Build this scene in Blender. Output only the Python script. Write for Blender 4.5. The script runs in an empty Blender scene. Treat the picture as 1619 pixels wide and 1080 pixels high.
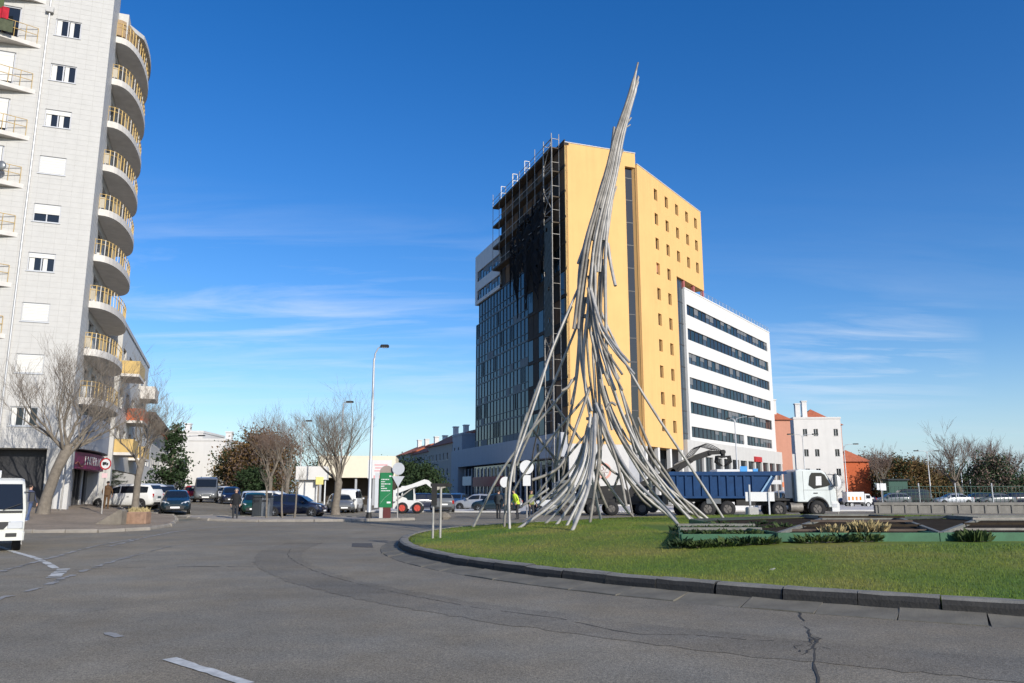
import bpy, bmesh, math, random
import numpy as np
from mathutils import Vector, Matrix
RN = random.Random(11)
rad = math.radians
scene = bpy.context.scene
COL = scene.collection

# ---------------------------------------------------------------- camera, sky, sun, exposure
F_PX, TH = 1250.0, math.atan(238 / 1250.0)
CAM_H = 1.6
cam = bpy.data.cameras.new('camera')
cam.lens = F_PX / 1619 * 36
cam.sensor_width = 36
cam.clip_start, cam.clip_end = 0.1, 9000
cam_o = bpy.data.objects.new('camera', cam)
COL.objects.link(cam_o)
cam_o.location = (0, 0, CAM_H)
cam_o.rotation_euler = (rad(90) + TH, 0, 0)
scene.camera = cam_o

SUN_EL, SUN_AZ = rad(25), math.atan2(0.60, -0.80)       # azimuth measured from +Y towards +X
SDIR = Vector((math.sin(SUN_AZ) * math.cos(SUN_EL), math.cos(SUN_AZ) * math.cos(SUN_EL), math.sin(SUN_EL)))
world = bpy.data.worlds.new('World')
scene.world = world
world.use_nodes = True
wn, wl = world.node_tree.nodes, world.node_tree.links
wn.clear()
out = wn.new('ShaderNodeOutputWorld')
bg = wn.new('ShaderNodeBackground')
bg.inputs['Strength'].default_value = 0.12
sky = wn.new('ShaderNodeTexSky')
sky.sky_type = 'NISHITA'
sky.sun_disc = False
sky.sun_elevation = SUN_EL
sky.sun_rotation = SUN_AZ
sky.altitude = 0
sky.air_density, sky.dust_density, sky.ozone_density = 1.0, 0.6, 3.2
# thin cirrus: noise on the view direction projected on a high flat layer
tc = wn.new('ShaderNodeTexCoord')
sep = wn.new('ShaderNodeSeparateXYZ')
wl.new(tc.outputs['Generated'], sep.inputs[0])
def wmath(op, a, b=None, clamp=False):
    n = wn.new('ShaderNodeMath'); n.operation = op; n.use_clamp = clamp
    for i, v in enumerate((a, b)):
        if v is None: continue
        if isinstance(v, (int, float)): n.inputs[i].default_value = v
        else: wl.new(v, n.inputs[i])
    return n.outputs[0]
zc = wmath('MAXIMUM', sep.outputs['Z'], 0.0)
zz = wmath('ADD', zc, 0.10)
cx, cy = wmath('DIVIDE', sep.outputs['X'], zz), wmath('DIVIDE', sep.outputs['Y'], zz)
comb = wn.new('ShaderNodeCombineXYZ')
wl.new(cx, comb.inputs[0]); wl.new(cy, comb.inputs[1])
mp = wn.new('ShaderNodeMapping')
mp.inputs['Rotation'].default_value = (0, 0, rad(22))
mp.inputs['Scale'].default_value = (0.55, 1.9, 1)
mp.inputs['Location'].default_value = (1.3, 0.4, 0)
wl.new(comb.outputs[0], mp.inputs[0])
n1 = wn.new('ShaderNodeTexNoise'); n1.inputs['Scale'].default_value = 1.5; n1.inputs['Detail'].default_value = 9
n1.inputs['Roughness'].default_value = 0.62; n1.inputs['Distortion'].default_value = 0.6
wl.new(mp.outputs[0], n1.inputs['Vector'])
n2 = wn.new('ShaderNodeTexNoise'); n2.inputs['Scale'].default_value = 0.42; n2.inputs['Detail'].default_value = 2
wl.new(comb.outputs[0], n2.inputs['Vector'])
c1 = wmath('MULTIPLY', wmath('SUBTRACT', n1.outputs[0], 0.45, True), 2.4, True)
def bump_(v, c, w): q = wmath('DIVIDE', wmath('SUBTRACT', v, c), w); return wmath('SUBTRACT', 1.0, wmath('MULTIPLY', q, q), True)
az = wmath('DIVIDE', sep.outputs['X'], wmath('MAXIMUM', wmath('ABSOLUTE', sep.outputs['Y']), 0.05))
bank1 = wmath('MULTIPLY', bump_(az, -0.30, 0.34), bump_(zc, 0.24, 0.17))       # streaks over the left-hand street
bank2 = wmath('MULTIPLY', bump_(az, 0.44, 0.17), bump_(zc, 0.15, 0.06))       # small bank low on the right
c2 = wmath('ADD', wmath('ADD', wmath('MULTIPLY', bank1, 0.8), wmath('MULTIPLY', bank2, 1.2)), wmath('MULTIPLY', wmath('SUBTRACT', n2.outputs[0], 0.42, True), 0.9, True), True)
hi = wmath('SUBTRACT', 1.0, wmath('MULTIPLY', wmath('SUBTRACT', zc, 0.22, True), 7.0, True), True)   # the thin clouds lie low over the town
cf = wmath('MULTIPLY', wmath('MULTIPLY', c1, c2), wmath('MULTIPLY', hi, 0.85), True)
hsv = wn.new('ShaderNodeHueSaturation')
hsv.inputs['Hue'].default_value = 0.511
hsv.inputs['Saturation'].default_value = 1.35
wl.new(sky.outputs[0], hsv.inputs['Color'])
mixc = wn.new('ShaderNodeMix'); mixc.data_type = 'RGBA'
wl.new(cf, mixc.inputs[0]); wl.new(hsv.outputs[0], mixc.inputs[6])
mixc.inputs[7].default_value = (5.4, 5.8, 6.4, 1)
hz = wmath('SUBTRACT', 1.0, wmath('DIVIDE', zc, 0.20), True)                       # pale haze along the horizon
hzm = wn.new('ShaderNodeMix'); hzm.data_type = 'RGBA'
wl.new(wmath('MULTIPLY', wmath('MULTIPLY', hz, hz), 0.75), hzm.inputs[0]); wl.new(hsv.outputs[0], hzm.inputs[6]); hzm.inputs[7].default_value = (2.9, 4.0, 5.6, 1)
wl.new(hzm.outputs[2], mixc.inputs[6])
wl.new(mixc.outputs[2], bg.inputs['Color'])
wl.new(bg.outputs[0], out.inputs[0])

sun = bpy.data.lights.new('sun', 'SUN')
sun.energy = 3.6
sun.angle = rad(0.5)
sun.color = (1.0, 0.94, 0.84)
sun_o = bpy.data.objects.new('sun', sun)
COL.objects.link(sun_o)
sun_o.rotation_euler = SDIR.to_track_quat('Z', 'Y').to_euler()

scene.view_settings.view_transform = 'Standard'
scene.view_settings.look = 'None'
scene.view_settings.gamma = 1
scene.view_settings.use_curve_mapping = False
scene.view_settings.exposure = 0.42
scene.cycles.max_bounces = 6
scene.cycles.use_denoising = True

# ---------------------------------------------------------------- helpers
def sm(t):
    t = max(0.0, min(1.0, t)); return t * t * (3 - 2 * t)
def gz(x, y):                                              # the ground rises gently towards the left-hand buildings
    return 0.7 * sm((-x - 15) / 14) * sm((y - 30) / 14)
LC, LR = (14.0, 26.0), 17.2
def lawn(x, y):
    return 0.245 + 0.33 * sm((LR - 0.2 - math.hypot(x - LC[0], y - LC[1])) / 6)
_c, _s = math.cos(TH), math.sin(TH)
def ray(px, py):
    u, v = (px - 809.5) / F_PX, (540 - py) / F_PX
    return Vector((u, _c - v * _s, _s + v * _c))
def atY(px, py, Y):                                         # surveying helper: photo point at a known distance
    d = ray(px, py); t = Y / d.y
    return Vector((d.x * t, Y, CAM_H + d.z * t))
def xat(px, Y, z=0.0):
    f = Y * _c + (z - CAM_H) * _s
    return (px - 809.5) / F_PX * f
def onlawn(px, py):
    z = 0.5
    for _ in range(12):
        d = ray(px, py); t = (z - CAM_H) / d.z
        p = Vector((d.x * t, d.y * t, z)); z = lawn(p.x, p.y)
    return Vector((p.x, p.y, z))

def fr(x, y, z=0, a=0):
    return Matrix.Translation((x, y, z)) @ Matrix.Rotation(rad(a), 4, 'Z')
WM = {}
def wm(o): return WM[o.name]

def mat(name, col, rough=0.7, metal=0.0, var=0.12, scale=2.0, bump=0.0, bscale=60, spec=0.4, tint=None, grime=0.0, coat=0.0):
    m = bpy.data.materials.new(name); m.use_nodes = True
    nt = m.node_tree; b = nt.nodes['Principled BSDF']
    b.inputs['Roughness'].default_value = rough; b.inputs['Metallic'].default_value = metal
    b.inputs['Specular IOR Level'].default_value = spec
    if coat: b.inputs['Coat Weight'].default_value = coat; b.inputs['Coat Roughness'].default_value = 0.06
    c = (*col, 1)
    b.inputs['Base Color'].default_value = c
    if var or bump:
        t = nt.nodes.new('ShaderNodeTexCoord')
    if var:
        n = nt.nodes.new('ShaderNodeTexNoise'); n.inputs['Scale'].default_value = scale; n.inputs['Detail'].default_value = 6
        n.inputs['Roughness'].default_value = 0.65
        nt.links.new(t.outputs['Object'], n.inputs['Vector'])
        r = nt.nodes.new('ShaderNodeMapRange')
        r.inputs[1].default_value, r.inputs[2].default_value = 0.25, 0.75
        nt.links.new(n.outputs[0], r.inputs[0])
        mx = nt.nodes.new('ShaderNodeMix'); mx.data_type = 'RGBA'
        mx.inputs[6].default_value = tuple(max(0, v * (1 - var)) for v in col) + (1,)
        mx.inputs[7].default_value = tuple(min(1, v * (1 + var)) for v in (tint or col)) + (1,)
        nt.links.new(r.outputs[0], mx.inputs[0])
        last = mx.outputs[2]
        if grime:
            mp2 = nt.nodes.new('ShaderNodeMapping'); mp2.inputs['Scale'].default_value = (1.3, 1.3, 0.12)
            nt.links.new(t.outputs['Object'], mp2.inputs[0])
            n3 = nt.nodes.new('ShaderNodeTexNoise'); n3.inputs['Scale'].default_value = 1.1; n3.inputs['Detail'].default_value = 5
            nt.links.new(mp2.outputs[0], n3.inputs['Vector'])
            r3 = nt.nodes.new('ShaderNodeMapRange'); r3.inputs[1].default_value, r3.inputs[2].default_value = 0.45, 0.75
            r3.inputs[3].default_value, r3.inputs[4].default_value = 0, grime
            nt.links.new(n3.outputs[0], r3.inputs[0])
            m3 = nt.nodes.new('ShaderNodeMix'); m3.data_type = 'RGBA'
            m3.inputs[7].default_value = tuple(v * 0.45 for v in col) + (1,)
            nt.links.new(r3.outputs[0], m3.inputs[0]); nt.links.new(last, m3.inputs[6]); last = m3.outputs[2]
        nt.links.new(last, b.inputs['Base Color'])
    if bump:
        n = nt.nodes.new('ShaderNodeTexNoise'); n.inputs['Scale'].default_value = bscale; n.inputs['Detail'].default_value = 4
        nt.links.new(t.outputs['Object'], n.inputs['Vector'])
        bp = nt.nodes.new('ShaderNodeBump'); bp.inputs['Strength'].default_value = bump; bp.inputs['Distance'].default_value = 0.02
        nt.links.new(n.outputs[0], bp.inputs['Height']); nt.links.new(bp.outputs[0], b.inputs['Normal'])
    return m

class MB:
    def __init__(s): s.v = []; s.f = []; s.m = []; s.s = []
    def add(s, vs, fs, mi=0, smooth=False):
        o = len(s.v); s.v += [tuple(v) for v in vs]
        for f in fs: s.f.append([o + i for i in f]); s.m.append(mi); s.s.append(smooth)
    def quad(s, a, b, c, d, mi=0): s.add((a, b, c, d), [(0, 1, 2, 3)], mi)
    def box(s, x0, x1, y0, y1, z0, z1, mi=0):
        s.add([(x, y, z) for z in (z0, z1) for y in (y0, y1) for x in (x0, x1)],
              [(0, 2, 3, 1), (4, 5, 7, 6), (0, 1, 5, 4), (2, 6, 7, 3), (0, 4, 6, 2), (1, 3, 7, 5)], mi)
    def cbox(s, x0, x1, y0, y1, z0, z1, b=0.03, mi=0):      # box with chamfered vertical and top edges
        p = [(x0 + b, y0), (x1 - b, y0), (x1, y0 + b), (x1, y1 - b), (x1 - b, y1), (x0 + b, y1), (x0, y1 - b), (x0, y0 + b)]
        cx_, cy_ = (x0 + x1) / 2, (y0 + y1) / 2
        q = [(cx_ + (x - cx_) * (1 - b * 2 / max(1e-6, x1 - x0)), cy_ + (y - cy_) * (1 - b * 2 / max(1e-6, y1 - y0))) for x, y in p]
        vs = [(x, y, z0) for x, y in p] + [(x, y, z1 - b) for x, y in p] + [(x, y, z1) for x, y in q]
        fs = [tuple(range(7, -1, -1)), tuple(range(16, 24))]
        for k in (0, 8):
            for i in range(8): j = (i + 1) % 8; fs.append((k + i, k + j, k + 8 + j, k + 8 + i))
        s.add(vs, fs, mi)
    def bar(s, p, q, w=0.05, h=None, mi=0):
        p, q = Vector(p), Vector(q); h = h or w
        d = (q - p).normalized(); up = Vector((0, 0, 1)) if abs(d.z) < 0.95 else Vector((1, 0, 0))
        a = d.cross(up).normalized() * w / 2; b = a.cross(d).normalized() * h / 2
        s.add([c + x * a + y * b for c in (p, q) for x, y in ((-1, -1), (1, -1), (1, 1), (-1, 1))],
              [(3, 2, 1, 0), (4, 5, 6, 7), (0, 1, 5, 4), (1, 2, 6, 5), (2, 3, 7, 6), (3, 0, 4, 7)], mi)
    def tube(s, pts, r, n=8, mi=0, smooth=True, cap=True):
        pts = [Vector(p) for p in pts]
        if isinstance(r, (int, float)): r = [r] * len(pts)
        ref = None; rings = []
        for i, p in enumerate(pts):
            d = (pts[min(i + 1, len(pts) - 1)] - pts[max(i - 1, 0)])
            d = d.normalized() if d.length > 1e-9 else Vector((0, 0, 1))
            if ref is None: ref = Vector((1, 0, 0)) if abs(d.x) < 0.9 else Vector((0, 1, 0))
            a = (ref - d * ref.dot(d)).normalized(); b = d.cross(a); ref = a
            rings.append([p + (a * math.cos(2 * math.pi * k / n) + b * math.sin(2 * math.pi * k / n)) * r[i] for k in range(n)])
        s.add([v for q in rings for v in q],
              [(i * n + k, i * n + (k + 1) % n, (i + 1) * n + (k + 1) % n, (i + 1) * n + k) for i in range(len(pts) - 1) for k in range(n)], mi, smooth)
        if cap:
            s.add(rings[0], [tuple(range(n - 1, -1, -1))], mi); s.add(rings[-1], [tuple(range(n))], mi)
    def prism(s, poly, z0, z1, mi=0):
        n = len(poly)
        a = sum(poly[i][0] * poly[(i + 1) % n][1] - poly[(i + 1) % n][0] * poly[i][1] for i in range(n))
        if a < 0: poly = poly[::-1]
        s.add([(x, y, z0) for x, y in poly] + [(x, y, z1) for x, y in poly],
              [tuple(range(n - 1, -1, -1)), tuple(range(n, 2 * n))] + [(i, (i + 1) % n, n + (i + 1) % n, n + i) for i in range(n)], mi)
    def xprism(s, poly, y0, y1, mi=0, smooth=False):         # outline in (x, z), extruded along y
        n = len(poly)
        a = sum(poly[i][0] * poly[(i + 1) % n][1] - poly[(i + 1) % n][0] * poly[i][1] for i in range(n))
        if a < 0: poly = poly[::-1]
        s.add([(x, y0, z) for x, z in poly] + [(x, y1, z) for x, z in poly],
              [tuple(range(n)), tuple(range(2 * n - 1, n - 1, -1))] + [((i + 1) % n, i, n + i, n + (i + 1) % n) for i in range(n)], mi)
    def disc(s, c, nrm, r, n=16, mi=0, r0=0.0):
        nrm = Vector(nrm).normalized(); ref = Vector((0, 0, 1)) if abs(nrm.z) < 0.9 else Vector((1, 0, 0))
        a = ref.cross(nrm).normalized(); b = nrm.cross(a); c = Vector(c)
        ring = lambda q: [c + (a * math.cos(2 * math.pi * k / n) + b * math.sin(2 * math.pi * k / n)) * q for k in range(n)]
        if r0: s.add(ring(r) + ring(r0), [(k, (k + 1) % n, n + (k + 1) % n, n + k) for k in range(n)], mi)
        else: s.add(ring(r), [tuple(range(n))], mi)
    def cyl(s, p, q, r, n=16, mi=0, r2=None, smooth=True): s.tube([p, q], [r, r if r2 is None else r2], n, mi, smooth)
    def ball(s, c, r, n=10, m=7, mi=0):
        rx, ry, rz = (r, r, r) if isinstance(r, (int, float)) else r
        vs = [(c[0], c[1], c[2] - rz)]
        for j in range(1, m):
            t = math.pi * j / m
            vs += [(c[0] + rx * math.sin(t) * math.cos(2 * math.pi * k / n), c[1] + ry * math.sin(t) * math.sin(2 * math.pi * k / n), c[2] - rz * math.cos(t)) for k in range(n)]
        vs.append((c[0], c[1], c[2] + rz)); L = len(vs) - 1
        fs = [(0, 1 + (k + 1) % n, 1 + k) for k in range(n)] + [(L, L - n + k, L - n + (k + 1) % n) for k in range(n)]
        fs += [(1 + j * n + k, 1 + j * n + (k + 1) % n, 1 + (j + 1) * n + (k + 1) % n, 1 + (j + 1) * n + k) for j in range(m - 2) for k in range(n)]
        s.add(vs, fs, mi, True)
    def holed(s, W, z0, z1, holes, depth=0.2, y=0.0, mi=0, rmi=None, x0=0.0):    # wall along +x facing -y, with openings and reveals
        rmi = mi if rmi is None else rmi
        xs = sorted({x0, x0 + W, *[h[0] for h in holes], *[h[1] for h in holes]}); zs = sorted({z0, z1, *[h[2] for h in holes], *[h[3] for h in holes]})
        for i in range(len(xs) - 1):
            for j in range(len(zs) - 1):
                a, b, c, d = xs[i], xs[i + 1], zs[j], zs[j + 1]; mx_, mz = (a + b) / 2, (c + d) / 2
                if b - a < 1e-6 or d - c < 1e-6: continue
                if any(h[0] < mx_ < h[1] and h[2] < mz < h[3] for h in holes): continue
                s.quad((a, y, c), (b, y, c), (b, y, d), (a, y, d), mi)
        for a, b, c, d in holes:
            e = y + depth
            s.quad((a, y, c), (a, e, c), (b, e, c), (b, y, c), rmi); s.quad((a, y, d), (b, y, d), (b, e, d), (a, e, d), rmi)
            s.quad((a, y, c), (a, y, d), (a, e, d), (a, e, c), rmi); s.quad((b, y, c), (b, e, c), (b, e, d), (b, y, d), rmi)
    def mesh(s, name, mats):
        me = bpy.data.meshes.new(name)
        me.from_pydata(s.v, [], s.f)
        for m in (mats if isinstance(mats, (list, tuple)) else [mats]): me.materials.append(m)
        me.polygons.foreach_set('material_index', s.m); me.polygons.foreach_set('use_smooth', s.s)
        me.update(); return me

def link(o, parent=None, M=None):
    COL.objects.link(o)
    if parent is not None:
        o.parent = parent
        M = wm(parent) if M is None else M
        o.matrix_local = wm(parent).inverted() @ M
    else:
        M = Matrix() if M is None else M
        o.matrix_local = M
    WM[o.name] = M
    return o
def tag(o, label=None, cat=None, group=None, kind=None):
    if label: o['label'] = label
    if cat: o['category'] = cat
    if group: o['group'] = group
    if kind: o['kind'] = kind
    return o
def thing(name, label, cat, M=None, group=None):
    o = bpy.data.objects.new(name, None); o.empty_display_size = 0.2
    link(o, None, M); return tag(o, label, cat, group)
def part(name, mb, mats, parent=None, M=None, label=None):
    me = mb if isinstance(mb, bpy.types.Mesh) else mb.mesh(name, mats)
    o = bpy.data.objects.new(name, me)
    link(o, parent, M)
    if label: o['label'] = label
    return o
def solo(name, mb, mats, label, cat, M=None, group=None):
    return tag(part(name, mb, mats, None, M), label, cat, group)
def struct(name, mb, mats, M=None): return tag(part(name, mb, mats, None, M), kind='structure')
def dup(root, M, label=None, group=None):
    def rec(o, par):
        c = o.copy(); COL.objects.link(c)
        if par is None:
            c.matrix_local = M; WM[c.name] = M
        else:
            c.parent = par; c.matrix_local = o.matrix_local.copy()
            WM[c.name] = wm(par) @ o.matrix_local
        for ch in [k for k in KIDS.get(o.name, [])]: KIDS.setdefault(c.name, []).append(rec(ch, c))
        return c
    r = rec(root, None)
    if label: r['label'] = label
    if group: r['group'] = group
    return r
KIDS = {}
_link0 = link
def link(o, parent=None, M=None):
    _link0(o, parent, M)
    if parent is not None: KIDS.setdefault(parent.name, []).append(o)
    return o
def text(name, body, size, mtl, parent, M, depth=0.004):    # flat lettering standing in the local xz plane, facing -y
    cu = bpy.data.curves.new(name, 'FONT'); cu.body = body; cu.size = size; cu.extrude = depth; cu.align_x = 'CENTER'; cu.align_y = 'CENTER'
    o = bpy.data.objects.new(name, cu); COL.objects.link(o)
    dg = bpy.context.evaluated_depsgraph_get()
    me = bpy.data.meshes.new_from_object(o.evaluated_get(dg), depsgraph=dg)
    bpy.data.objects.remove(o); me.name = name; me.materials.clear(); me.materials.append(mtl)
    return part(name, me, None, parent, M @ Matrix.Rotation(rad(90), 4, 'X'))

# ---------------------------------------------------------------- materials
M_WHITE = mat('white_render', (0.64, 0.63, 0.605), 0.8, var=0.05, scale=0.6, grime=0.12)
M_TILE = mat('pale_grey_tile', (0.49, 0.48, 0.455), 0.55, var=0.06, scale=2.2, grime=0.03)
M_TILEJ = mat('tile_joint', (0.37, 0.36, 0.34), 0.9)
M_CONC = mat('concrete', (0.42, 0.41, 0.39), 0.9, var=0.18, scale=3, bump=0.3, grime=0.3)
M_SLAB = mat('balcony_concrete', (0.60, 0.57, 0.53), 0.85, var=0.10, scale=2, grime=0.25)
M_YEL = mat('yellow_render', (0.71, 0.43, 0.165), 0.85, var=0.05, scale=0.35, grime=0.14)
M_YELD = mat('ochre_paint', (0.52, 0.36, 0.13), 0.6, var=0.1, scale=4)
M_GLASSD = mat('dark_glass', (0.012, 0.016, 0.022), 0.06, var=0, spec=0.6)
M_GLASSG = mat('green_glass', (0.010, 0.024, 0.028), 0.08, var=0, spec=0.55)
M_GLASSB = mat('blue_grey_glass', (0.05, 0.065, 0.08), 0.12, var=0.3, scale=0.4, spec=0.6)
M_FRAME = mat('dark_window_frame', (0.05, 0.05, 0.055), 0.5, var=0)
M_ALU = mat('aluminium_frame', (0.5, 0.5, 0.5), 0.4, 0.5, var=0.05)
M_SHUT = mat('white_shutter', (0.66, 0.645, 0.60), 0.6, var=0.03)
M_GALV = mat('galvanised_steel', (0.315, 0.305, 0.285), 0.5, 0.15, var=0.32, scale=2.5, tint=(0.37, 0.35, 0.32))
M_GALV2 = mat('weathered_shaded_steel', (0.15, 0.14, 0.125), 0.55, 0.15, var=0.35, scale=2.5, tint=(0.25, 0.23, 0.20))
M_POLE = mat('grey_painted_pole', (0.45, 0.46, 0.47), 0.45, 0.3, var=0.1)
M_SOOT = mat('sooty_panel', (0.045, 0.036, 0.028), 0.9, var=0.45, scale=0.7)
M_BROWN = mat('bare_brown_panel', (0.17, 0.10, 0.052), 0.9, var=0.4, scale=0.9)
M_NET = mat('black_netting', (0.010, 0.010, 0.011), 0.95, var=0.3, scale=2)
M_GREY = mat('grey_cladding', (0.36, 0.37, 0.39), 0.7, var=0.06, grime=0.12)
M_PALE = mat('pale_stone', (0.50, 0.49, 0.47), 0.8, var=0.06, grime=0.15)
M_RED = mat('red_paint', (0.42, 0.02, 0.02), 0.45)
M_REDWALL = mat('brick_red_render', (0.50, 0.115, 0.04), 0.85, var=0.07, grime=0.1)
M_PINK = mat('salmon_render', (0.50, 0.24, 0.165), 0.85, var=0.06, grime=0.1)
M_ROOF = mat('clay_roof_tile', (0.42, 0.125, 0.06), 0.85, var=0.3, scale=2.5, bump=0.4)
M_BLACK = mat('black_rubber', (0.014, 0.014, 0.015), 0.8, var=0.3, scale=8)
M_BLKPL = mat('black_plastic', (0.02, 0.02, 0.022), 0.5, var=0)
M_WPAINT = mat('white_vehicle_paint', (0.66, 0.66, 0.64), 0.3, var=0.04, scale=3, coat=0.6)
M_CREAM = mat('cream_vehicle_paint', (0.60, 0.60, 0.55), 0.35, var=0.06, scale=3, grime=0.15, coat=0.4)
M_LAMP = mat('headlamp_lens', (0.6, 0.62, 0.64), 0.08, 0.2, var=0.1, spec=0.8)
M_TAIL = mat('tail_lamp_lens', (0.35, 0.01, 0.01), 0.15, var=0)
M_AMBER = mat('amber_lens', (0.7, 0.22, 0.02), 0.2, var=0)
M_RIM = mat('wheel_rim', (0.45, 0.45, 0.46), 0.35, 0.7, var=0.1)
M_PLATE = mat('number_plate', (0.8, 0.8, 0.78), 0.4, var=0)
M_BARK = mat('grey_brown_bark', (0.17, 0.145, 0.115), 0.9, var=0.35, scale=5, bump=0.5, bscale=25)
M_TWIG = mat('twig_bark', (0.19, 0.16, 0.13), 0.9, var=0.25, scale=3)
M_TWIGR = mat('reddish_twig', (0.17, 0.12, 0.095), 0.9, var=0.25, scale=3)
M_MAGENTA = mat('magenta_sign_panel', (0.20, 0.008, 0.075), 0.4, var=0.06)
M_SIGNW = mat('sign_white', (0.66, 0.66, 0.65), 0.4, var=0.04)
M_SIGNB = mat('sign_back_grey', (0.55, 0.56, 0.57), 0.45, 0.3, var=0.08)
M_GREEN = mat('green_totem_panel', (0.012, 0.16, 0.055), 0.35, var=0.05)
M_GREENS = mat('green_steel_edge', (0.04, 0.13, 0.065), 0.6, var=0.25, scale=4, grime=0.5)
M_BLUE = mat('blue_tipper_paint', (0.007, 0.042, 0.125), 0.55, var=0.25, scale=2.5, grime=0.25, spec=0.2)
M_SKYBLUE = mat('sky_blue_panel', (0.06, 0.30, 0.68), 0.4, var=0.05)
M_DKBLUE = mat('dark_blue_paint', (0.010, 0.014, 0.035), 0.25, var=0.1, coat=0.8)
M_TEAL = mat('dark_teal_paint', (0.012, 0.028, 0.04), 0.25, var=0.1, coat=0.8)
M_SILVER = mat('silver_paint', (0.45, 0.47, 0.5), 0.3, 0.4, var=0.05, coat=0.6)
M_GREYCAR = mat('grey_paint', (0.14, 0.15, 0.16), 0.3, 0.2, var=0.05, coat=0.6)
M_STEELD = mat('dark_greasy_steel', (0.025, 0.024, 0.023), 0.6, 0.3, var=0.4, scale=3)
M_DIRT = mat('bare_soil', (0.10, 0.065, 0.04), 0.95, var=0.4, scale=4, bump=0.8, bscale=20)
M_BINS = mat('dark_bin_plastic', (0.03, 0.036, 0.04), 0.8, var=0.15)
M_TARN = mat('tarnished_edge_metal', (0.17, 0.17, 0.15), 0.65, 0.2, var=0.35, scale=4)
M_MESHP = mat('dark_panel_mesh', (0.040, 0.031, 0.022), 1.0, var=0.5, scale=3, spec=0.03)

def leafmat(name, a, b):
    m = mat(name, a, 0.75, var=0.35, scale=1.3, tint=b, spec=0.25)
    return m
M_LEAFD = leafmat('dark_evergreen_leaf', (0.022, 0.04, 0.016), (0.03, 0.055, 0.02))
M_LEAFB = leafmat('brown_autumn_leaf', (0.11, 0.055, 0.022), (0.13, 0.085, 0.03))
M_LEAFO = leafmat('ochre_leaf', (0.13, 0.085, 0.028), (0.10, 0.09, 0.03))
M_SHRUB = leafmat('shrub_leaf', (0.04, 0.07, 0.02), (0.07, 0.10, 0.03))
M_STRAW = leafmat('dry_straw_leaf', (0.33, 0.27, 0.13), (0.38, 0.30, 0.15))

def asphalt(name, base, stain=0.35):
    m = bpy.data.materials.new(name); m.use_nodes = True
    nt = m.node_tree; N = nt.nodes; L = nt.links; b = N['Principled BSDF']
    b.inputs['Roughness'].default_value = 0.85; b.inputs['Specular IOR Level'].default_value = 0.25
    g = N.new('ShaderNodeNewGeometry')
    def noise(sc, det, rough=0.6, mapping=None):
        n = N.new('ShaderNodeTexNoise'); n.inputs['Scale'].default_value = sc; n.inputs['Detail'].default_value = det; n.inputs['Roughness'].default_value = rough
        if mapping:
            k = N.new('ShaderNodeMapping'); k.inputs['Scale'].default_value = mapping; L.new(g.outputs['Position'], k.inputs[0]); L.new(k.outputs[0], n.inputs['Vector'])
        else: L.new(g.outputs['Position'], n.inputs['Vector'])
        return n.outputs[0]
    def rng(x, a, c, lo, hi_):
        r = N.new('ShaderNodeMapRange'); r.inputs[1].default_value, r.inputs[2].default_value, r.inputs[3].default_value, r.inputs[4].default_value = a, c, lo, hi_
        L.new(x, r.inputs[0]); return r.outputs[0]
    def mul(a, c):
        n = N.new('ShaderNodeMath'); n.operation = 'MULTIPLY'; L.new(a, n.inputs[0]); L.new(c, n.inputs[1]); return n.outputs[0]
    v = N.new('ShaderNodeTexVoronoi'); v.inputs['Scale'].default_value = 95; L.new(g.outputs['Position'], v.inputs['Vector'])
    sepc = N.new('ShaderNodeSeparateColor'); L.new(v.outputs['Color'], sepc.inputs[0])
    f = mul(rng(noise(0.16, 4), 0.3, 0.7, 1 - stain * 0.6, 1 + stain * 0.5), rng(noise(1.1, 6, 0.7), 0.3, 0.7, 0.86, 1.12))
    f = mul(f, rng(noise(28, 3), 0.3, 0.7, 0.80, 1.18))
    f = mul(f, rng(sepc.outputs[0], 0, 1, 0.62, 1.42))
    f = mul(f, rng(noise(0.75, 8, 0.7), 0.60, 0.74, 1.0, 0.80))
    f = mul(f, rng(noise(0.28, 6, 0.65), 0.58, 0.72, 1.0, 1.22))
    col = N.new('ShaderNodeMix'); col.data_type = 'RGBA'; col.blend_type = 'MULTIPLY'; col.inputs[0].default_value = 1
    warm = N.new('ShaderNodeMix'); warm.data_type = 'RGBA'; warm.inputs[6].default_value = (*base, 1); warm.inputs[7].default_value = (base[0] * 1.07, base[1] * 1.0, base[2] * 0.90, 1)
    L.new(rng(noise(0.5, 3), 0.35, 0.65, 0, 1), warm.inputs[0])
    L.new(warm.outputs[2], col.inputs[6]); L.new(f, col.inputs[7]); L.new(col.outputs[2], b.inputs['Base Color'])
    bp = N.new('ShaderNodeBump'); bp.inputs['Strength'].default_value = 0.45; bp.inputs['Distance'].default_value = 0.006
    L.new(v.outputs['Distance'], bp.inputs['Height']); L.new(bp.outputs[0], b.inputs['Normal'])
    return m
M_ROAD = asphalt('worn_asphalt', (0.205, 0.188, 0.152))
M_ROADD = asphalt('dark_asphalt_patch', (0.085, 0.083, 0.08))
M_LANE = asphalt('polished_wheel_track', (0.175, 0.161, 0.132), 0.5)
M_CRACK = mat('asphalt_crack', (0.05, 0.046, 0.04), 0.95, var=0.3, scale=10)
M_LINE = mat('worn_road_paint', (0.50, 0.50, 0.47), 0.8, var=0.35, scale=7)
M_LINEF = mat('faded_road_paint', (0.27, 0.265, 0.25), 0.85, var=0.35, scale=5)
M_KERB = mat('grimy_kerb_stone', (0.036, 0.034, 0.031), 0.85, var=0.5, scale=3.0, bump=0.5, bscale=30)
M_KERBT = mat('sunlit_kerb_top', (0.20, 0.19, 0.165), 0.9, var=0.35, scale=3, bump=0.4)  # lighter colour stands for sun on the rounded kerb top
M_KERBL = mat('pale_kerb_stone', (0.25, 0.225, 0.19), 0.9, var=0.2, scale=3, bump=0.3)
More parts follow.
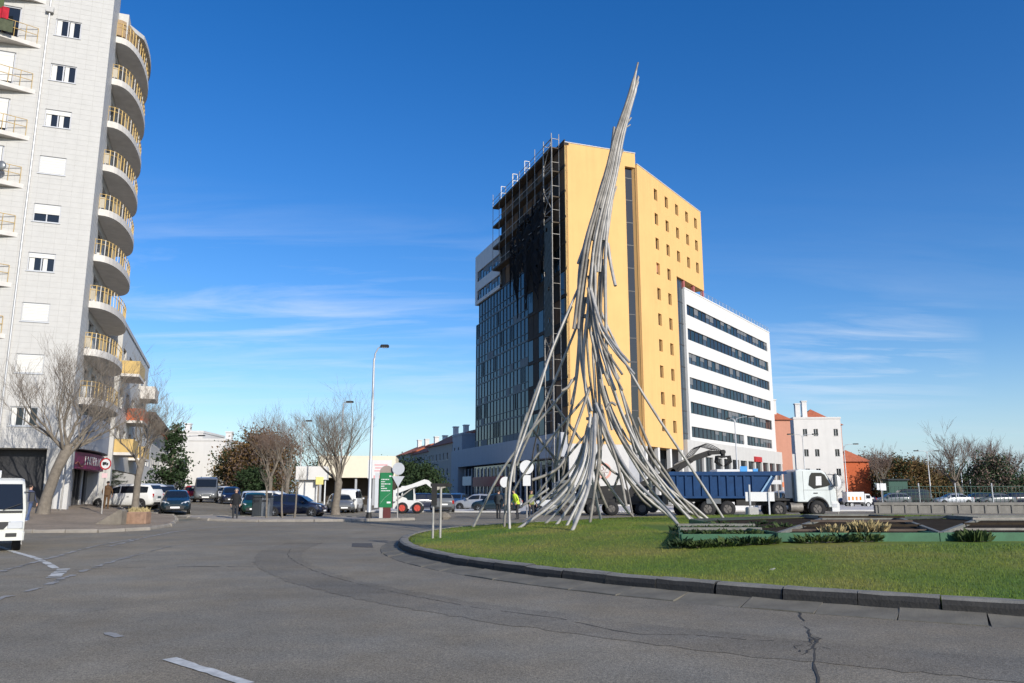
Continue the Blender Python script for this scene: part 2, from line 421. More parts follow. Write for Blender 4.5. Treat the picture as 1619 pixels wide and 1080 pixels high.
M_GUTTER = mat('gutter_stone', (0.15, 0.138, 0.11), 0.9, var=0.3, scale=2.5, bump=0.4)
M_EARTH = mat('far_ground', (0.12, 0.12, 0.09), 0.95, var=0.3, scale=0.05)

def paving():
    m = bpy.data.materials.new('brown_paving_setts'); m.use_nodes = True
    nt = m.node_tree; N = nt.nodes; L = nt.links; b = N['Principled BSDF']; b.inputs['Roughness'].default_value = 0.9
    g = N.new('ShaderNodeNewGeometry'); k = N.new('ShaderNodeMapping'); k.inputs['Rotation'].default_value = (0, 0, rad(30)); L.new(g.outputs['Position'], k.inputs[0])
    br = N.new('ShaderNodeTexBrick'); br.inputs['Scale'].default_value = 3.5
    br.inputs['Color1'].default_value = (0.27, 0.205, 0.14, 1); br.inputs['Color2'].default_value = (0.34, 0.275, 0.20, 1); br.inputs['Mortar'].default_value = (0.15, 0.125, 0.10, 1)
    br.inputs['Mortar Size'].default_value = 0.03; L.new(k.outputs[0], br.inputs['Vector'])
    n = N.new('ShaderNodeTexNoise'); n.inputs['Scale'].default_value = 0.5; n.inputs['Detail'].default_value = 8; L.new(g.outputs['Position'], n.inputs['Vector'])
    r = N.new('ShaderNodeMapRange'); r.inputs[1].default_value, r.inputs[2].default_value, r.inputs[3].default_value, r.inputs[4].default_value = 0.3, 0.7, 0.75, 1.15; L.new(n.outputs[0], r.inputs[0])
    x = N.new('ShaderNodeMix'); x.data_type = 'RGBA'; x.blend_type = 'MULTIPLY'; x.inputs[0].default_value = 1
    L.new(br.outputs['Color'], x.inputs[6]); L.new(r.outputs[0], x.inputs[7]); L.new(x.outputs[2], b.inputs['Base Color'])
    bp = N.new('ShaderNodeBump'); bp.inputs['Strength'].default_value = 0.5; bp.inputs['Distance'].default_value = 0.01; bp.invert = True
    L.new(br.outputs['Fac'], bp.inputs['Height']); L.new(bp.outputs[0], b.inputs['Normal'])
    return m
M_PAVE = paving()
def grassmat(name, dark):
    m = bpy.data.materials.new(name); m.use_nodes = True
    nt = m.node_tree; N = nt.nodes; L = nt.links; b = N['Principled BSDF']; b.inputs['Roughness'].default_value = 0.8; b.inputs['Specular IOR Level'].default_value = 0.2
    g = N.new('ShaderNodeNewGeometry')
    def noise(sc, det):
        n = N.new('ShaderNodeTexNoise'); n.inputs['Scale'].default_value = sc; n.inputs['Detail'].default_value = det; L.new(g.outputs['Position'], n.inputs['Vector']); return n.outputs[0]
    r = N.new('ShaderNodeValToRGB'); L.new(noise(0.33, 5), r.inputs[0])
    e = r.color_ramp.elements
    e[0].position, e[0].color = 0.36, (0.095 * dark, 0.160 * dark, 0.022 * dark, 1)
    e[1].position, e[1].color = 0.66, (0.215 * dark, 0.205 * dark, 0.048 * dark, 1)
    w = e.new(0.74); w.color = (0.21 * dark, 0.155 * dark, 0.070 * dark, 1)
    k = e.new(0.5); k.color = (0.140 * dark, 0.185 * dark, 0.028 * dark, 1)
    r2 = N.new('ShaderNodeMapRange'); r2.inputs[1].default_value, r2.inputs[2].default_value, r2.inputs[3].default_value, r2.inputs[4].default_value = 0.3, 0.7, 0.85, 1.15
    L.new(noise(7, 6), r2.inputs[0])
    x = N.new('ShaderNodeMix'); x.data_type = 'RGBA'; x.blend_type = 'MULTIPLY'; x.inputs[0].default_value = 1
    L.new(r.outputs[0], x.inputs[6]); L.new(r2.outputs[0], x.inputs[7]); L.new(x.outputs[2], b.inputs['Base Color'])
    return m
M_TURF = grassmat('lawn_turf', 0.9)
M_BLADE = grassmat('grass_blade', 0.98)
# ---------------------------------------------------------------- ground, roads, pavements
def poly_sheet(poly, off, step=2.0, thick=0.0, fn=gz):
    """A polygon laid on the ground: cut along a grid so that it follows the slope; with thick, an edge wall goes down."""
    bm = bmesh.new()
    bm.faces.new([bm.verts.new((x, y, 0)) for x, y in poly])
    bmesh.ops.recalc_face_normals(bm, faces=bm.faces)
    if bm.faces[:][0].normal.z < 0: bmesh.ops.reverse_faces(bm, faces=bm.faces)
    xs = [p[0] for p in poly]; ys = [p[1] for p in poly]
    for ax, lo, hi_ in ((0, min(xs), max(xs)), (1, min(ys), max(ys))):
        k = math.floor(lo / step) * step + step
        while k < hi_:
            co = [0, 0, 0]; co[ax] = k; no = [0, 0, 0]; no[ax] = 1
            bmesh.ops.bisect_plane(bm, geom=bm.verts[:] + bm.edges[:] + bm.faces[:], plane_co=co, plane_no=no)
            k += step
    if thick:
        be = [e for e in bm.edges if len(e.link_faces) == 1]
        r = bmesh.ops.extrude_edge_only(bm, edges=be)
        low = {v for v in r['geom'] if isinstance(v, bmesh.types.BMVert)}
    else: low = set()
    for v in bm.verts: v.co.z = fn(v.co.x, v.co.y) + off - (thick if v in low else 0)
    bm.normal_update()
    mb = MB(); bm.verts.index_update()
    mb.add([v.co.copy() for v in bm.verts], [[v.index for v in f.verts] for f in bm.faces]); bm.free()
    return mb

def grid_sheet(xs, ys, off):
    mb = MB()
    vs = [(x, y, gz(x, y) + off) for y in ys for x in xs]; n = len(xs)
    mb.add(vs, [(j * n + i, j * n + i + 1, (j + 1) * n + i + 1, (j + 1) * n + i) for j in range(len(ys) - 1) for i in range(n - 1)])
    return mb
struct('ground', grid_sheet([-4000, -900, -300, -140] + list(range(-100, 121, 4)) + [160, 320, 900, 4000],
                            [-900, -200, -60] + list(range(-40, 141, 4)) + [200, 500, 1500, 6000], -0.02), M_EARTH)
struct('road', grid_sheet([-110] + list(range(-80, 101, 2)) + [130], [-30] + list(range(-10, 151, 2)), 0.0), M_ROAD)

# left pavement of brown setts, with its kerb
PAV = [(-24.5, 34.0), (-21.8, 33.0), (-19.0, 32.2), (-16.6, 32.6), (-15.6, 34.5), (-16.2, 38.5), (-17.8, 43.0), (-19.6, 47.0), (-23.0, 48.2), (-27.6, 55.5),
       (-31.0, 64), (-36, 78), (-46, 75), (-44, 52), (-44, 36.5)]
pave = struct('pavement', poly_sheet(PAV, 0.10, 2, 0.3), M_PAVE)
def kerb_line(name, pts, mtl, width, height, ln, off_fn=gz, closed=False, parent=None, mtl2=None, jit=0.012, base=-0.12, piece='kerb_stone', lean=0, prof=None, topm=None):
    """A row of single stones along a line; every stone is an object and shares one mesh per kind."""
    root = parent
    if root is None:
        root = thing(name, None, None, fr(*pts[0], 0)); tag(root, kind='structure')
    meshes = []
    for k in range(3):
        mb = MB(); b = 0.02; w2 = width / 2
        pf = prof or [(-w2, base), (w2, base), (w2, height - b), (w2 - b, height), (-w2 + 0.06 + lean, height), (-w2 + 0.012 + lean, height - 0.06)]
        rr = random.Random(k)
        L_ = ln / 2 - 0.006
        vs = [(x, y + rr.uniform(-.006, .006), z + rr.uniform(-.006, .006)) for x in (-L_, -L_ * .3, L_ * .35, L_) for y, z in pf]
        n = len(pf); fs = [(i * n + j, i * n + (j + 1) % n, (i + 1) * n + (j + 1) % n, (i + 1) * n + j) for i in range(3) for j in range(n)]
        fs = [f[::-1] for f in fs] + [tuple(range(n)), tuple(range(4 * n - 1, 3 * n - 1, -1))]
        mb.add(vs, fs)
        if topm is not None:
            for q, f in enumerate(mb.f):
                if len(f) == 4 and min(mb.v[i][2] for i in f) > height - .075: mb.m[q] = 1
        meshes.append(mb.mesh(piece, [mtl, topm] if topm else mtl))
    P = [Vector((x, y, 0)) for x, y in pts]
    seg = [(P[i + 1] - P[i]).length for i in range(len(P) - 1)]; tot = sum(seg)
    n = max(1, round(tot / ln))
    for k in range(n):
        s = (k + 0.5) * tot / n; i = 0
        while i < len(seg) - 1 and s > seg[i]: s -= seg[i]; i += 1
        p = P[i].lerp(P[i + 1], s / seg[i]); d = (P[i + 1] - P[i])
        a = math.degrees(math.atan2(d.y, d.x))
        M = fr(p.x + RN.uniform(-jit, jit), p.y + RN.uniform(-jit, jit), off_fn(p.x, p.y) + RN.uniform(-.008, .008), a + RN.uniform(-.6, .6)) @ Matrix.Scale(tot / n / ln, 4, (1, 0, 0))
        part(piece, meshes[k % 3], None, root, M)
    return root
kerb_line('pavement_kerb', [(-28, 35.2), *PAV[:9], (-27.4, 55.3)], M_KERBL, 0.2, 0.13, 1.2)

# traffic island with the lamp post and the green totem
ISL = [(-19.2, 46.6), (-17.0, 45.0), (-14, 44.2), (-10.5, 44.4), (-7.4, 45.4), (-6.0, 46.8), (-6.8, 48.4), (-10, 49.2), (-15, 49.6), (-18.4, 49.4)]
struct('island_pavement', poly_sheet(ISL, 0.11, 2, 0.3), mat('pale_island_paving', (0.30, 0.27, 0.23), 0.9, var=0.2, scale=1.5))
kerb_line('island_kerb', ISL + [ISL[0]], M_KERBL, 0.2, 0.135, 1.0)
# pavement in front of the office block, far side of the ring road
struct('far_pavement', poly_sheet([(-12, 66), (4, 63.5), (20, 68), (60, 71), (70, 100), (24, 92), (16, 88), (6.2, 85.6), (-2, 108), (-9, 106)], 0.12, 4, 0.3), M_PALE)

# roundabout lawn: turf sheet with a soft crown, then kerb stones and gutter stones
mb = MB(); NR, NA = 24, 96
radii = [LR * (1 - (1 - k / NR) ** 1.6) for k in range(NR + 1)]
vs = [(LC[0], LC[1], lawn(*LC))]
for r in radii[1:]:
    for a in range(NA):
        t = 2 * math.pi * a / NA; x, y = LC[0] + r * math.cos(t), LC[1] + r * math.sin(t); vs.append((x, y, lawn(x, y) - (0.2 if r > LR - 1e-6 else 0)))
fs = [(0, 1 + a, 1 + (a + 1) % NA) for a in range(NA)]
fs += [(1 + k * NA + a, 1 + (k + 1) * NA + a, 1 + (k + 1) * NA + (a + 1) % NA, 1 + k * NA + (a + 1) % NA) for k in range(NR - 1) for a in range(NA)]
mb.add(vs, fs, 0, True)
struct('roundabout_lawn', mb, M_TURF)
circ = lambda r, n=220, a0=0, a1=360: [(LC[0] + r * math.cos(rad(a0 + (a1 - a0) * k / n)), LC[1] + r * math.sin(rad(a0 + (a1 - a0) * k / n))) for k in range(n + 1)]
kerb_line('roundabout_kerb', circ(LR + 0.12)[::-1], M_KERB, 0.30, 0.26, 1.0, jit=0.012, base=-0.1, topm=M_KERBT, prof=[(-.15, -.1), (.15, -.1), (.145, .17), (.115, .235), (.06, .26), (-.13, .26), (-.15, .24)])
kerb_line('roundabout_gutter', circ(LR + 0.52, 150, 120, 330)[::-1], M_GUTTER, 0.48, 0.08, 1.0, piece='gutter_stone', prof=[(-.25, -.06), (.24, -.06), (.24, .012), (.10, .030), (-.25, .095)])

# grass blades: thick near the kerb that faces the viewer, thinner behind
def blades(name, n, pick, hmin, hmax, wd, mtl):
    rs = np.random.RandomState(5)
    p = pick(rs, n); m = len(p)
    a = rs.uniform(0, 2 * np.pi, m); h = rs.uniform(hmin, hmax, m); lx, ly = rs.normal(0, .35, m) * h, rs.normal(0, .35, m) * h
    dx, dy = np.cos(a) * wd, np.sin(a) * wd
    v = np.empty((m, 3, 3), np.float32)
    v[:, 0] = np.stack([p[:, 0] - dx, p[:, 1] - dy, p[:, 2] - .01], 1); v[:, 1] = np.stack([p[:, 0] + dx, p[:, 1] + dy, p[:, 2] - .01], 1)
    v[:, 2] = np.stack([p[:, 0] + lx, p[:, 1] + ly, p[:, 2] + h], 1)
    me = bpy.data.meshes.new(name); me.vertices.add(m * 3); me.loops.add(m * 3); me.polygons.add(m)
    me.vertices.foreach_set('co', v.ravel()); me.loops.foreach_set('vertex_index', np.arange(m * 3, dtype=np.int32))
    me.polygons.foreach_set('loop_start', np.arange(0, m * 3, 3, dtype=np.int32))
    me.materials.append(mtl); me.update(); me.validate()
    o = bpy.data.objects.new(name, me); link(o); tag(o, 'short patchy green grass covering the roundabout lawn', 'grass', kind='stuff'); return o
def pick_lawn(rs, n):
    Y = 9 + 30 * rs.uniform(0, 1, n) ** 1.9; X = LC[0] + rs.uniform(-LR, LR - 4, n)
    r = np.hypot(X - LC[0], Y - LC[1]); k = r < LR - 0.02
    k &= ~((Y > 16.2) & (Y < 26) & (X > 4) & (r < 13.2))
    X, Y, r = X[k], Y[k], r[k]
    t = np.clip((LR - 0.2 - r) / 6, 0, 1); Z = 0.245 + 0.33 * t * t * (3 - 2 * t)
    return np.stack([X, Y, Z], 1)
blades('lawn_grass', 420000, pick_lawn, 0.015, 0.05, 0.005, M_BLADE)

# painted lines and repairs, laid as thin sheets above the asphalt
def strip(pts, w, off, jag=0.0, wj=0.0, gaps=0.0):
    mb = MB(); P = [Vector((x, y, 0)) for x, y in pts]; Q = []
    for i in range(len(P) - 1):
        n = max(1, int((P[i + 1] - P[i]).length / (0.12 if jag else 1.0)))
        Q += [P[i].lerp(P[i + 1], k / n) for k in range(n)]
    Q.append(P[-1])
    prev = None
    for i, p in enumerate(Q):
        d = (Q[min(i + 1, len(Q) - 1)] - Q[max(0, i - 1)]).normalized(); s = Vector((-d.y, d.x, 0))
        c = p + s * RN.gauss(0, jag); hw = w / 2 * (1 + RN.uniform(-wj, wj))
        a, b = c - s * hw, c + s * hw
        a.z, b.z = gz(a.x, a.y) + off, gz(b.x, b.y) + off
        if prev and RN.random() >= gaps: mb.quad(prev[0], prev[1], b, a)
        prev = (a, b)
    return mb
def gp(px, py):
    z = 0
    for _ in range(15):
        d = ray(px, py); t = (z - CAM_H) / d.z; z = gz(d.x * t, d.y * t)
    return (d.x * t, d.y * t)
def smooth_line(pts, n=8):
    P = [Vector(p).to_3d() for p in pts]; o = []
    for i in range(len(P) - 1):
        a, b, c, d = P[max(0, i - 1)], P[i], P[i + 1], P[min(len(P) - 1, i + 2)]
        for k in range(n):
            t = k / n
            o.append(0.5 * (2 * b + (c - a) * t + (2 * a - 5 * b + 4 * c - d) * t * t + (3 * b - a - 3 * c + d) * t ** 3))
    o.append(P[-1]); return o
sl2 = lambda pts: [(p.x, p.y) for p in smooth_line(pts)]
G2 = lambda *pp: [gp(*p) for p in pp]
struct('lane_dash', strip(G2((268, 1042), (392, 1082)), 0.13, 0.008, 0.004, 0.12), M_LINE)
struct('lane_dash', strip(G2((168, 1001), (190, 1008)), 0.10, 0.008, 0.004, 0.3, 0.25), M_LINEF)
struct('give_way_line', strip(sl2(G2((-20, 858), (20, 872), (60, 884), (88, 899))), 0.15, 0.008, 0.006, 0.2, 0.08), M_LINE)
struct('give_way_line', strip(G2((84, 914), (101, 900)), 0.24, 0.012, 0.006, 0.2, 0.1), M_LINE)
struct('road_edge_line', strip(sl2(G2((-30, 912), (60, 888), (150, 864), (215, 852))), 0.13, 0.010, 0.012, 0.5, 0.22), M_LINEF)
struct('road_edge_line', strip(sl2(G2((170, 865), (240, 848), (300, 838), (380, 832), (470, 830))), 0.15, 0.010, 0.012, 0.5, 0.2), M_LINEF)
struct('road_edge_line', strip(sl2(G2((-20, 952), (60, 930), (130, 904), (200, 882), (270, 864))), 0.12, 0.010, 0.02, 0.6, 0.4), M_LINEF)
struct('road_edge_line', strip(G2((20, 850), (130, 849)), 0.12, 0.012, 0.006, 0.3, 0.1), M_LINEF)
struct('asphalt_crack_line', strip(sl2(G2((460, 868), (456, 880), (490, 900), (560, 922), (640, 940), (760, 962), (880, 978), (1000, 1002), (1090, 1004), (1180, 1012), (1290, 1016))), 0.020, 0.006, 0.012, 0.8, 0.22), M_CRACK)
struct('asphalt_crack_line', strip(sl2(G2((1246, 955), (1262, 968), (1281, 1000), (1288, 1030), (1292, 1085))), 0.020, 0.006, 0.016, 0.8, 0.12), M_CRACK)
struct('asphalt_crack_line', strip(G2((1255, 1026), (1275, 1018), (1300, 1024), (1315, 1028)), 0.022, 0.007, 0.02, 0.9, 0.1), M_CRACK)
struct('asphalt_crack_line', strip(G2((1262, 1028), (1268, 1036), (1290, 1020), (1296, 1010), (1280, 1006), (1283, 1022)), 0.018, 0.0065, 0.02, 0.9, 0.1), M_CRACK)
struct('asphalt_seam', strip(sl2(G2((-20, 905), (90, 902), (200, 898), (330, 896), (480, 898))), 0.04, 0.005, 0.01, 0.6, 0.3), M_CRACK)
struct('asphalt_patch', poly_sheet(G2((557, 859), (588, 859), (590, 866), (556, 865)), 0.006, 2), M_ROADD)
struct('wheel_track', strip([(LC[0] + 20.6 * math.cos(rad(a)), LC[1] + 20.6 * math.sin(rad(a))) for a in range(180, 300, 2)], 1.15, 0.004, 0.02, 0.1), M_LANE)
# small litter on the lawn edge and in the gutter
for (px, py, sz, m_, lab, cat) in ((1222, 905, 0.06, M_SIGNW, 'scrap of white paper lying on the lawn near the kerb', 'litter'),
                                   (1114, 943, 0.06, M_REDWALL, 'small reddish dry leaf lying in the gutter', 'leaf'),
                                   (1417, 963, 0.05, M_PINK, 'pale pinkish dry leaf in the gutter under a kerb joint', 'leaf')):
    p = onlawn(px, py) if cat == 'litter' else Vector((*gp(px, py), 0.012))
    mb = MB()
    vs = [(sz * math.cos(a) * RN.uniform(.7, 1.1), sz * math.sin(a) * RN.uniform(.5, .9), 0.02 + RN.uniform(0, .03)) for a in [k * math.pi / 4 for k in range(8)]]
    mb.add(vs + [(0, 0, 0.012)], [(k, (k + 1) % 8, 8) for k in range(8)])
    solo('paper_scrap' if cat == 'litter' else 'dry_leaf', mb, m_, lab, cat, fr(p.x, p.y, p.z + (0.02 if cat == 'litter' else 0.03)))
# ---------------------------------------------------------------- yellow office tower with its wings
TW = (6.54, 91.49)
tower = thing('office_tower', 'tall yellow office tower with white window-banded wing and sooty scaffolded dark side', 'building', fr(TW[0], TW[1], 0, 0))
FA = fr(TW[0], TW[1], 0, 20)
FB = fr(15.9, 94.72, 0, 55.2)
CL = 36.0
FC = fr(TW[0] - math.sin(rad(20)) * CL, TW[1] + math.cos(rad(20)) * CL, 0, -70)
def loc(M, x, y): v = M @ Vector((x, y, 0)); return (v.x - TW[0], v.y - TW[1])
HT = 44.1
# face A: plain yellow wall with the tall dark glass slot
mb = MB(); mb.holed(9.75, 7.1, HT, [(8.25, 9.72, 7.1, 42.2)], 0.5); mb.box(-0.05, 9.8, -0.06, 0.35, HT, HT + 0.12, 1)
part('yellow_wall', mb, [M_YEL, M_PALE], tower, FA)
mb = MB(); mb.box(8.2, 9.9, 0.46, 0.55, 7.0, 42.3, 0)
for k in range(12):
    z = 8.2 + k * 2.96; mb.box(8.2, 9.9, 0.43, 0.47, z, z + 0.12, 1)
part('glass_slot', mb, [M_GLASSD, M_FRAME], tower, FA)
mb = MB(); mb.holed(9.75, 0, 7.1, [(7.7, 9.5, 0.1, 6.2)], 0.4, y=0.02)
part('base_wall', mb, [M_PALE], tower, FA)
mb = MB(); mb.disc((4.4, -0.01, 4.0), (0, -1, 0), 0.95, 24, 0, 0.68)
for k in range(6):
    a = k * math.pi / 3 + .3; mb.bar((4.4 + .12 * math.cos(a), -.015, 4 + .12 * math.sin(a)), (4.4 + .55 * math.cos(a + .5), -.015, 4 + .55 * math.sin(a + .5)), 0.16, 0.012)
part('wall_emblem', mb, mat('faded_red_emblem', (0.55, 0.30, 0.24), 0.7, var=0.1), tower, FA)
# face B: yellow block with rows of small slit windows, cut away over the white wing
UW = [5.45, 8.9, 12.4, 15.95, 19.25]
rowsz = [40.25 - 3.38 * k for k in range(10)]
holes = [(u - .52, u + .52, z - .78, z + .78) for i, u in enumerate(UW) for r, z in enumerate(rowsz) if (i < 2 or r < 3)]
mb = MB()
mb.holed(10.0, 30.5, 42.6, [h for h in holes if h[2] > 30.5 and h[0] > 11.4], 0.45, x0=11.4)
mb.holed(11.4, 7.0, 42.6, [h for h in holes if h[0] < 11.4], 0.45)
mb.quad((0, 0, 7), (0, 0, 42.6), (0, 1.2, 42.6), (0, 1.2, 7)); mb.quad((21.4, 0, 30.5), (21.4, 12, 30.5), (21.4, 12, 42.6), (21.4, 0, 42.6))
mb.quad((11.4, 0, 7), (11.4, 1.5, 7), (11.4, 1.5, 30.5), (11.4, 0, 30.5)); mb.quad((11.4, 0, 30.5), (11.4, 2.5, 30.5), (21.4, 2.5, 30.5), (21.4, 0, 30.5)); mb.quad((0, 0, 7), (0, 3, 7), (11.4, 3, 7), (11.4, 0, 7))
mb.box(-0.05, 21.45, -0.05, 0.3, 42.6, 42.72, 1)
part('yellow_block', mb, [M_YEL, M_PALE], tower, FB)
wmb = MB(); wmb.box(-.52, .52, .34, .40, -.78, .78, 0); wmb.box(-.52, -.46, .30, .34, -.78, .78, 1); wmb.box(.46, .52, .30, .34, -.78, .78, 1); wmb.box(-.46, .46, .30, .34, -.78, -.72, 1); wmb.box(-.46, .46, .30, .34, .72, .78, 1)
wme = wmb.mesh('slit_window', [M_GLASSD, mat('bronze_window_frame', (0.10, 0.06, 0.03), 0.5, var=0)])
bl = MB(); bl.box(-.45, .45, .31, .33, -.35, .70); blm = bl.mesh('blind', M_PINK)
for i, u in enumerate(UW):
    for r, z in enumerate(rowsz):
        if i < 2 or r < 3:
            w = part('slit_window', wme, None, tower, FB @ Matrix.Translation((u, 0, z)))
            if i == 0 and r == 3: w['label'] = 'slit window with a pinkish half-drawn blind'; part('blind', blm, None, w, wm(w))
# loggia under the overhang
mb = MB(); mb.box(11.4, 21.4, 1.5, 1.6, 29.2, 30.5)
part('loggia_glass', mb, M_GLASSB, tower, FB)
for u in (14.0, 17.6, 21.1):
    mb = MB(); mb.box(u, u + .4, .1, .5, 29.0, 30.5); part('loggia_column', mb, mat('pink_column', (0.42, 0.13, 0.12), 0.7, var=0.1), tower, FB)
# glass strip between yellow block and white wing
mb = MB(); mb.box(11.45, 13.9, 0.35, 0.45, 8.4, 30.4, 0)
for k in range(8): mb.box(11.45, 13.9, .31, .35, 9.2 + k * 3, 9.32 + k * 3, 1)
mb.box(12.6, 12.68, .31, .35, 8.4, 30.4, 1)
part('glass_strip', mb, [M_GLASSB, M_FRAME], tower, FB)
# right white wing
WZ = [(25.7, 27.2), (22.2, 23.8), (18.85, 20.4), (15.4, 17.0), (12.05, 13.65), (8.85, 10.3)]
holes = [(14.5, 50.4, a, b) for a, b in WZ[:-1]] + [(14.5, 35.6, *WZ[-1]), (37.0, 49.8, *WZ[-1])]
mb = MB(); mb.holed(38.2, 8.4, 29.3, holes, 0.35, x0=13.9)
mb.quad((52.1, 0, 8.4), (52.1, 14, 8.4), (52.1, 14, 29.3), (52.1, 0, 29.3)); mb.quad((13.9, 0, 8.4), (13.9, 0, 29.3), (13.9, 1, 29.3), (13.9, 1, 8.4))
mb.quad((13.9, 0, 29.3), (52.1, 0, 29.3), (52.1, 14, 29.3), (13.9, 14, 29.3))
mb.box(13.9, 52.15, -.05, .2, 29.3, 29.5, 0)
part('white_wing', mb, M_WHITE, tower, FB)
mb = MB()
for z in (29.9, 30.25): mb.tube([(20.5, .15, z), (52, .15, z)], .03, 4)
for k in range(22): mb.tube([(20.5 + k * 1.5, .15, 29.4), (20.5 + k * 1.5, .15, 30.28)], .03, 4)
part('roof_railing', mb, M_ALU, tower, FB)
wins = []
for tint in range(4):
    mb = MB(); W_, H_ = 1.0, 1.0
    g = [M_GLASSD, M_GLASSB, M_GLASSG, M_GLASSB][tint]
    mb.box(-.5, .5, .20, .25, 0, 1, 0)
    for a, b, c, d in ((-.5, -.47, 0, 1), (.47, .5, 0, 1), (-.47, .47, 0, .04), (-.47, .47, .96, 1)): mb.box(a, b, .14, .20, c, d, 1)
    if tint in (1, 3): mb.box(-.46, .46, .155, .195, .62 if tint == 1 else .40, .95, 2)
    wins.append(mb.mesh('window', [g, M_FRAME, mat('pale_blind', (0.16, 0.17, 0.18), 0.7, var=0.1)]))
for a0, a1, z0, z1 in holes:
    n = round((a1 - a0) / 1.5); w = (a1 - a0) / n
    for k in range(n):
        part('window', wins[RN.choice((0, 0, 1, 0, 2, 3))], None, tower, FB @ Matrix.Translation((a0 + (k + .5) * w, 0, z0)) @ Matrix.Diagonal((w, 1, z1 - z0, 1)))
# right podium with its row of columns
mb = MB()
cols = [14.2 + 3.55 * k for k in range(14)]
mb.holed(49.6, 0, 8.35, [(c, c + 2.85, 0.15, 6.3) for c in cols if c + 2.85 < 60], 0.8, y=-0.5, x0=11.6)
mb.quad((61.2, -.5, 0), (61.2, 10, 0), (61.2, 10, 8.35), (61.2, -.5, 8.35)); mb.quad((11.6, -.5, 0), (11.6, -.5, 8.35), (11.6, 2, 8.35), (11.6, 2, 0)); mb.quad((11.6, -.5, 8.35), (61.2, -.5, 8.35), (61.2, 10, 8.35), (11.6, 10, 8.35))
part('podium', mb, M_PALE, tower, FB)
sm_ = MB(); sm_.box(0, 2.85, .28, .32, .15, 6.3, 0); sm_.box(1.38, 1.46, .22, .28, .15, 6.3, 1); sm_.box(0, 2.85, .22, .28, 3.0, 3.1, 1)
sme = sm_.mesh('shop_window', [M_GLASSD, M_FRAME])
for c in cols:
    if c + 2.85 < 60: part('shop_window', sme, None, tower, FB @ Matrix.Translation((c, -.5, 0)))
mb = MB(); mb.box(38.2, 41.5, -.75, -.5, 6.3, 7.1); part('shop_sign', mb, M_RED, tower, FB)
# columns beneath the yellow block
for u in (0.1, 3.6, 7.2, 10.9):
    mb = MB(); mb.box(u, u + .5, .05, .55, 0, 6.99); part('white_column', mb, M_WHITE, tower, FB)
mb = MB(); mb.box(0, 11.5, 2.4, 2.5, 0, 6.98, 0)
for k in range(8): mb.box(k * 1.5 + .3, k * 1.5 + .38, 2.32, 2.4, 0, 6.98, 1)
part('lobby_glazing', mb, [M_GLASSD, M_FRAME], tower, FB)
# cores that close the volumes behind the faces
mb = MB()
mb.prism([loc(FA, .1, .56), loc(FA, 9.9, .56), loc(FB, .3, 2.6), loc(FB, 21.2, 2.6), loc(FC, 14, 20), loc(FC, 12.2, .7), loc(FC, CL - .1, .7)], 0, 42.3, 0)
mb.prism([loc(FB, 14, 1.6), loc(FB, 52, 1.6), loc(FB, 52, 13.9), loc(FB, 14, 13.9)], 0, 29.2, 0)
mb.prism([loc(FC, 0.1, .7), loc(FC, 12.4, .7), loc(FC, 12.4, 14), loc(FC, .1, 14)], 0, 39.2, 0)
part('core', mb, M_GREY, tower)
mb = MB(); mb.box(6, 12, 6, 12, 42.3, 44.8); part('roof_plant_room', mb, M_GREY, tower, FB)

# face C, the dark side: curtain wall panels, then the stripped and sooty bay near the corner
gp_ = []
M_CW1 = mat('dim_green_glass', (0.010, 0.020, 0.023), 0.1, var=0.3, scale=.3, spec=0.22)
M_CW2 = mat('dim_blue_glass', (0.026, 0.036, 0.043), 0.12, var=0.3, scale=.3, spec=0.22)
M_SPAN = mat('spandrel_panel', (0.10, 0.11, 0.12), 0.6, var=.1)
for tint, (g, sp) in enumerate(((M_CW1, 0), (M_CW2, 1), (M_CW1, 2), (M_CW1, 0))):
    mb = MB(); mb.box(0, 1, .05, .10, 0, 1, 0)
    for a, b, c, d in ((0, .05, 0, 1), (.95, 1, 0, 1), (.05, .95, 0, .035), (.05, .95, .965, 1), (.05, .95, .30, .325)): mb.box(a, b, -.03, .05, c, d, 1)
    if sp == 1: mb.box(.05, .95, -.01, .05, .035, .30, 2)
    if sp == 2: mb.box(.47, .53, -.03, .05, .325, .965, 1)
    gp_.append(mb.mesh('curtain_panel', [g, M_FRAME, M_SPAN]))
NF, Z0, FH = 7, 8.4, 3.28
for f in range(NF):
    z = Z0 + f * FH
    for k in range(16):
        if k < 1 and f == NF - 1: continue
        x = k * 1.45 + (-.6 if f == 0 else 0) * 0
        part('curtain_panel', gp_[RN.choice((0, 0, 0, 1, 2, 0))], None, tower, FC @ Matrix.Translation((x, 0, z)) @ Matrix.Diagonal((1.45, 1, FH, 1)))
# white top of the left wing with two window bands
hol = [(1.0, 12.2, 35.0, 36.7), (1.0, 12.2, 31.9, 33.5)]
mb = MB(); mb.holed(12.3, 31.36, 39.5, hol, .3, y=-.25)
mb.quad((0, -.25, 31.36), (0, -.25, 39.5), (0, 14, 39.5), (0, 14, 31.36)); mb.quad((0, -.25, 31.36), (0, .1, 31.36), (12.3, .1, 31.36), (12.3, -.25, 31.36)); mb.quad((0, -.25, 39.5), (12.3, -.25, 39.5), (12.3, 14, 39.5), (0, 14, 39.5))
part('white_wing_top', mb, M_WHITE, tower, FC)
for a0, a1, z0, z1 in hol:
    for k in range(8): part('window', wins[RN.choice((0, 1, 0, 3))], None, tower, FC @ Matrix.Translation((a0 + (k + .5) * 1.4, -.25, z0)) @ Matrix.Diagonal((1.4, 1, z1 - z0, 1)))
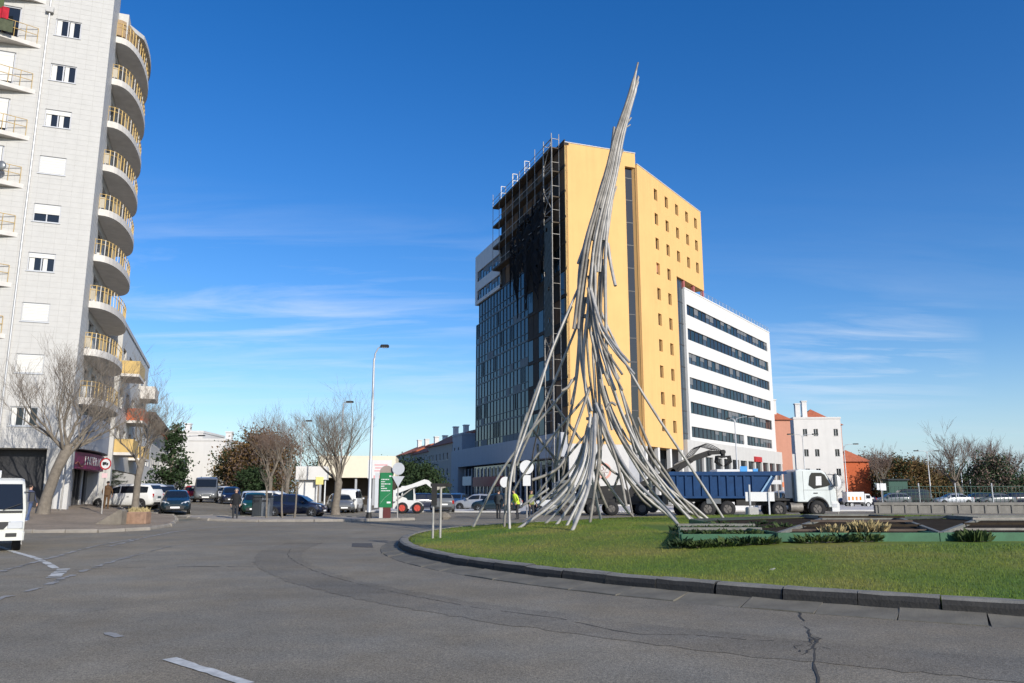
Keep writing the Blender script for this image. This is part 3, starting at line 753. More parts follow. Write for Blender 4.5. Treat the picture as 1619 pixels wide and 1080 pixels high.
# stripped bay
soot_p = []
for k, m_ in enumerate((M_BROWN, M_SOOT, M_CW1, M_BROWN, M_CW1)):
    mb = MB(); mb.box(0.02, .98, .02, .12, .02, .98, 0); mb.box(0, 1, .0, .05, -.03, .06, 1)
    mb.box(-.012, .03, -.02, .05, 0, 1, 1)
    soot_p.append(mb.mesh('stripped_panel', [m_, M_SOOT]))
for f in range(11):
    z = Z0 + f * 3.28
    h_ = min(3.28, HT - .3 - z)
    x = 23.2 if f < 7 else 12.3
    while x < CL - .05:
        w = min(1.82, CL - x)
        if f >= 8: kk = RN.choice((0, 0, 3, 0, 1))
        elif f == 7: kk = RN.choice((1, 1, 2, 0))
        elif x < 29: kk = RN.choice((4, 4, 2, 1))
        else: kk = RN.choice((0, 1, 1, 3, 2))
        part('stripped_panel', soot_p[kk], None, tower, FC @ Matrix.Translation((x, -.02, z)) @ Matrix.Diagonal((w, 1, h_, 1)))
        x += w
mb = MB()
for f in range(12): mb.box(12.3 if f > 7 else 23.2, CL, -.10, .04, Z0 + f * 3.28 - .28, Z0 + f * 3.28 + .02)
mb.box(12.2, CL + .02, -.14, .5, HT - .32, HT + .05)
part('floor_edge', mb, M_SOOT, tower, FC)
mb = MB(); mb.box(CL - .12, CL + .0, -.05, .3, 7.1, HT); part('corner_strip', mb, M_YELD, tower, FC)
# left podium: grey band over a striped shopfront
mb = MB(); mb.box(-10.6, CL - .2, -.9, 3, 5.6, 8.38); mb.box(-10.6, -6.5, -.9, 3, 0, 5.6)
part('podium_band', mb, M_GREY, tower, FC)
mb = MB(); mb.box(-6.5, CL - .2, .5, .7, 0, 5.6)
part('shopfront_glass', mb, M_GLASSD, tower, FC)
fin = MB(); fin.box(0, .22, -.14, 0, 0, 5.2); finm = fin.mesh('shopfront_fin', M_GREY)
for k in range(22): part('shopfront_fin', finm, None, tower, FC @ Matrix.Translation((-3.6 + k * 1.8, -.5, 0)))
mb = MB(); mb.box(2, 16, -1.0, -.92, 2.4, 3.8); part('shop_sign', mb, M_RED, tower, FC)
mb = MB(); mb.box(-3.5, 1.2, -1.0, -.92, 2.6, 4.0); part('shop_sign', mb, M_SIGNB, tower, FC)

# scaffolding in front of the dark side (stands on the podium and pavement, can be taken away)
scaf = thing('scaffolding', 'steel scaffolding with plank decks up the dark side of the yellow tower', 'scaffolding', FC @ Matrix.Translation((34, -1.5, 0)))
def tubes(name, segs, r, m_, par=scaf, M=FC):
    mb = MB()
    for a, b in segs: mb.tube([a, b], r, 5, 0, True, False)
    return part(name, mb, m_, par, M)
XS = [34.9, 32.3, 29.6]
for x in XS[:2]:
    for y in (-.35, -1.35): tubes('upright', [((x, y, 0), (x, y, 45.6))], .06, M_GALV)
tubes('upright', [((29.6, -.35, 29.5), (29.6, -.35, 44.8))], .07, M_GALV)
segs = []
for k in range(15):
    z = 1.5 + 3.1 * k
    if z > 46: break
    segs += [((34.9, -.35, z), (34.9, -1.35, z)), ((32.3, -.35, z), (32.3, -1.35, z)), ((32.3, -1.35, z), (34.9, -1.35, z)), ((32.3, -1.35, z - 1), (34.9, -1.35, z - 1))]
    segs += [((32.3, -1.35, z), (34.9, -1.35, z + 3.1 if k % 2 else z - 3.1))] if z < 42 else []
for sg_ in segs: tubes('brace', [sg_], .045, M_GALV if sg_[0][2] > 29 else M_GALV2)
for z in (33.9, 37.2, 40.5, 43.6):
    mb = MB(); mb.box(12.0, 35.0, -1.3, -.3, z, z + .14, 0); mb.box(12.0, 35.0, -1.34, -1.30, z, z + .28, 0)
    part('plank_deck', mb, mat('weathered_plank', (0.085, 0.065, 0.045), 0.9, var=0.35, scale=3), scaf, FC)
segs = []; ups = []
for k in range(9):
    x = 12.2 + k * 2.85
    ups.append(((x, -1.35, 33.9), (x, -1.35, 45.0 + (.8 if k % 3 == 0 else 0))))
for z in (44.2, 44.8, 41.4, 38.2, 34.8): segs.append(((12.0, -1.35, z), (35, -1.35, z)))
tubes('guard_rail', segs, .04, M_GALV)
for u in ups: tubes('standard', [u], .045, M_GALV)
# white ladder frames on the roof corner
for x in (15.5, 20.5, 25.2):
    mb = MB()
    for y in (-1.2, -.5): mb.tube([(x, y, 43.7), (x, y, 45.9)], .06, 5)
    mb.tube([(x, -1.2, 45.9), (x, -.5, 45.9)], .06, 5); mb.tube([(x, -1.2, 44.9), (x, -.5, 44.9)], .06, 5)
    part('hoist_frame', mb, M_SIGNW, scaf, FC)
# torn black netting, ragged and slightly billowing
mb = MB(); nx, nz_ = 40, 46
rr = random.Random(3)
edge_lo = [27.5 + 3.0 * math.sin(k * .55) + rr.uniform(-1.1, 1.1) + (k / nx) * 1.0 for k in range(nx + 1)]
edge_hi = [36.2 + 2.6 * (k / nx) + rr.uniform(-.9, .9) for k in range(nx + 1)]
pt = lambda i, j: (20.2 + 12.4 * i / nx, -1.45 - .22 * math.sin(i * .7) - .12 * math.sin(j * .9 + i * .3), edge_lo[i] + (edge_hi[i] - edge_lo[i]) * j / nz_)
for i in range(nx):
    for j in range(nz_):
        if rr.random() < .05 or (j < 6 and rr.random() < .35) or (j > nz_ - 7 and rr.random() < .4) or (i < 5 and rr.random() < .4): continue
        mb.quad(pt(i, j), pt(i + 1, j), pt(i + 1, j + 1), pt(i, j + 1))
nme = part('torn_net', mb, M_NET, scaf, FC)
md = nme.modifiers.new('thick', 'SOLIDIFY'); md.thickness = 0.03
mb = MB()
for i in range(26):
    z = 20.0 + i * .55
    for j in range(4):
        if rr.random() < .07: continue
        mb.quad((32.4 + j * .6, -1.42 - .05 * ((i + j) % 2), z), (33.0 + j * .6, -1.42 - .05 * ((i + j + 1) % 2), z), (33.0 + j * .6, -1.42 - .05 * ((i + j) % 2), z + .55), (32.4 + j * .6, -1.42 - .05 * ((i + j + 1) % 2), z + .55))
md = part('debris_net', mb, mat('grey_debris_net', (0.07, 0.085, 0.08), 0.9, var=0.4), scaf, FC).modifiers.new('thick', 'SOLIDIFY'); md.thickness = 0.02

# ---------------------------------------------------------------- left apartment block
AP = (-25.1, 45.0)
apt = thing('apartment_block', 'tall pale grey tiled apartment block with curved corner balconies', 'building', fr(AP[0], AP[1], 0, 0))
FF = fr(AP[0], AP[1], 0, 20); FS = fr(AP[0], AP[1], 0, 110)
ATOP = 37.0
rows = [29.6 - 2.98 * k for k in range(9)]
WX = (-3.05, -1.65)
holes = [(*WX, z - .55, z + .55) for z in rows]
doors = [(-7.6, -4.9, z - 1.35, z + .85) for z in rows]
mb = MB(); mb.holed(15, 4.0, ATOP, holes + doors, .16, y=0.0, x0=-15, rmi=0)
mb.quad((0, 0, .3), (0, 2.2, .3), (0, 2.2, ATOP), (0, 0, ATOP)); mb.quad((-15, 0, ATOP), (0, 0, ATOP), (0, 2.4, ATOP), (-15, 2.4, ATOP)); mb.quad((0, 2.2, 31), (0, 2.4, 31), (0, 2.4, ATOP), (0, 2.2, ATOP)); mb.quad((0, 2.4, 31), (-15, 2.4, 31), (-15, 2.4, ATOP), (0, 2.4, ATOP))
mb.box(-1.0, 0.0, 0.001, .6, .2, 4.0)
mb.box(-15, -9.0, 0.001, .6, .2, 4.0)
part('wall', mb, M_TILEJ, apt, FF)
# wall tiles: each tile real, joined into one part (several thousand)
mb = MB()
tw, th = .60, .33
nz_ = int((ATOP - 4.0) / th)
for j in range(nz_):
    for i in range(25):
        z0, z1 = 4.0 + j * th, 4.0 + (j + 1) * th
        x0, x1 = -15 + i * tw, -15 + (i + 1) * tw
        y = -.004 - rr.uniform(0, .002)
        bits = [(x0 + .006, x1 - .006, z0 + .005, z1 - .005)]
        for h in holes + doors:                              # cut the tile round the opening
            nb = []
            for a, b, c, d in bits:
                if b <= h[0] or a >= h[1] or d <= h[2] or c >= h[3]: nb.append((a, b, c, d)); continue
                m0, m1 = max(a, h[0]), min(b, h[1])
                nb += [q for q in ((a, h[0], c, d), (h[1], b, c, d), (m0, m1, c, h[2]), (m0, m1, h[3], d)) if q[1] - q[0] > .01 and q[3] - q[2] > .01]
            bits = nb
        for a, b, c, d in bits: mb.box(a, b, y, .02, c, d)
    z0, z1 = 4.0 + j * th, 4.0 + (j + 1) * th
    for i in range(4):
        mb.box(-.02, .005 + rr.uniform(0, .002), i * .55 + .008, (i + 1) * .55 - .008, z0 + .008, z1 - .008)
tag(part('wall_tiles', mb, M_TILE, apt, FF), kind='stuff')
# windows: frame, pane and shutter sub-parts
fm = MB()
for a, b, c, d in ((-.7, -.64, -.55, .55), (.64, .7, -.55, .55), (-.03, .03, -.49, .49), (-.64, .64, -.55, -.49), (-.64, .64, .49, .55)): fm.box(a, b, .05, .12, c, d)
fm.box(-.75, .75, -.05, .06, -.60, -.551)
fme = fm.mesh('window', M_ALU)
pm = MB(); pm.box(-.64, -.03, .09, .10, -.49, .49); pm.box(.03, .64, .09, .10, -.49, .49); pme = pm.mesh('pane', M_GLASSD)
cm = MB(); cm.box(-.62, -.36, .085, .088, -.49, .49); cm.box(.08, .3, .085, .088, -.49, .49); cme = cm.mesh('curtain', M_SHUT)
def shutter_mesh(frac, w=1.28, h=.98, full=.49):
    s_ = MB(); n = max(2, int(frac * 12)); z = full
    for k in range(n):
        hh = frac * h / n; s_.box(-w / 2, w / 2, .03 + .006 * (k % 2), .045, z - hh + .006, z); z -= hh
    return s_.mesh('shutter', M_SHUT)
SH = {f: shutter_mesh(f) for f in (1.0, .55, .45, .25)}
fr_ = [0, 0, .25, 1.0, .55, .25, 1.0, 1.0, 0]
for z, f in zip(rows, fr_):
    M = FF @ Matrix.Translation((-2.35, 0, z))
    w = part('window', fme, None, apt, M); part('pane', pme, None, w, M)
    if f < .3: part('curtain', cme, None, w, M)
    if f: part('shutter', SH[f], None, w, M)
dfm = MB()
for a, b in ((-1.35, -1.27), (1.27, 1.35), (-.04, .04)): dfm.box(a, b, .05, .12, -1.35, .85)
dfm.box(-1.35, 1.35, .05, .12, .77, .85); dfme = dfm.mesh('balcony_door', M_ALU)
dpm = MB(); dpm.box(-1.27, 1.27, .09, .10, -1.35, .77); dpme = dpm.mesh('pane', M_GLASSD)
DSH = {f: shutter_mesh(f, 2.5, 2.1, .77) for f in (1.0, .85, .6)}
dfr = [.0, .85, .85, .6, 1.0, 1.0, .85, 1.0, .6]
# wedge balconies on the front
bal = MB(); bal.prism([(-3.7, -.01), (-15, -.01), (-15, -1.9), (-8, -1.35), (-5.6, -.75)], 0, .26); balm = bal.mesh('front_balcony', M_SLAB)
brl = MB()
for p, q in (((-3.9, -.08), (-5.6, -.70)), ((-5.6, -.70), (-8, -1.3)), ((-8, -1.3), (-15, -1.85))):
    for h in (1.0, .55): brl.tube([(*p, .26 + h), (*q, .26 + h)], .022, 4)
    for k in range(3): t = k / 3; x, y = p[0] + (q[0] - p[0]) * t, p[1] + (q[1] - p[1]) * t; brl.tube([(x, y, .26), (x, y, 1.26)], .02, 4)
brlm = brl.mesh('balcony_railing', M_YELD)
for k, z in enumerate(rows):
    M = FF @ Matrix.Translation((-6.25, 0, z))
    d_ = part('balcony_door', dfme, None, apt, M); part('pane', dpme, None, d_, M)
    if dfr[k]: part('shutter', DSH[dfr[k]], None, d_, M)
    b = part('front_balcony', balm, None, apt, FF @ Matrix.Translation((0, 0, z - 1.62)))
    part('balcony_railing', brlm, None, b, wm(b))
b = part('front_balcony', balm, None, apt, FF @ Matrix.Translation((0, 0, rows[0] + 1.36))); part('balcony_railing', brlm, None, b, wm(b))
mb = MB(); mb.tube([(-3.42, -.09, 4.2), (-3.42, -.09, ATOP)], .055, 6); part('downpipe', mb, M_ALU, apt, FF)
mb = MB(); mb.box(-3.6, -3.2, -.25, -.02, 30.4, 30.75); part('pipe_box', mb, M_PALE, apt, FF)
# side wing with the curved balconies
SL = 11.8
M_FROST = mat('frosted_ochre_panel', (0.33, 0.29, 0.22), 0.5, var=0.12)
lev = [6.75 + 2.95 * k for k in range(9)]
sdo = [(a, a + 2.0, z + .3, z + 2.45) for z in [3.8] + lev[:-1] for a in (3.4, 6.2, 9.0)]
mb = MB(); mb.holed(SL - 2.2, 4.0, 32.0, [h for h in sdo if h[2] > 4.1], .15, y=.10, x0=2.2)
mb.quad((SL, .1, 0), (SL, 8, 0), (SL, 8, 32.0), (SL, .1, 32.0)); mb.quad((2.2, .1, 32.0), (SL, .1, 32.0), (SL, 8, 32.0), (2.2, 8, 32.0))
part('side_wall', mb, M_TILE, apt, FS)
sd = MB(); sd.box(0, 2, .17, .2, 0, 2.15, 0); sd.box(.96, 1.04, .12, .17, 0, 2.15, 1); sd.box(0, .06, .12, .17, 0, 2.15, 1); sd.box(1.94, 2, .12, .17, 0, 2.15, 1); sdm = sd.mesh('side_window', [M_GLASSD, M_ALU])
for h in sdo:
    if h[2] > 4.1: part('side_window', sdm, None, apt, FS @ Matrix.Translation((h[0], .1, h[2])))
def arc(bulge, n=22, x0=2.0, x1=SL - .3):
    cx_ = (x0 + x1) / 2; hw = (x1 - x0) / 2
    return [(cx_ - hw * math.cos(math.pi * k / n), -bulge * math.sin(math.pi * k / n) ** .72) for k in range(n + 1)]
for k, z in enumerate(lev):
    B_ = 1.5
    mb = MB(); P = [(2.0, .08)] + arc(B_) + [(SL - .3, .08)]
    mb.prism(P, z, z + .42)
    b = part('curved_balcony', mb, M_SLAB, apt, FS)
    A = arc(B_ - .10); mb = MB()
    for h in (1.18, .85): mb.tube([(x, y, z + .42 + h * .82) for x, y in A], .022, 4)
    part('balcony_railing', mb, M_YELD, b, FS)
    for i in range(0, 23):
        x, y = A[i]
        mb = MB(); mb.box(x - .025, x + .025, y - .025, y + .025, z + .42, z + 1.42)
        part('railing_post', mb, M_PALE if i % 4 == 2 else M_YELD, b, FS)
    if k < 8:
        for i in range(len(A) - 1):
            if i % 4 in (1, 2) or (k + i) % 3 == 0: continue
            mb = MB(); (xa, ya), (xb, yb) = A[i], A[i + 1]; mb.quad((xa, ya + .05, z + .50), (xb, yb + .05, z + .50), (xb, yb + .05, z + 1.2), (xa, ya + .05, z + 1.2))
            part('railing_panel', mb, M_FROST, b, FS)
mb = MB(); mb.prism([(2.0, .08)] + [(x, y * 1.04) for x, y in arc(1.5)][7:] + [(SL, .08)], 32.05, 32.35); part('roof_slab', mb, M_PALE, apt, FS)
mb = MB(); mb.box(2.25, 3.4, -.6, .08, 31.2, 32.6); part('roof_parapet', mb, M_PALE, apt, FS)
mb = MB(); mb.prism([(x, y) for x, y in [(2.5, 0)] + arc(1.15) + [(SL - .5, 0)]], 30.9, 32.0); part('penthouse_wall', mb, mat('ochre_brown_panel', (0.34, 0.24, 0.14), 0.8, var=0.1), apt, FS)
# ground floor: shop with its magenta sign
mb = MB(); mb.prism([(0.02, .1)] + [(x, y * .5) for x, y in arc(2.2, 16, .3, SL)] + [(SL, .1)], 4.05, 6.0); part('shop_fascia_wall', mb, M_GREY, apt, FS)
for x in (-.0, 4.4, 8.2, 11.1):
    mb = MB(); mb.box(x, x + .6, -.25 if x > 9 or x < 1 else .33, .41, .2, 4.05); part('shop_pillar', mb, M_PALE, apt, FS)
mb = MB(); mb.box(.3, 11.7, .42, .5, .2, 4.05, 0)
for k in range(9): mb.box(.6 + k * 1.15, .66 + k * 1.15, .34, .42, .2, 4.05, 1)
part('shop_window', mb, [M_GLASSD, M_FRAME], apt, FS)
mb = MB(); mb.box(-8.9, -1.0, .9, 1.0, .2, 4.05); part('shop_recess', mb, M_BLKPL, apt, FF)
for x in (-4.2, -6.8):
    mb = MB(); mb.box(x, x + .5, .1, .6, .2, 4.0); part('shop_pillar', mb, M_PALE, apt, FF)
sgn = thing('shop_sign_board', 'long magenta shop sign reading INTERIO above the corner shop', 'sign', FS @ Matrix.Translation((0.5, -.12, 2.95)))
mb = MB(); mb.prism([(0.3, .1), (.3, -.12), (3, -.62), (6, -.80), (9.0, -.62), (11, -.1), (11, .1)], 0, .95); part('panel', mb, M_MAGENTA, sgn)
mb = MB(); mb.box(-.02, .28, -.16, .06, -.05, 1.0); part('end_panel', mb, M_SIGNW, sgn)
mb = MB()
for k in range(9):
    t = k / 8; mb.bar((.55 + 1.0 * t, -.17 - .185 * t - .03, .25 + .12 * math.sin(t * 5)), (.55 + 1.0 * t + .13, -.17 - .185 * t - .055, .25 + .12 * math.sin(t * 5 + .6)), .05, .03)
part('logo_stroke', mb, M_PINK, sgn)
for k, ch in enumerate('INTERIO'):
    x = 2.05 + .60 * k
    y = -.12 - .50 * (x - .3) / 2.7 if x < 3 else -.62 - .18 * (x - 3) / 3
    an = math.degrees(math.atan2(-.50, 2.7)) if x < 3 else math.degrees(math.atan2(-.18, 3))
    text('letter', ch, .72, M_SIGNW, sgn, wm(sgn) @ Matrix.Translation((x, y - .03, .46)) @ Matrix.Rotation(rad(an), 4, 'Z') @ Matrix.Diagonal((1.0, 1, 1.0, 1)), .012)
mb = MB(); mb.prism([(-15, .3), (-.2, .3), (-.2, 2.1), (-9, 12), (-15, 12)], 3.95, 31.7); mb.prism([(-15, .3), (-.2, .3), (-.2, 2.1), (-15, 2.1)], 31.7, ATOP - .2)
mb.prism([(-.7, 2.4), (-.7, SL + 1.2), (-9, SL + 1), (-9, 2.4)], 4, 31.8)
part('core', mb, M_TILEJ, apt, FF)
# satellite dish and laundry on the balconies
d_ = solo('satellite_dish', MB(), M_GREYCAR, 'grey satellite dish on a front balcony of the apartment block', 'dish', FF @ Matrix.Translation((-5.4, -.85, rows[3] - .55)))
mb = MB(); mb.ball((0, 0, 0), (.36, .10, .36), 14, 6); mb.tube([(0, 0, -.1), (0, .1, -.6)], .025, 5); mb.tube([(0, -.05, -.2), (0, -.45, 0)], .015, 4); d_.data = mb.mesh('satellite_dish', M_GREYCAR)
d_ = solo('satellite_dish', MB(), M_GREYCAR, 'second smaller satellite dish just beside the larger dish', 'dish', FF @ Matrix.Translation((-4.8, -.6, rows[3] - .6)))
mb = MB(); mb.ball((0, 0, 0), (.27, .08, .30), 14, 6); mb.tube([(0, 0, -.1), (0, .1, -.5)], .025, 5); d_.data = mb.mesh('satellite_dish', M_GREYCAR)
for x0, x1, zz_, c_, nm in ((-6.1, -5.3, rows[0] - .15, (0.40, 0.015, 0.03), 'red'), (-7.0, -5.6, rows[0] + .52, (0.07, 0.09, 0.04), 'dark olive'), (-6.8, -5.0, rows[0] - .95, (0.075, 0.085, 0.05), 'patterned khaki')):
    mb = MB(); n = 8
    for i in range(n):
        a, b = x0 + (x1 - x0) * i / n, x0 + (x1 - x0) * (i + 1) / n
        ya, yb = -1.0 - .06 * math.sin(i * 1.4), -1.0 - .06 * math.sin((i + 1) * 1.4)
        mb.quad((a, ya, zz_ - .45), (b, yb, zz_ - .42), (b, yb, zz_ + .3), (a, ya, zz_ + .3))
    o = solo('laundry_cloth', mb, mat(nm.replace(' ', '_') + '_cloth', c_, 0.9, var=0.3, scale=5), f'{nm} cloth hung over the top left balcony railing', 'laundry', FF, 'laundry on the top balcony')
    o.modifiers.new('thick', 'SOLIDIFY').thickness = .02

# lower wing of the block further along the street
low = thing('lower_apartment_wing', 'lower grey apartment building with orange panels beside the tall tiled block', 'building', FS @ Matrix.Translation((12.0, -.9, 0)))
lw = [(1 + 4.2 * k, 3.0 + 4.2 * k, z, z + 1.5) for k in range(5) for z in (4.8, 7.7, 10.6)]
mb = MB(); mb.holed(22, 0, 13.6, lw + [(.8, 21, .3, 3.2)], .2); mb.quad((0, 0, 0), (0, 0, 13.6), (0, 9, 13.6), (0, 9, 0)); mb.quad((22, 0, 0), (22, 9, 0), (22, 9, 13.6), (22, 0, 13.6)); mb.quad((0, 0, 13.6), (22, 0, 13.6), (22, 9, 13.6), (0, 9, 13.6))
mb.box(-.05, 22.05, -.08, .2, 13.6, 13.9)
part('wall', mb, M_TILE, low)
lwm = MB(); lwm.box(0, 2, .15, .2, 0, 1.5, 0); lwm.box(.97, 1.03, .1, .15, 0, 1.5, 1); lwm.box(0, 2, -.04, .15, -.06, 0, 1); lwme = lwm.mesh('window', [M_GLASSD, M_ALU])
for h in lw: part('window', lwme, None, low, wm(low) @ Matrix.Translation((h[0], 0, h[2])))
mb = MB(); mb.box(.8, 21, .2, .3, .3, 3.2); part('shop_glass', mb, M_GLASSD, low)
for k, (x, z, m_) in enumerate(((.4, 4.2, M_YELD), (6.5, 7.0, M_REDWALL), (.4, 9.9, M_YELD), (10.5, 4.2, M_YELD), (15.5, 9.9, M_SLAB))):
    mb = MB(); mb.box(x, x + 4.2, -1.25, -.02, z, z + .2, 0); mb.box(x, x + 4.2, -1.25, -1.17, z + .2, z + 1.15, 1); mb.box(x, x + .08, -1.17, -.02, z + .2, z + 1.15, 1); mb.box(x + 4.12, x + 4.2, -1.17, -.02, z + .2, z + 1.15, 1)
    part('balcony', mb, [M_SLAB, m_], low)
# ---------------------------------------------------------------- buildings beyond
def hip(mb, x0, x1, y0, y1, z0, zr, ov=.4, mi=0, gable=False):
    x0, x1, y0, y1 = x0 - ov, x1 + ov, y0 - ov, y1 + ov
    k = 0 if gable else min((y1 - y0), (x1 - x0)) / 2; ym = (y0 + y1) / 2
    mb.add([(x0, y0, z0), (x1, y0, z0), (x1, y1, z0), (x0, y1, z0), (x0 + k, ym, zr), (x1 - k, ym, zr)], [(0, 1, 5, 4), (2, 3, 4, 5), (1, 2, 5), (3, 0, 4), (3, 2, 1, 0)], mi)
def house(name, label, M, W, D, H, wallm, wins=(), roof=None, flat=None, cat='building', wsize=(.9, 1.2), chim=(), sidewins=()):
    t = thing(name, label, cat, M)
    hs = [(x, x + wsize[0], z, z + wsize[1]) for x, z in wins]
    mb = MB(); mb.holed(W, -.3, H, hs, .2)
    mb.quad((0, 0, -.3), (0, 0, H), (0, D, H), (0, D, -.3)); mb.quad((W, 0, -.3), (W, D, -.3), (W, D, H), (W, 0, H)); mb.quad((0, D, -.3), (0, D, H), (W, D, H), (W, D, -.3)); mb.quad((0, 0, H - .01), (W, 0, H - .01), (W, D, H - .01), (0, D, H - .01))
    part('wall', mb, wallm, t)
    wmb_ = MB(); wmb_.box(0, wsize[0], .14, .18, 0, wsize[1], 0); wmb_.box(wsize[0] / 2 - .03, wsize[0] / 2 + .03, .09, .14, 0, wsize[1], 1); wmb_.box(-.06, wsize[0] + .06, -.05, .10, -.07, -.005, 1)
    wme_ = wmb_.mesh('window', [M_GLASSD, M_ALU])
    for h in hs: part('window', wme_, None, t, wm(t) @ Matrix.Translation((h[0], 0, h[2])))
    for y, z in sidewins: part('window', wme_, None, t, wm(t) @ Matrix.Translation((-.17, y, z)) @ Matrix.Rotation(rad(-90), 4, 'Z'))
    r = None
    if roof:
        mb = MB(); hip(mb, 0, W, 0, D, H, roof, gable=(flat == 'gable')); r = part('roof', mb, M_ROOF, t)
    elif flat:
        mb = MB(); mb.box(-.1, W + .1, -.1, .15, H, H + .35); mb.box(-.1, .15, .15, D, H, H + .35); mb.box(W - .15, W + .1, .15, D, H, H + .35); r = part('parapet', mb, wallm, t)
    for x, y, z0, z1 in chim:
        mb = MB(); mb.box(x, x + .9, y, y + .9, z0, z1); mb.box(x - .1, x + 1.0, y - .1, y + 1.0, z1, z1 + .2); part('chimney', mb, M_WHITE, r or t, wm(t))
    return t
# right of the office block
x0 = xat(1226, 158); 
house('salmon_house', 'salmon pink apartment house with red tiled roof beside the white wing', fr(xat(1198, 138), 138, 0, 4), 6.6, 9, 14.0, M_PINK, roof=16.9, chim=((4.0, 1.5, 14, 17.6),))
w_ = [(1.6, 4.6), (3.6, 4.6), (7.3, 4.6), (1.6, 8.2), (3.6, 8.2), (7.3, 8.2), (1.6, 12), (3.6, 12), (7.3, 12)]
house('white_apartment_house', 'white apartment house with small windows and two chimneys right of the salmon one', fr(xat(1263, 150), 150, 0, -3), 8.7, 12, 15.2, M_WHITE, w_, flat='p', chim=((1.1, 2, 15, 18.2), (2.7, 3, 15, 18.8)), wsize=(.8, 1.3))
house('tiled_roof_house', 'red tiled roof rising behind the white apartment house', fr(xat(1268, 168), 168, 0, -3), 9.2, 10, 15.5, M_PINK, roof=19.4)
house('red_house', 'bright orange red house with low hipped roof', fr(xat(1336, 150), 150, 0, -2), 5.0, 9, 7.2, M_REDWALL, roof=9.6)
# street front left of the office block: dark row with red roofs
M_WARM = mat('warm_grey_render', (0.40, 0.35, 0.30), 0.85, var=.08, grime=.2)
row = FC @ Matrix.Translation((-34, 1.0, 0))
for k, (w, h, r_) in enumerate(((17.5, 10.2, 12.9), (15, 9.4, 11.9), (15, 9.8, 12.1))):
    ws = [(1 + 2.6 * i, z) for i in range(int(w / 2.8)) for z in (1.2, 4.6, 7.4)]
    lab = ('grey row house with red roof standing nearest the office block', 'concrete grey row house with red roof between the two other row houses', 'grey row house with red roof at the far end of its row')[k]
    house('row_house', lab, row @ Matrix.Translation((17 - w if k == 0 else (-15.5 if k == 1 else -31), 0, 0)), w, 10, h, M_WARM, ws, roof=r_, flat='gable', chim=((3, 4.2, h, r_ + 1.2), (10, 4.2, h, r_ + 1.0)))
hb = house('flat_roof_house', 'narrow dark grey house with white roof parapet next to the office podium', FC @ Matrix.Translation((-16.8, 1, 0)), 6.0, 9, 11.2, M_GREY, [(1, 5), (3.4, 5), (1, 8), (3.4, 8)], flat='p')
# left street front: row with a dark eave, and the white end block
row = FS @ Matrix.Translation((41, 0, 0))
for k in range(3):
    w = 15.0
    ws = [(1.1 + 2.7 * i, z) for i in range(5) for z in (1.6, 4.6, 7.4)]
    lab = ('pale terrace house with dark eave nearest the tall apartment block', 'pale terrace house with dark eave between two others like it', 'pale terrace house with dark eave farthest down the left street')[k]
    t = house('terrace_house', lab, row @ Matrix.Translation((k * 15.2, 0, 0)), w, 9, 9.6, M_WHITE if k != 1 else M_PALE, ws, roof=12.4, flat='gable', wsize=(1.1, 1.4))
    mb = MB(); mb.box(-.1, w + .1, -1.3, .05, 9.62, 9.98); part('eave', mb, mat('dark_eave_timber', (0.07, 0.05, 0.04), 0.8, var=0.2), t)
house('white_gable_house', 'white blank-walled house closing the left street', fr(xat(252, 128), 128, 0, 4), 6.0, 12, 11.0, M_WHITE, flat='p', chim=((2, 3, 10.6, 12.6),))
house('white_end_house', 'taller white house with stepped top at the end of the left street', fr(xat(290, 120), 120, 0, 3), 5.5, 14, 9.2, M_WHITE, flat='p', chim=((4, 5, 9.2, 10.8),), sidewins=((2, 5), (6, 5)))
# low market hall behind the bare tree, pale canopy roof on dark posts
t = thing('market_hall', 'low hall with a deep cream roof band over a dark open front', 'building', fr(xat(500, 96), 96, 0, 6))
mb = MB(); mb.box(0, 9.2, 0, 10, 3.3, 5.9); part('roof_band', mb, mat('cream_fascia', (0.72, 0.66, 0.52), 0.8, var=0.05), t)
mb = MB(); mb.box(0, 9.2, 4, 4.2, 0, 3.3); part('back_wall', mb, M_SOOT, t)
for k in range(5):
    mb = MB(); mb.box(.2 + k * 2.1, .45 + k * 2.1, .3, .55, 0, 3.3); part('post', mb, M_GREY, t)
t = thing('kiosk', 'small white kiosk with a flat roof and yellow panel by the parked cars', 'kiosk', fr(xat(470, 76), 76, 0, 10))
mb = MB(); mb.cbox(-.3, 2.6, -.3, 3, 2.75, 4.0, .04); part('roof', mb, M_WHITE, t)
mb = MB(); mb.box(0, 1.5, .2, 2.8, 0, 2.75); part('body', mb, M_SIGNW, t)
mb = MB(); mb.box(1.6, 2.3, -.36, -.3, 2.3, 3.0); part('panel', mb, mat('pale_yellow_panel', (0.72, 0.62, 0.22), 0.5), t)
for x in (1.7, 2.45):
    mb = MB(); mb.cyl((x, 0, 0), (x, 0, 2.75), .07, 8); part('post', mb, M_SIGNW, t)
# billboard
t = thing('billboard', 'white advertising billboard with faint pink printing behind the lamp post', 'billboard', fr(xat(579, 66), 66, 0, 6))
mb = MB(); mb.box(0, 1.95, 0, .12, 2.7, 4.2); part('panel', mb, M_SIGNW, t)
mb = MB()
for i, (a, b) in enumerate(((.55, 1.6), (.6, 1.75), (.55, 1.65))): mb.box(a, b, -.006, 0, 3.75 - i * .24, 3.85 - i * .24)
mb.box(.5, 1.3, -.006, 0, 2.72, 2.95)
part('print_line', mb, mat('pink_print', (0.66, 0.34, 0.36), 0.6), t)
for x in (.3, 1.6):
    mb = MB(); mb.box(x, x + .12, .12, .22, 0, 4.0); part('post', mb, M_BLKPL, t)
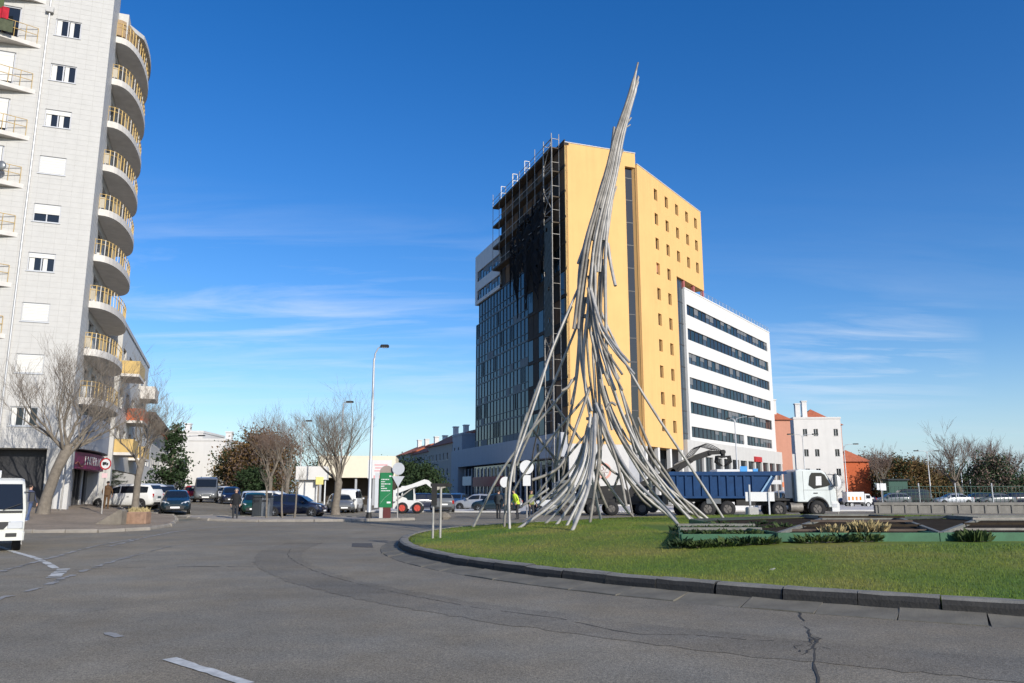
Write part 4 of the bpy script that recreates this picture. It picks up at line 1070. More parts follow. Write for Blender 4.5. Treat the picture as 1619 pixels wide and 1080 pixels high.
# long parapet on the right with posts, fence behind it
wall_ = thing('bridge_parapet', 'long grey concrete parapet with upright ribs across the right side', 'wall', fr(xat(1385, 62), 62, 0, -2))
M_OLDC = mat('old_grey_concrete', (0.20, 0.19, 0.17), 0.9, var=.25, scale=1.5, bump=.3, grime=.4)
mb = MB(); mb.box(0, 40, 0, .35, -.3, .62); part('body', mb, M_OLDC, wall_)
mb = MB(); mb.box(-.1, 40.1, -.08, .42, .62, .82); part('coping', mb, M_OLDC, wall_)
rb = MB(); rb.box(0, .16, -.07, -.002, -.2, .62); rbm = rb.mesh('rib', M_OLDC)
for k in range(40): part('rib', rbm, None, wall_, wm(wall_) @ Matrix.Translation((.2 + k * 1.0, 0, 0)))
fence = thing('mesh_fence', 'long green mesh fence on posts behind the grey parapet', 'fence', fr(xat(1398, 92), 92, 0, -2))
mb = MB()
for k in range(120): mb.box(k * .45, k * .45 + .04, 0, .04, .1, 2.2)
for z in (.1, .8, 1.5, 2.2): mb.box(0, 54, .04, .07, z, z + .06)
part('mesh', mb, mat('fence_green', (0.02, 0.06, 0.045), 0.6), fence)
pm_ = MB(); pm_.cyl((0, .1, 0), (0, .1, 2.6), .08, 6); pmm = pm_.mesh('post', M_POLE)
for k in range(14): part('post', pmm, None, fence, wm(fence) @ Matrix.Translation((k * 4.1, 0, 0)))
t = thing('low_brick_house', 'low pale house with a red brick band at the far right edge', 'building', fr(xat(1606, 200), 200, 0, 0))
mb = MB(); mb.box(0, 14, 0, 8, 0, 3.6); part('wall', mb, M_PINK, t); mb = MB(); hip(mb, 0, 14, 0, 8, 3.6, 5.2); part('roof', mb, M_ROOF, t)

# ---------------------------------------------------------------- steel tube sculpture
SCY = 29.2
scu = thing('tube_sculpture', 'towering sculpture of bundled steel tubes flaring from a leaning spike to the lawn', 'sculpture', fr(5.5, SCY, lawn(5.5, SCY)))
TOPY = 99
def spline(P, n=5):
    o = []
    for i in range(len(P) - 1):
        a, b, c, d = P[max(0, i - 1)], P[i], P[i + 1], P[min(len(P) - 1, i + 2)]
        for k in range(n):
            t = k / n
            o.append(0.5 * (2 * b + (c - a) * t + (2 * a - 5 * b + 4 * c - d) * t * t + (3 * b - a - 3 * c + d) * t ** 3))
    o.append(P[-1]); return o
def stube(px, base=None, r=.056, m_=None, yt=None, top=0.0, top_taper=False):
    """One tube: the outline of its run as surveyed, set at its own depth between the spike and its foot on the lawn."""
    end = px[-1]
    if base == 'g':
        p = onlawn(*end); yb = p.y
    else: yb = SCY + (base or 0)
    yt = SCY + (RN.uniform(-.35, .35) if yt is None else yt) + top
    y_hi, y_lo = px[0][1], end[1]
    span = max(1.0, 834 - 330)
    P = []
    for x, y in px:
        f = max(0.0, min(1.0, (y - 400) / max(1.0, (y_lo - 400)))) if y_lo > 420 else 0
        P.append(atY(x, y, yt + (yb - yt) * f ** 1.35))
    if base == 'g': P[-1].z -= .12
    mb = MB(); Q = spline(P); rq = r * RN.uniform(.80, .98); mb.tube(Q, [rq * (.55 if top_taper and i < 3 else 1) for i in range(len(Q))], 8)
    return part('tube', mb, m_ or RN.choice((M_GALV, M_GALV, M_GALV2)), scu, Matrix())
# the spike
ax = [(1009, 99), (996, 160), (979, 215), (966, 275), (952, 330), (941, 380), (934, 430), (929, 480), (926, 520)]
for k in range(26):
    i0 = 0 if k < 7 else RN.choice((0, 1, 1, 2, 2, 3))
    off = (k % 7 - 3) / 3.0
    P = []
    for i, (x, y) in enumerate(ax[i0:]):
        j = i + i0; wdt = (0.6, 3.6, 6, 8.5, 11, 13, 15, 17, 18)[j]
        P.append((x + off * wdt + RN.uniform(-.8, .8), y + (RN.uniform(0, 40) if i == 0 and k >= 4 else 0)))
    dpt = (k // 7 - 1.5) * .13
    e = RN.choice((5, 6, 7, 8, 9)) - i0
    P = P[:max(3, e)]
    stube(P, base=dpt, yt=dpt, r=.066, top_taper=True, m_=M_GALV2 if off < -.2 or k % 4 == 0 else M_GALV)  # left tubes get the darker steel: the spike's shaded side put into colour
for px in ([(971, 201), (966, 240), (957, 290), (946, 340), (938, 380)], [(974, 205), (963, 262), (950, 322), (940, 372)], [(948, 318), (930, 372), (914, 417)], [(940, 333), (926, 380), (916, 430), (915, 500), (917, 560)],
           [(961, 385), (966, 420), (973, 452)], [(962, 330), (958, 390), (957, 450), (958, 520), (960, 600)], [(955, 320), (957, 370), (964, 410)], [(969, 262), (968, 310), (963, 350), (957, 400), (956, 470)]):
    stube(px, base=RN.uniform(-.4, .4), r=.066)
# middle core
core_ = [[(938, 400), (932, 470), (924, 540), (924, 600), (933, 660), (938, 690)], [(946, 400), (936, 460), (928, 520), (931, 580), (938, 640), (941, 700)], [(952, 410), (948, 470), (938, 540), (940, 600), (943, 650)],
         [(930, 410), (922, 470), (920, 530), (921, 580), (930, 625)], [(925, 430), (919, 500), (918, 560), (926, 615), (936, 650)], [(935, 430), (930, 500), (943, 570), (948, 640), (950, 700)],
         [(955, 420), (950, 480), (953, 540), (960, 590)], [(948, 440), (943, 520), (948, 580), (958, 640), (968, 680)], [(917, 490), (915, 545), (911, 595)], [(926, 470), (917, 540), (912, 597), (903, 640)], [(941, 420), (941, 480), (938, 530)]]
for px in core_: stube(px, base=RN.uniform(-.6, .6))
# left legs and cross tubes
for px in ([(916, 452), (893, 505), (870, 560), (851, 620), (829, 687), (812, 735), (805, 785), (806, 836)], [(904, 484), (880, 540), (858, 592), (836, 650), (822, 700), (808, 755), (803, 800), (808, 830)]): stube(px, 'g')
for px, b in (([(918, 501), (894, 560), (869, 620), (843, 675), (826, 712), (817, 736)], 2), ([(912, 594), (878, 636), (837, 684), (790, 750), (746, 833)], 'g'), ([(840, 676), (862, 706), (881, 728)], 3),
              ([(872, 632), (895, 665), (918, 695)], 2.5), ([(927, 626), (900, 658), (870, 694), (840, 732), (812, 775)], 3), ([(858, 645), (848, 690), (841, 735), (843, 806)], 'g'), ([(850, 702), (852, 745), (855, 795)], 4),
              ([(884, 670), (880, 715), (874, 762)], 4), ([(800, 770), (799, 800), (797, 833)], 'g'), ([(933, 612), (912, 672), (891, 729), (870, 748), (841, 759)], -1.5), ([(820, 700), (808, 740), (803, 770), (806, 815)], 3),
              ([(912, 594), (905, 640), (890, 700), (878, 745)], 3), ([(924, 690), (890, 730), (850, 780), (825, 800)], 3), ([(868, 772), (850, 785), (838, 795)], 0), ([(834, 652), (822, 690), (815, 720), (812, 762)], 1)):
    stube(px, b)
# centre fan of curved tubes
fan = [[(934, 655), (925, 715), (905, 760), (870, 800), (812, 835)], [(936, 660), (930, 720), (912, 770), (885, 805), (857, 828)], [(938, 660), (934, 725), (918, 775), (898, 805), (876, 829)], [(941, 655), (939, 720), (928, 780), (902, 839)],
       [(939, 660), (937, 725), (924, 775), (907, 810), (893, 831)], [(934, 665), (921, 715), (897, 765), (866, 797), (827, 822)], [(943, 660), (947, 720), (940, 775), (932, 826)], [(936, 690), (944, 760), (960, 803)],
       [(926, 700), (914, 740), (890, 768), (868, 788)], [(946, 640), (950, 690), (948, 740), (940, 790)], [(932, 740), (942, 785), (951, 822)], [(930, 670), (914, 725), (888, 760), (850, 800)], [(945, 740), (970, 778), (995, 812)], [(938, 700), (930, 755), (912, 805), (906, 826)],
       [(933, 668), (917, 735), (893, 788), (860, 815)], [(937, 672), (933, 740), (922, 790), (905, 828)]]
for i, px in enumerate(fan): stube(px, 'g' if px[-1][1] > 818 else 2.0, r=.058, top=RN.uniform(-.5, .3))
# upper right flare, ends free in the air
top_end = [(995, 573), (1003, 592), (984, 592), (984, 617), (973, 617), (954, 591), (964, 610), (998, 585), (979, 600)]
for i, e in enumerate(top_end):
    s = (931 + RN.uniform(-3, 5), 450 + RN.uniform(-15, 25)); m1 = (s[0] + (e[0] - s[0]) * .28, s[1] + (e[1] - s[1]) * .48); m2 = (s[0] + (e[0] - s[0]) * .64, s[1] + (e[1] - s[1]) * .78)
    stube([s, m1, m2, e], -2.2 + .3 * i, r=.053)
# long outer tube and the big right-hand sweep
stube([(945, 480), (963, 522), (1002, 598), (1040, 660), (1085, 728), (1120, 782), (1148, 822)], 'g', r=.06)
sw = [[(980, 612), (995, 652), (1013, 695), (1035, 732), (1062, 768), (1112, 822)], [(945, 587), (960, 635), (977, 676), (1005, 722), (1040, 760), (1095, 800), (1126, 822)], [(942, 638), (967, 697), (990, 740), (1013, 769), (1050, 804), (1081, 834)],
      [(940, 632), (955, 680), (975, 722), (989, 760), (1001, 816)], [(958, 560), (972, 620), (992, 672), (1022, 730), (1060, 785), (1100, 826)], [(948, 600), (965, 660), (990, 706), (1030, 758), (1075, 805), (1106, 824)],
      [(938, 640), (960, 700), (985, 745), (1020, 785), (1072, 822)], [(963, 600), (985, 660), (1003, 700), (1025, 745), (1062, 790), (1118, 820)], [(941, 645), (958, 690), (985, 738), (1010, 776), (1046, 800)], [(946, 600), (962, 655), (985, 700), (1002, 730), (1024, 765)],
      [(990, 655), (1000, 700), (1012, 740), (1030, 775), (1073, 821)], [(943, 636), (964, 690), (980, 722), (993, 745)], [(955, 610), (968, 650), (990, 690), (1003, 702)], [(965, 560), (985, 630), (1003, 690), (1030, 740), (1090, 810)],
      [(1000, 665), (1010, 700), (1022, 735), (1030, 772)], [(1008, 660), (1030, 712), (1056, 752), (1085, 795), (1127, 821)], [(950, 640), (962, 690), (978, 740), (990, 800)], [(940, 640), (962, 702), (982, 742), (1012, 786), (1030, 802)]]
for px in sw: stube(px, 'g' if px[-1][1] > 814 else RN.uniform(-1, 3), r=.058)
for px, b in (([(948, 728), (968, 745), (980, 752)], 2), ([(982, 740), (972, 768), (962, 775)], 2), ([(958, 688), (942, 725), (937, 745)], 1), ([(952, 755), (975, 785), (1001, 817)], 3), ([(905, 690), (893, 735), (888, 760)], 2), ([(958, 648), (966, 637), (974, 641)], -1), ([(905, 600), (898, 612), (888, 618)], -1)):
    stube(px, b, m_=M_GALV2)
for (x, y) in ((931, 500), (936, 662)):
    fb = MB(); p = atY(x, y, SCY); fb.cyl(p + Vector((0, 0, -.05)), p + Vector((0, 0, .05)), .22, 14); part('clamp_ring', fb, M_GALV2, scu, Matrix())

# ---------------------------------------------------------------- planted frames on the lawn
M_RUSTY = mat('rusty_slat', (0.085, 0.06, 0.045), 0.8, var=.4, scale=4)
def frustum_frame(name, label, x0, x1, y0, y1, tx0, tx1, ty0, ty1, zt, rows_=4):
    t = thing(name, label, 'planter', fr((x0 + x1) / 2, y0, lawn((x0 + x1) / 2, y0)))
    zb = lawn((x0 + x1) / 2, y0 + 1)
    B_ = [(x0, y0, zb), (x1, y0, zb), (x1, y1, zb), (x0, y1, zb)]; T = [(tx0, ty0, zt), (tx1, ty0, zt), (tx1, ty1, zt), (tx0, ty1, zt)]
    B_ = [Vector(v) for v in B_]; T = [Vector(v) for v in T]
    mb = MB()
    for i in range(4): j = (i + 1) % 4; mb.quad(B_[i] + Vector((0, 0, .12)), B_[j] + Vector((0, 0, .12)), T[j] - Vector((0, 0, .05)), T[i] - Vector((0, 0, .05)))
    mb.quad(*[v - Vector((0, 0, .05)) for v in T]); part('sloped_panel', mb, M_MESHP, t, Matrix())
    for i in range(4):
        mb = MB(); mb.bar(B_[i] + Vector((0, 0, .16)), T[i], .09, .07); part('hip_rail', mb, M_TARN, t, Matrix())
        j = (i + 1) % 4; mb = MB(); mb.bar(T[i], T[j], .10, .09); part('top_rail', mb, M_TARN, t, Matrix())
        mb = MB(); d = (B_[j] - B_[i]).normalized(); mb.bar(B_[i] + Vector((0, 0, .09)) - d * .05, B_[j] + Vector((0, 0, .09)) + d * .05,   .07, .18); part('steel_edge', mb, M_GREENS, t, Matrix())
    for k in range(1, rows_):
        f = k / rows_; a, b = B_[0].lerp(T[0], f), B_[1].lerp(T[1], f); mb = MB(); mb.bar(a + Vector((0, -.02, .12)), b + Vector((0, -.02, .12)), .06, .05); part('slat', mb, (M_GALV2 if rows_ == 4 else M_RUSTY) if k % 2 else M_MESHP, t, Matrix())
    return t
yb_ = onlawn(1240, 858).y
xl = lambda px, y: xat(px, y, .58)
frustum_frame('pyramid_planter', 'low pyramid-shaped planter frame with grey hip rails in the middle of the lawn', xl(1232, yb_), xl(1488, yb_), yb_, yb_ + 8.4, xl(1308, yb_ + 4.6), xl(1420, yb_ + 4.6), yb_ + 4.6, yb_ + 6.2, .92, 5)
frustum_frame('pyramid_planter', 'long low pyramid planter frame running off the right edge of the picture', xl(1494, yb_), xl(1494, yb_) + 7.5, yb_ + .1, yb_ + 8.2, xl(1545, yb_ + 4.6), xl(1545, yb_ + 4.6) + 5, yb_ + 4.4, yb_ + 6.0, .90, 4)
# flat left-hand bed with soil, stones and low shrubs
bed = thing('flower_bed', 'sunken flower bed of dark soil with green steel edge left of the pyramid planter', 'flower bed', fr(xl(1150, yb_), yb_, .5))
bx0, bx1 = xl(1076, yb_ + .2), xl(1228, yb_ + .2)
mb = MB(); mb.prism([(bx0, yb_ + .15), (bx1, yb_ + .15), (bx1 + .9, yb_ + 5.2), (bx0 + 1.0, yb_ + 5.2)], .3, .66); part('soil', mb, M_DIRT, bed, Matrix())
for p, q in (((bx0, yb_ + .12), (bx1, yb_ + .12)), ((bx0, yb_ + .12), (bx0 + 1.0, yb_ + 5.2)), ((bx0 + 1.0, yb_ + 5.2), (bx1 + .9, yb_ + 5.2))):
    mb = MB(); mb.bar((*p, .62), (*q, .62), .07, .2); part('steel_edge', mb, M_GREENS, bed, Matrix())
mb = MB(); mb.bar((bx0 + .4, yb_ + 2.2, .74), (bx1 + .3, yb_ + 2.2, .74), .12, .06); mb.bar((bx0 + .6, yb_ + 3.4, .78), (bx1 + .5, yb_ + 3.4, .78), .12, .06); part('cross_rail', mb, M_TARN, bed, Matrix())
def shrub(label, cat, p, h, w, m_, n=260, ls=.07, name='low_shrub', group=None, up=.5):
    h *= .62; t = thing(name, label, cat, fr(p[0], p[1], p[2]), group)
    mb = MB(); st = MB()
    for k in range(n):
        a = RN.uniform(0, 2 * math.pi); r = w * math.sqrt(RN.random()); z = h * RN.random() ** 1.3 * (1 - .6 * r / w)
        c = Vector((r * math.cos(a), r * math.sin(a) * .7, z + .02)); d = Vector((math.cos(a) * .7, math.sin(a) * .7, RN.uniform(up * .3, up * 2))).normalized()
        s_ = d.cross(Vector((RN.uniform(-1, 1), RN.uniform(-1, 1), RN.uniform(-.3, 1)))).normalized(); l = ls * RN.uniform(.6, 1.4)
        mb.add([c - s_ * l * .28, c + d * l * .6 - s_ * l * .3, c + d * l * 1.4, c + d * l * .6 + s_ * l * .3, c + s_ * l * .28], [(0, 1, 2, 3, 4)])
        if k % 12 == 0: st.tube([(c.x * .2, c.y * .2, -.03), c], .006, 3)
    part('foliage', mb, m_, t); part('stem', st, M_TWIG, t); return t
gb = 'low shrubs along the front edge of the flower bed'
for k, (px, dy, h, w, lab) in enumerate(((1082, 0, .26, .30, 'dark spreading shrub at the left corner of the flower bed'), (1112, -.1, .18, .34, 'flat shrub second from the left corner of the bed'), (1145, -.1, .2, .36, 'flat shrub third from the left corner of the bed'),
        (1180, -.1, .22, .36, 'shrub hiding the bed edge left of the visible green strip'), (1212, -.12, .17, .26, 'small shrub just before the visible green strip'), (1292, -.15, .24, .42, 'shrub at the foot of the pyramid planter, left side'), (1330, -.15, .2, .32, 'shrub at the foot of the pyramid planter, middle left'),
        (1368, -.12, .24, .36, 'shrub at the foot of the pyramid planter, in the middle'), (1240, 2.9, .3, .4, 'shrub against the left hip rail of the pyramid'), (1205, 4.6, .3, .4, 'shrub at the back of the flower bed'), (1140, 4.8, .25, .45, 'low shrub at the back left of the flower bed'))):
    y = yb_ + dy; shrub(lab, 'shrub', (xl(px, y), y, lawn(xl(px, y), y) + (.06 if dy > 1 else 0)), h, w, M_SHRUB if k % 3 else M_LEAFD, 260, .07, group=gb)
shrub('bright green spiky clump before the right planter', 'plant', (xl(1540, yb_ - .1), yb_ - .1, lawn(xl(1540, yb_), yb_)), .22, .32, M_SHRUB, 220, .11, 'spiky_plant', up=1.5)
shrub('pale dry straw tuft on the pyramid planter slope', 'plant', (xl(1372, yb_ + .8), yb_ + .8, .72), .30, .42, M_STRAW, 260, .10, 'dry_grass_tuft', up=1.5)
shrub('smaller pale dry tuft left on the pyramid planter', 'plant', (xl(1318, yb_ + .6), yb_ + .6, .68), .22, .25, M_STRAW, 130, .09, 'dry_grass_tuft', up=1.5)
for k, px in enumerate((1330, 1450, 1500, 1560)):
    y = yb_ + 9.3; shrub(('green tuft behind the top of the pyramid planter', 'wide green tuft on the lawn behind the two planters', 'green tuft behind the right planter, left of two', 'green tuft behind the right planter, right of two')[k], 'shrub', (xl(px, y), y, .56), .35, .6, M_SHRUB, 200, .1)
gb2 = 'sparse shrubs growing on the soil of the flower bed'
for j, (fy, rw) in enumerate(((.9, 'front row'), (3.0, 'back row'))):
    for k, od in enumerate(('first', 'second', 'third', 'fourth', 'fifth')):
        y_ = fy + RN.uniform(-.4, .4); X = bx0 + (bx1 - bx0) * (.1 + .2 * k + RN.uniform(-.05, .05)) + y_ * .19
        shrub(f'small dark shrub on the bed soil, {od} from the left corner in the {rw}', 'shrub', (X, yb_ + y_, .64), RN.uniform(.10, .2), RN.uniform(.2, .36), M_SHRUB if k % 2 else M_LEAFD, 130, .07, group=gb2)
# ---------------------------------------------------------------- trees
def bare_tree(name, label, x, y, H, r, spread, trunk_h, seed, lean=(0, 0), n1=6, depth=5, twig=M_TWIG, group='bare street trees', cat='tree', twr=.0085, up=.55):
    rr_ = random.Random(seed)
    z0 = gz(x, y); t = thing(name, label, cat, fr(x, y, z0), group)
    tk, br, tw_ = MB(), MB(), MB()
    top = Vector((lean[0], lean[1], trunk_h))
    pts = [Vector((0, 0, -.15)), Vector((lean[0] * .05, 0, .12)), Vector((lean[0] * .2, lean[1] * .2, trunk_h * .3)) + Vector((rr_.uniform(-.06, .06), rr_.uniform(-.06, .06), 0)), Vector((lean[0] * .55, lean[1] * .55, trunk_h * .68)) + Vector((rr_.uniform(-.06, .06), 0, 0)), top, top + Vector((lean[0] * .1, 0, .25))]
    tk.tube(pts, [r * 1.5, r * 1.2, r * .98, r * .92, r * 1.0, r * .6], 12)
    def grow(p, d, L, rad_, lv):
        n = 4 if lv < 2 else 3
        P = [p]; c = p; dd = d
        for k in range(n):
            dd = (dd + Vector((rr_.gauss(0, .13), rr_.gauss(0, .13), rr_.gauss(.07, .07)))).normalized()
            c = c + dd * L / n; P.append(c)
        R_ = [rad_ * (1 - .55 * k / n) for k in range(n + 1)]
        (br if lv < 3 else tw_).tube(P, R_, 6 if lv < 2 else (4 if lv < 3 else 3), 0, True, lv < 1)
        if lv >= depth: return
        m = rr_.choice((3, 4)) if lv < 2 else rr_.choice((2, 3, 3, 4))
        for k in range(m):
            f = rr_.uniform(.35, 1.0) if k else 1.0
            i = min(n - 1, int(f * n)); q = P[i].lerp(P[i + 1], f * n - i) if f < 1 else P[-1]
            ax_ = Vector((rr_.gauss(0, 1), rr_.gauss(0, 1), rr_.gauss(0, .6))).normalized()
            nd = (dd + ax_ * rr_.uniform(.35, .75) + Vector((0, 0, up * .25))).normalized()
            grow(q, nd, L * rr_.uniform(.6, .88), max(twr * .6, rad_ * (.50 if k == 0 else .36)), lv + 1)
    L1 = (H - trunk_h) * .35
    for k in range(n1):
        a = 2 * math.pi * (k + rr_.uniform(-.3, .3)) / n1; e = rr_.uniform(.3, 1.0) * spread
        if k == n1 - 1: e *= .25
        d = Vector((math.cos(a) * e, math.sin(a) * e, 1.0)).normalized()
        grow(top + Vector((0, 0, rr_.uniform(-.45, .1) * min(1, trunk_h * .3))), d, L1 * rr_.uniform(.8, 1.15), r * rr_.uniform(.34, .46), 0)
    part('trunk', tk, M_BARK, t); part('branches', br, M_BARK, t); part('twigs', tw_, twig, t)
    return t
bare_tree('bare_tree', 'big bare leaning tree in front of the tall apartment block', xat(66, 41, .3), 41, 8.8, .27, 1.15, 3.3, 3, (.85, .1), 8, 5)
bare_tree('bare_tree', 'bare tree behind the concrete blocks, beside the white minivan', xat(212, 46, .3), 46, 7.2, .19, .75, 2.9, 8, (.15, 0), 7, 5)
bare_tree('bare_tree', 'bare pollarded tree with forked trunk left of the tall lamp post', xat(530, 58), 58, 8.0, .28, .95, 2.3, 21, (.15, 0), 8, 5)
bare_tree('bare_tree', 'tall bare reddish tree behind the dark hatchback', xat(452, 70), 70, 8.4, .20, .6, 2.5, 31, (0, 0), 6, 5, M_TWIGR)
bare_tree('bare_tree', 'bare reddish tree behind the kiosk', xat(500, 84), 84, 8.2, .2, .7, 2.5, 33, (0, 0), 6, 4, M_TWIGR, twr=.016)
bare_tree('bare_tree', 'bare tree in front of the brown leafy trees', xat(425, 82), 82, 8.6, .22, .7, 2.4, 35, (0, 0), 6, 4, M_TWIGR, twr=.016)
for k, (px, lab) in enumerate(((421, 'thin young tree on the island nearest the bins'), (446, 'thin young tree on the island, middle of three'), (465, 'thin young tree on the island nearest the dark hatchback wheel'))):
    bare_tree('young_tree', lab, xat(px, 47.6), 47.6, 3.6, .055, .5, 1.7, 50 + k, (RN.uniform(-.1, .1), 0), 4, 2, group='young trees on the traffic island')
bare_tree('bare_tree', 'pale wide bare tree leaning left beyond the right parapet', xat(1524, 120), 120, 11.0, .42, 1.05, 3.0, 61, (-1.0, 0), 7, 4, M_TWIGR, group='trees beyond the parapet', twr=.026)
bare_tree('bare_tree', 'pale bare tree just right of the leaning one beyond the parapet', xat(1562, 124), 124, 10.4, .36, .9, 2.8, 62, (.5, 0), 7, 4, M_TWIGR, group='trees beyond the parapet', twr=.026)
bare_tree('bare_tree', 'bare tree at the right end of the trees beyond the parapet', xat(1596, 128), 128, 9.4, .32, .9, 2.6, 63, (.3, 0), 7, 4, M_TWIGR, group='trees beyond the parapet', twr=.026)
bare_tree('bare_tree', 'bare brownish tree next to the bright red house', xat(1398, 140), 140, 9.6, .3, .9, 2.2, 64, (0, 0), 7, 4, M_TWIGR, group='trees beyond the parapet', twr=.03)
bare_tree('bare_tree', 'small bare tree at the right of the brown bushy trees', xat(1470, 150), 150, 8.4, .3, .9, 2.2, 65, (0, 0), 7, 4, M_TWIGR, group='trees beyond the parapet', twr=.03)

def leaf_tree(name, label, x, y, H, W, m_, seed, trunk_h=2.0, n=2600, ls=.30, cone=False, m2=None, group=None, gap=.35):
    n = int(n * (2.2 if not cone else 1.1)); ls *= 1.3
    rr_ = random.Random(seed); t = thing(name, label, 'tree', fr(x, y, gz(x, y)), group)
    mb, br = MB(), MB()
    br.tube([(0, 0, -.1), (0, 0, trunk_h), (.1, 0, H * .8)], [W * .06 + .08, W * .045 + .06, .03], 7)
    cl = []
    for k in range(46):
        f = rr_.random()
        zc = trunk_h * .7 + (H - trunk_h * .7) * (f if not cone else f ** 1.2)
        env = (1 - ((zc - trunk_h) / (H - trunk_h))) * .95 + .08 if cone else math.sqrt(max(.05, 1 - (2 * (zc - trunk_h * .7) / (H - trunk_h * .7) - .85) ** 2 * .75))
        a = rr_.uniform(0, 2 * math.pi); r = W / 2 * env * rr_.uniform(.35, .95)
        c = Vector((r * math.cos(a), r * math.sin(a), zc)); cl.append((c, rr_.uniform(.12, .24) * W * (.6 if cone else 1)))
        br.tube([(0, 0, max(trunk_h * .8, zc - r * .7)), c * .6 + Vector((0, 0, zc * .36)), c], [.05, .035, .015], 4)
    for k in range(n):
        c, s_ = cl[k % len(cl)]
        d = Vector((rr_.gauss(0, 1), rr_.gauss(0, 1), rr_.gauss(0, .7)))
        p = c + d * s_ * .70
        if p.z < trunk_h * .5: continue
        u = Vector((rr_.gauss(0, 1), rr_.gauss(0, 1), rr_.gauss(0, 1))).normalized(); v = u.cross(Vector((rr_.gauss(0, 1), rr_.gauss(0, 1), rr_.gauss(0, 1)))).normalized(); l = ls * rr_.uniform(.5, 1.2)
        mb.add([p - u * l * .5, p + v * l * .28, p + u * l * .5, p - v * l * .28], [(0, 1, 2, 3)], 1 if (m2 and rr_.random() < .4) else 0)
    part('trunk', br, M_BARK, t); part('crown', mb, [m_, m2 or m_], t); return t
gl = 'leafy trees along the left street'
leaf_tree('evergreen_tree', 'dark evergreen tree at the left end of the brown trees by the street', xat(385, 96), 96, 7.6, 6.0, M_LEAFD, 71, 1.2, 4200, .26, m2=M_LEAFB, group=gl)
leaf_tree('autumn_tree', 'brown leafy tree between the dark evergreen and the bare trees', xat(408, 90), 90, 7.0, 6.5, M_LEAFB, 72, 1.4, 4200, .25, m2=M_TWIGR, group=gl)
leaf_tree('autumn_tree', 'brown leafy tree behind the white hatchback', xat(432, 98), 98, 7.2, 7.0, M_LEAFB, 73, 1.2, 3800, .26, m2=M_LEAFD, group=gl)
leaf_tree('autumn_tree', 'small ochre leafy tree behind the standing man in black', xat(362, 104), 104, 4.6, 4.4, M_LEAFO, 74, 1.0, 2200, .24, group=gl)
leaf_tree('evergreen_bush', 'round dark evergreen bush behind the standing man in black', xat(398, 84), 84, 3.2, 3.6, M_LEAFD, 75, .3, 2200, .22, group=gl)
leaf_tree('evergreen_tree', 'dark tree behind the market hall posts', xat(515, 108), 108, 5.0, 7.0, M_LEAFD, 76, 1, 2600, .28, group=gl)
leaf_tree('evergreen_tree', 'dark dense tree in front of the grey row houses', xat(643, 118), 118, 5.6, 7.0, M_LEAFD, 77, 1, 4200, .28, group='dark trees before the row houses')
leaf_tree('evergreen_tree', 'dark dense tree between the billboard and the grey row houses', xat(624, 128), 128, 5.4, 6.0, M_LEAFD, 78, 1, 3000, .3, group='dark trees before the row houses')
leaf_tree('evergreen_tree', 'dark tree above the white skid loader', xat(672, 108), 108, 4.8, 5.0, M_LEAFD, 79, 1, 3000, .28, group='dark trees before the row houses')
leaf_tree('conifer_tree', 'dark ragged conifer in front of the white end house', xat(266, 76), 76, 7.4, 4.2, M_LEAFD, 80, 1.6, 3200, .26, cone=True)
gr_ = 'trees beyond the parapet'
leaf_tree('round_bush', 'big round dark bush among the bare trees beyond the parapet', xat(1576, 112), 112, 6.0, 6.0, M_LEAFD, 81, .4, 5200, .26, m2=M_TWIGR, group=gr_)
leaf_tree('autumn_tree', 'brown ragged tree right of the bright red house', xat(1418, 146), 146, 7.2, 7.0, M_LEAFB, 82, 1, 3600, .34, m2=M_LEAFD, group=gr_)
leaf_tree('autumn_tree', 'rusty brown tree in the middle of the trees beyond the parapet', xat(1450, 150), 150, 6.4, 8.0, M_LEAFB, 83, 1, 3200, .34, m2=M_LEAFO, group=gr_)
leaf_tree('autumn_tree', 'brown tree left of the far double lamp post', xat(1380, 158), 158, 8.4, 8.0, M_LEAFB, 84, 1, 3000, .34, m2=M_TWIGR, group=gr_)
leaf_tree('autumn_tree', 'low brown tree right of the far double lamp post', xat(1486, 160), 160, 5.4, 8.0, M_LEAFB, 85, 1, 3000, .36, m2=M_LEAFD, group=gr_)
for k, px in enumerate((1520, 1610)):
    leaf_tree('evergreen_tree', ('dark tree low behind the leaning bare tree', 'dark tree at the far right edge of the view')[k], xat(px, 190), 190, 5.4, 16, M_LEAFD, 86 + k, .6, 2600, .5, group=gr_)

# ---------------------------------------------------------------- street lamps and signs
def lamp(label, px, Y, H, arms, r=.09, z=None, x=None, group='street lamps', rot=0):
    x = xat(px, Y) if x is None else x
    t = thing('street_lamp', label, 'street lamp', fr(x, Y, gz(x, Y), rot), group)
    mb = MB(); mb.tube([(0, 0, 0), (0, 0, 1.2), (0, 0, 1.25), (0, 0, H)], [r * 1.15, r * 1.1, r * .9, r * .55], 10); part('pole', mb, M_POLE, t)
    mb = MB(); mb.cyl((0, 0, 0), (0, 0, .1), r * 2.1, 12); mb.cyl((0, 0, .1), (0, 0, .45), r * 1.6, 12, 0, r * 1.2); part('base', mb, M_STEELD, t)
    for (ex, ez, hl) in arms:
        s_ = 1 if ex > 0 else -1
        mb = MB(); mb.tube([(0, 0, H - .35), (ex * .15, 0, H + ez * .4), (ex * .55, 0, H + ez * .85), (ex, 0, H + ez)], [r * .5, r * .42, r * .36, r * .32], 6); part('arm', mb, M_POLE, t)
        mb = MB(); a, b = (ex - .05 * s_, ex + hl * s_); lo, hi_ = min(a, b), max(a, b); mb.cbox(lo, hi_, -.14, .14, H + ez - .06, H + ez + .10, .04); h_ = part('lamp_head', mb, M_STEELD, t)
        mb = MB(); mb.box(lo + .1, hi_ - .08, -.1, .1, H + ez - .09, H + ez - .06); part('lens', mb, M_LAMP, h_)
    return t
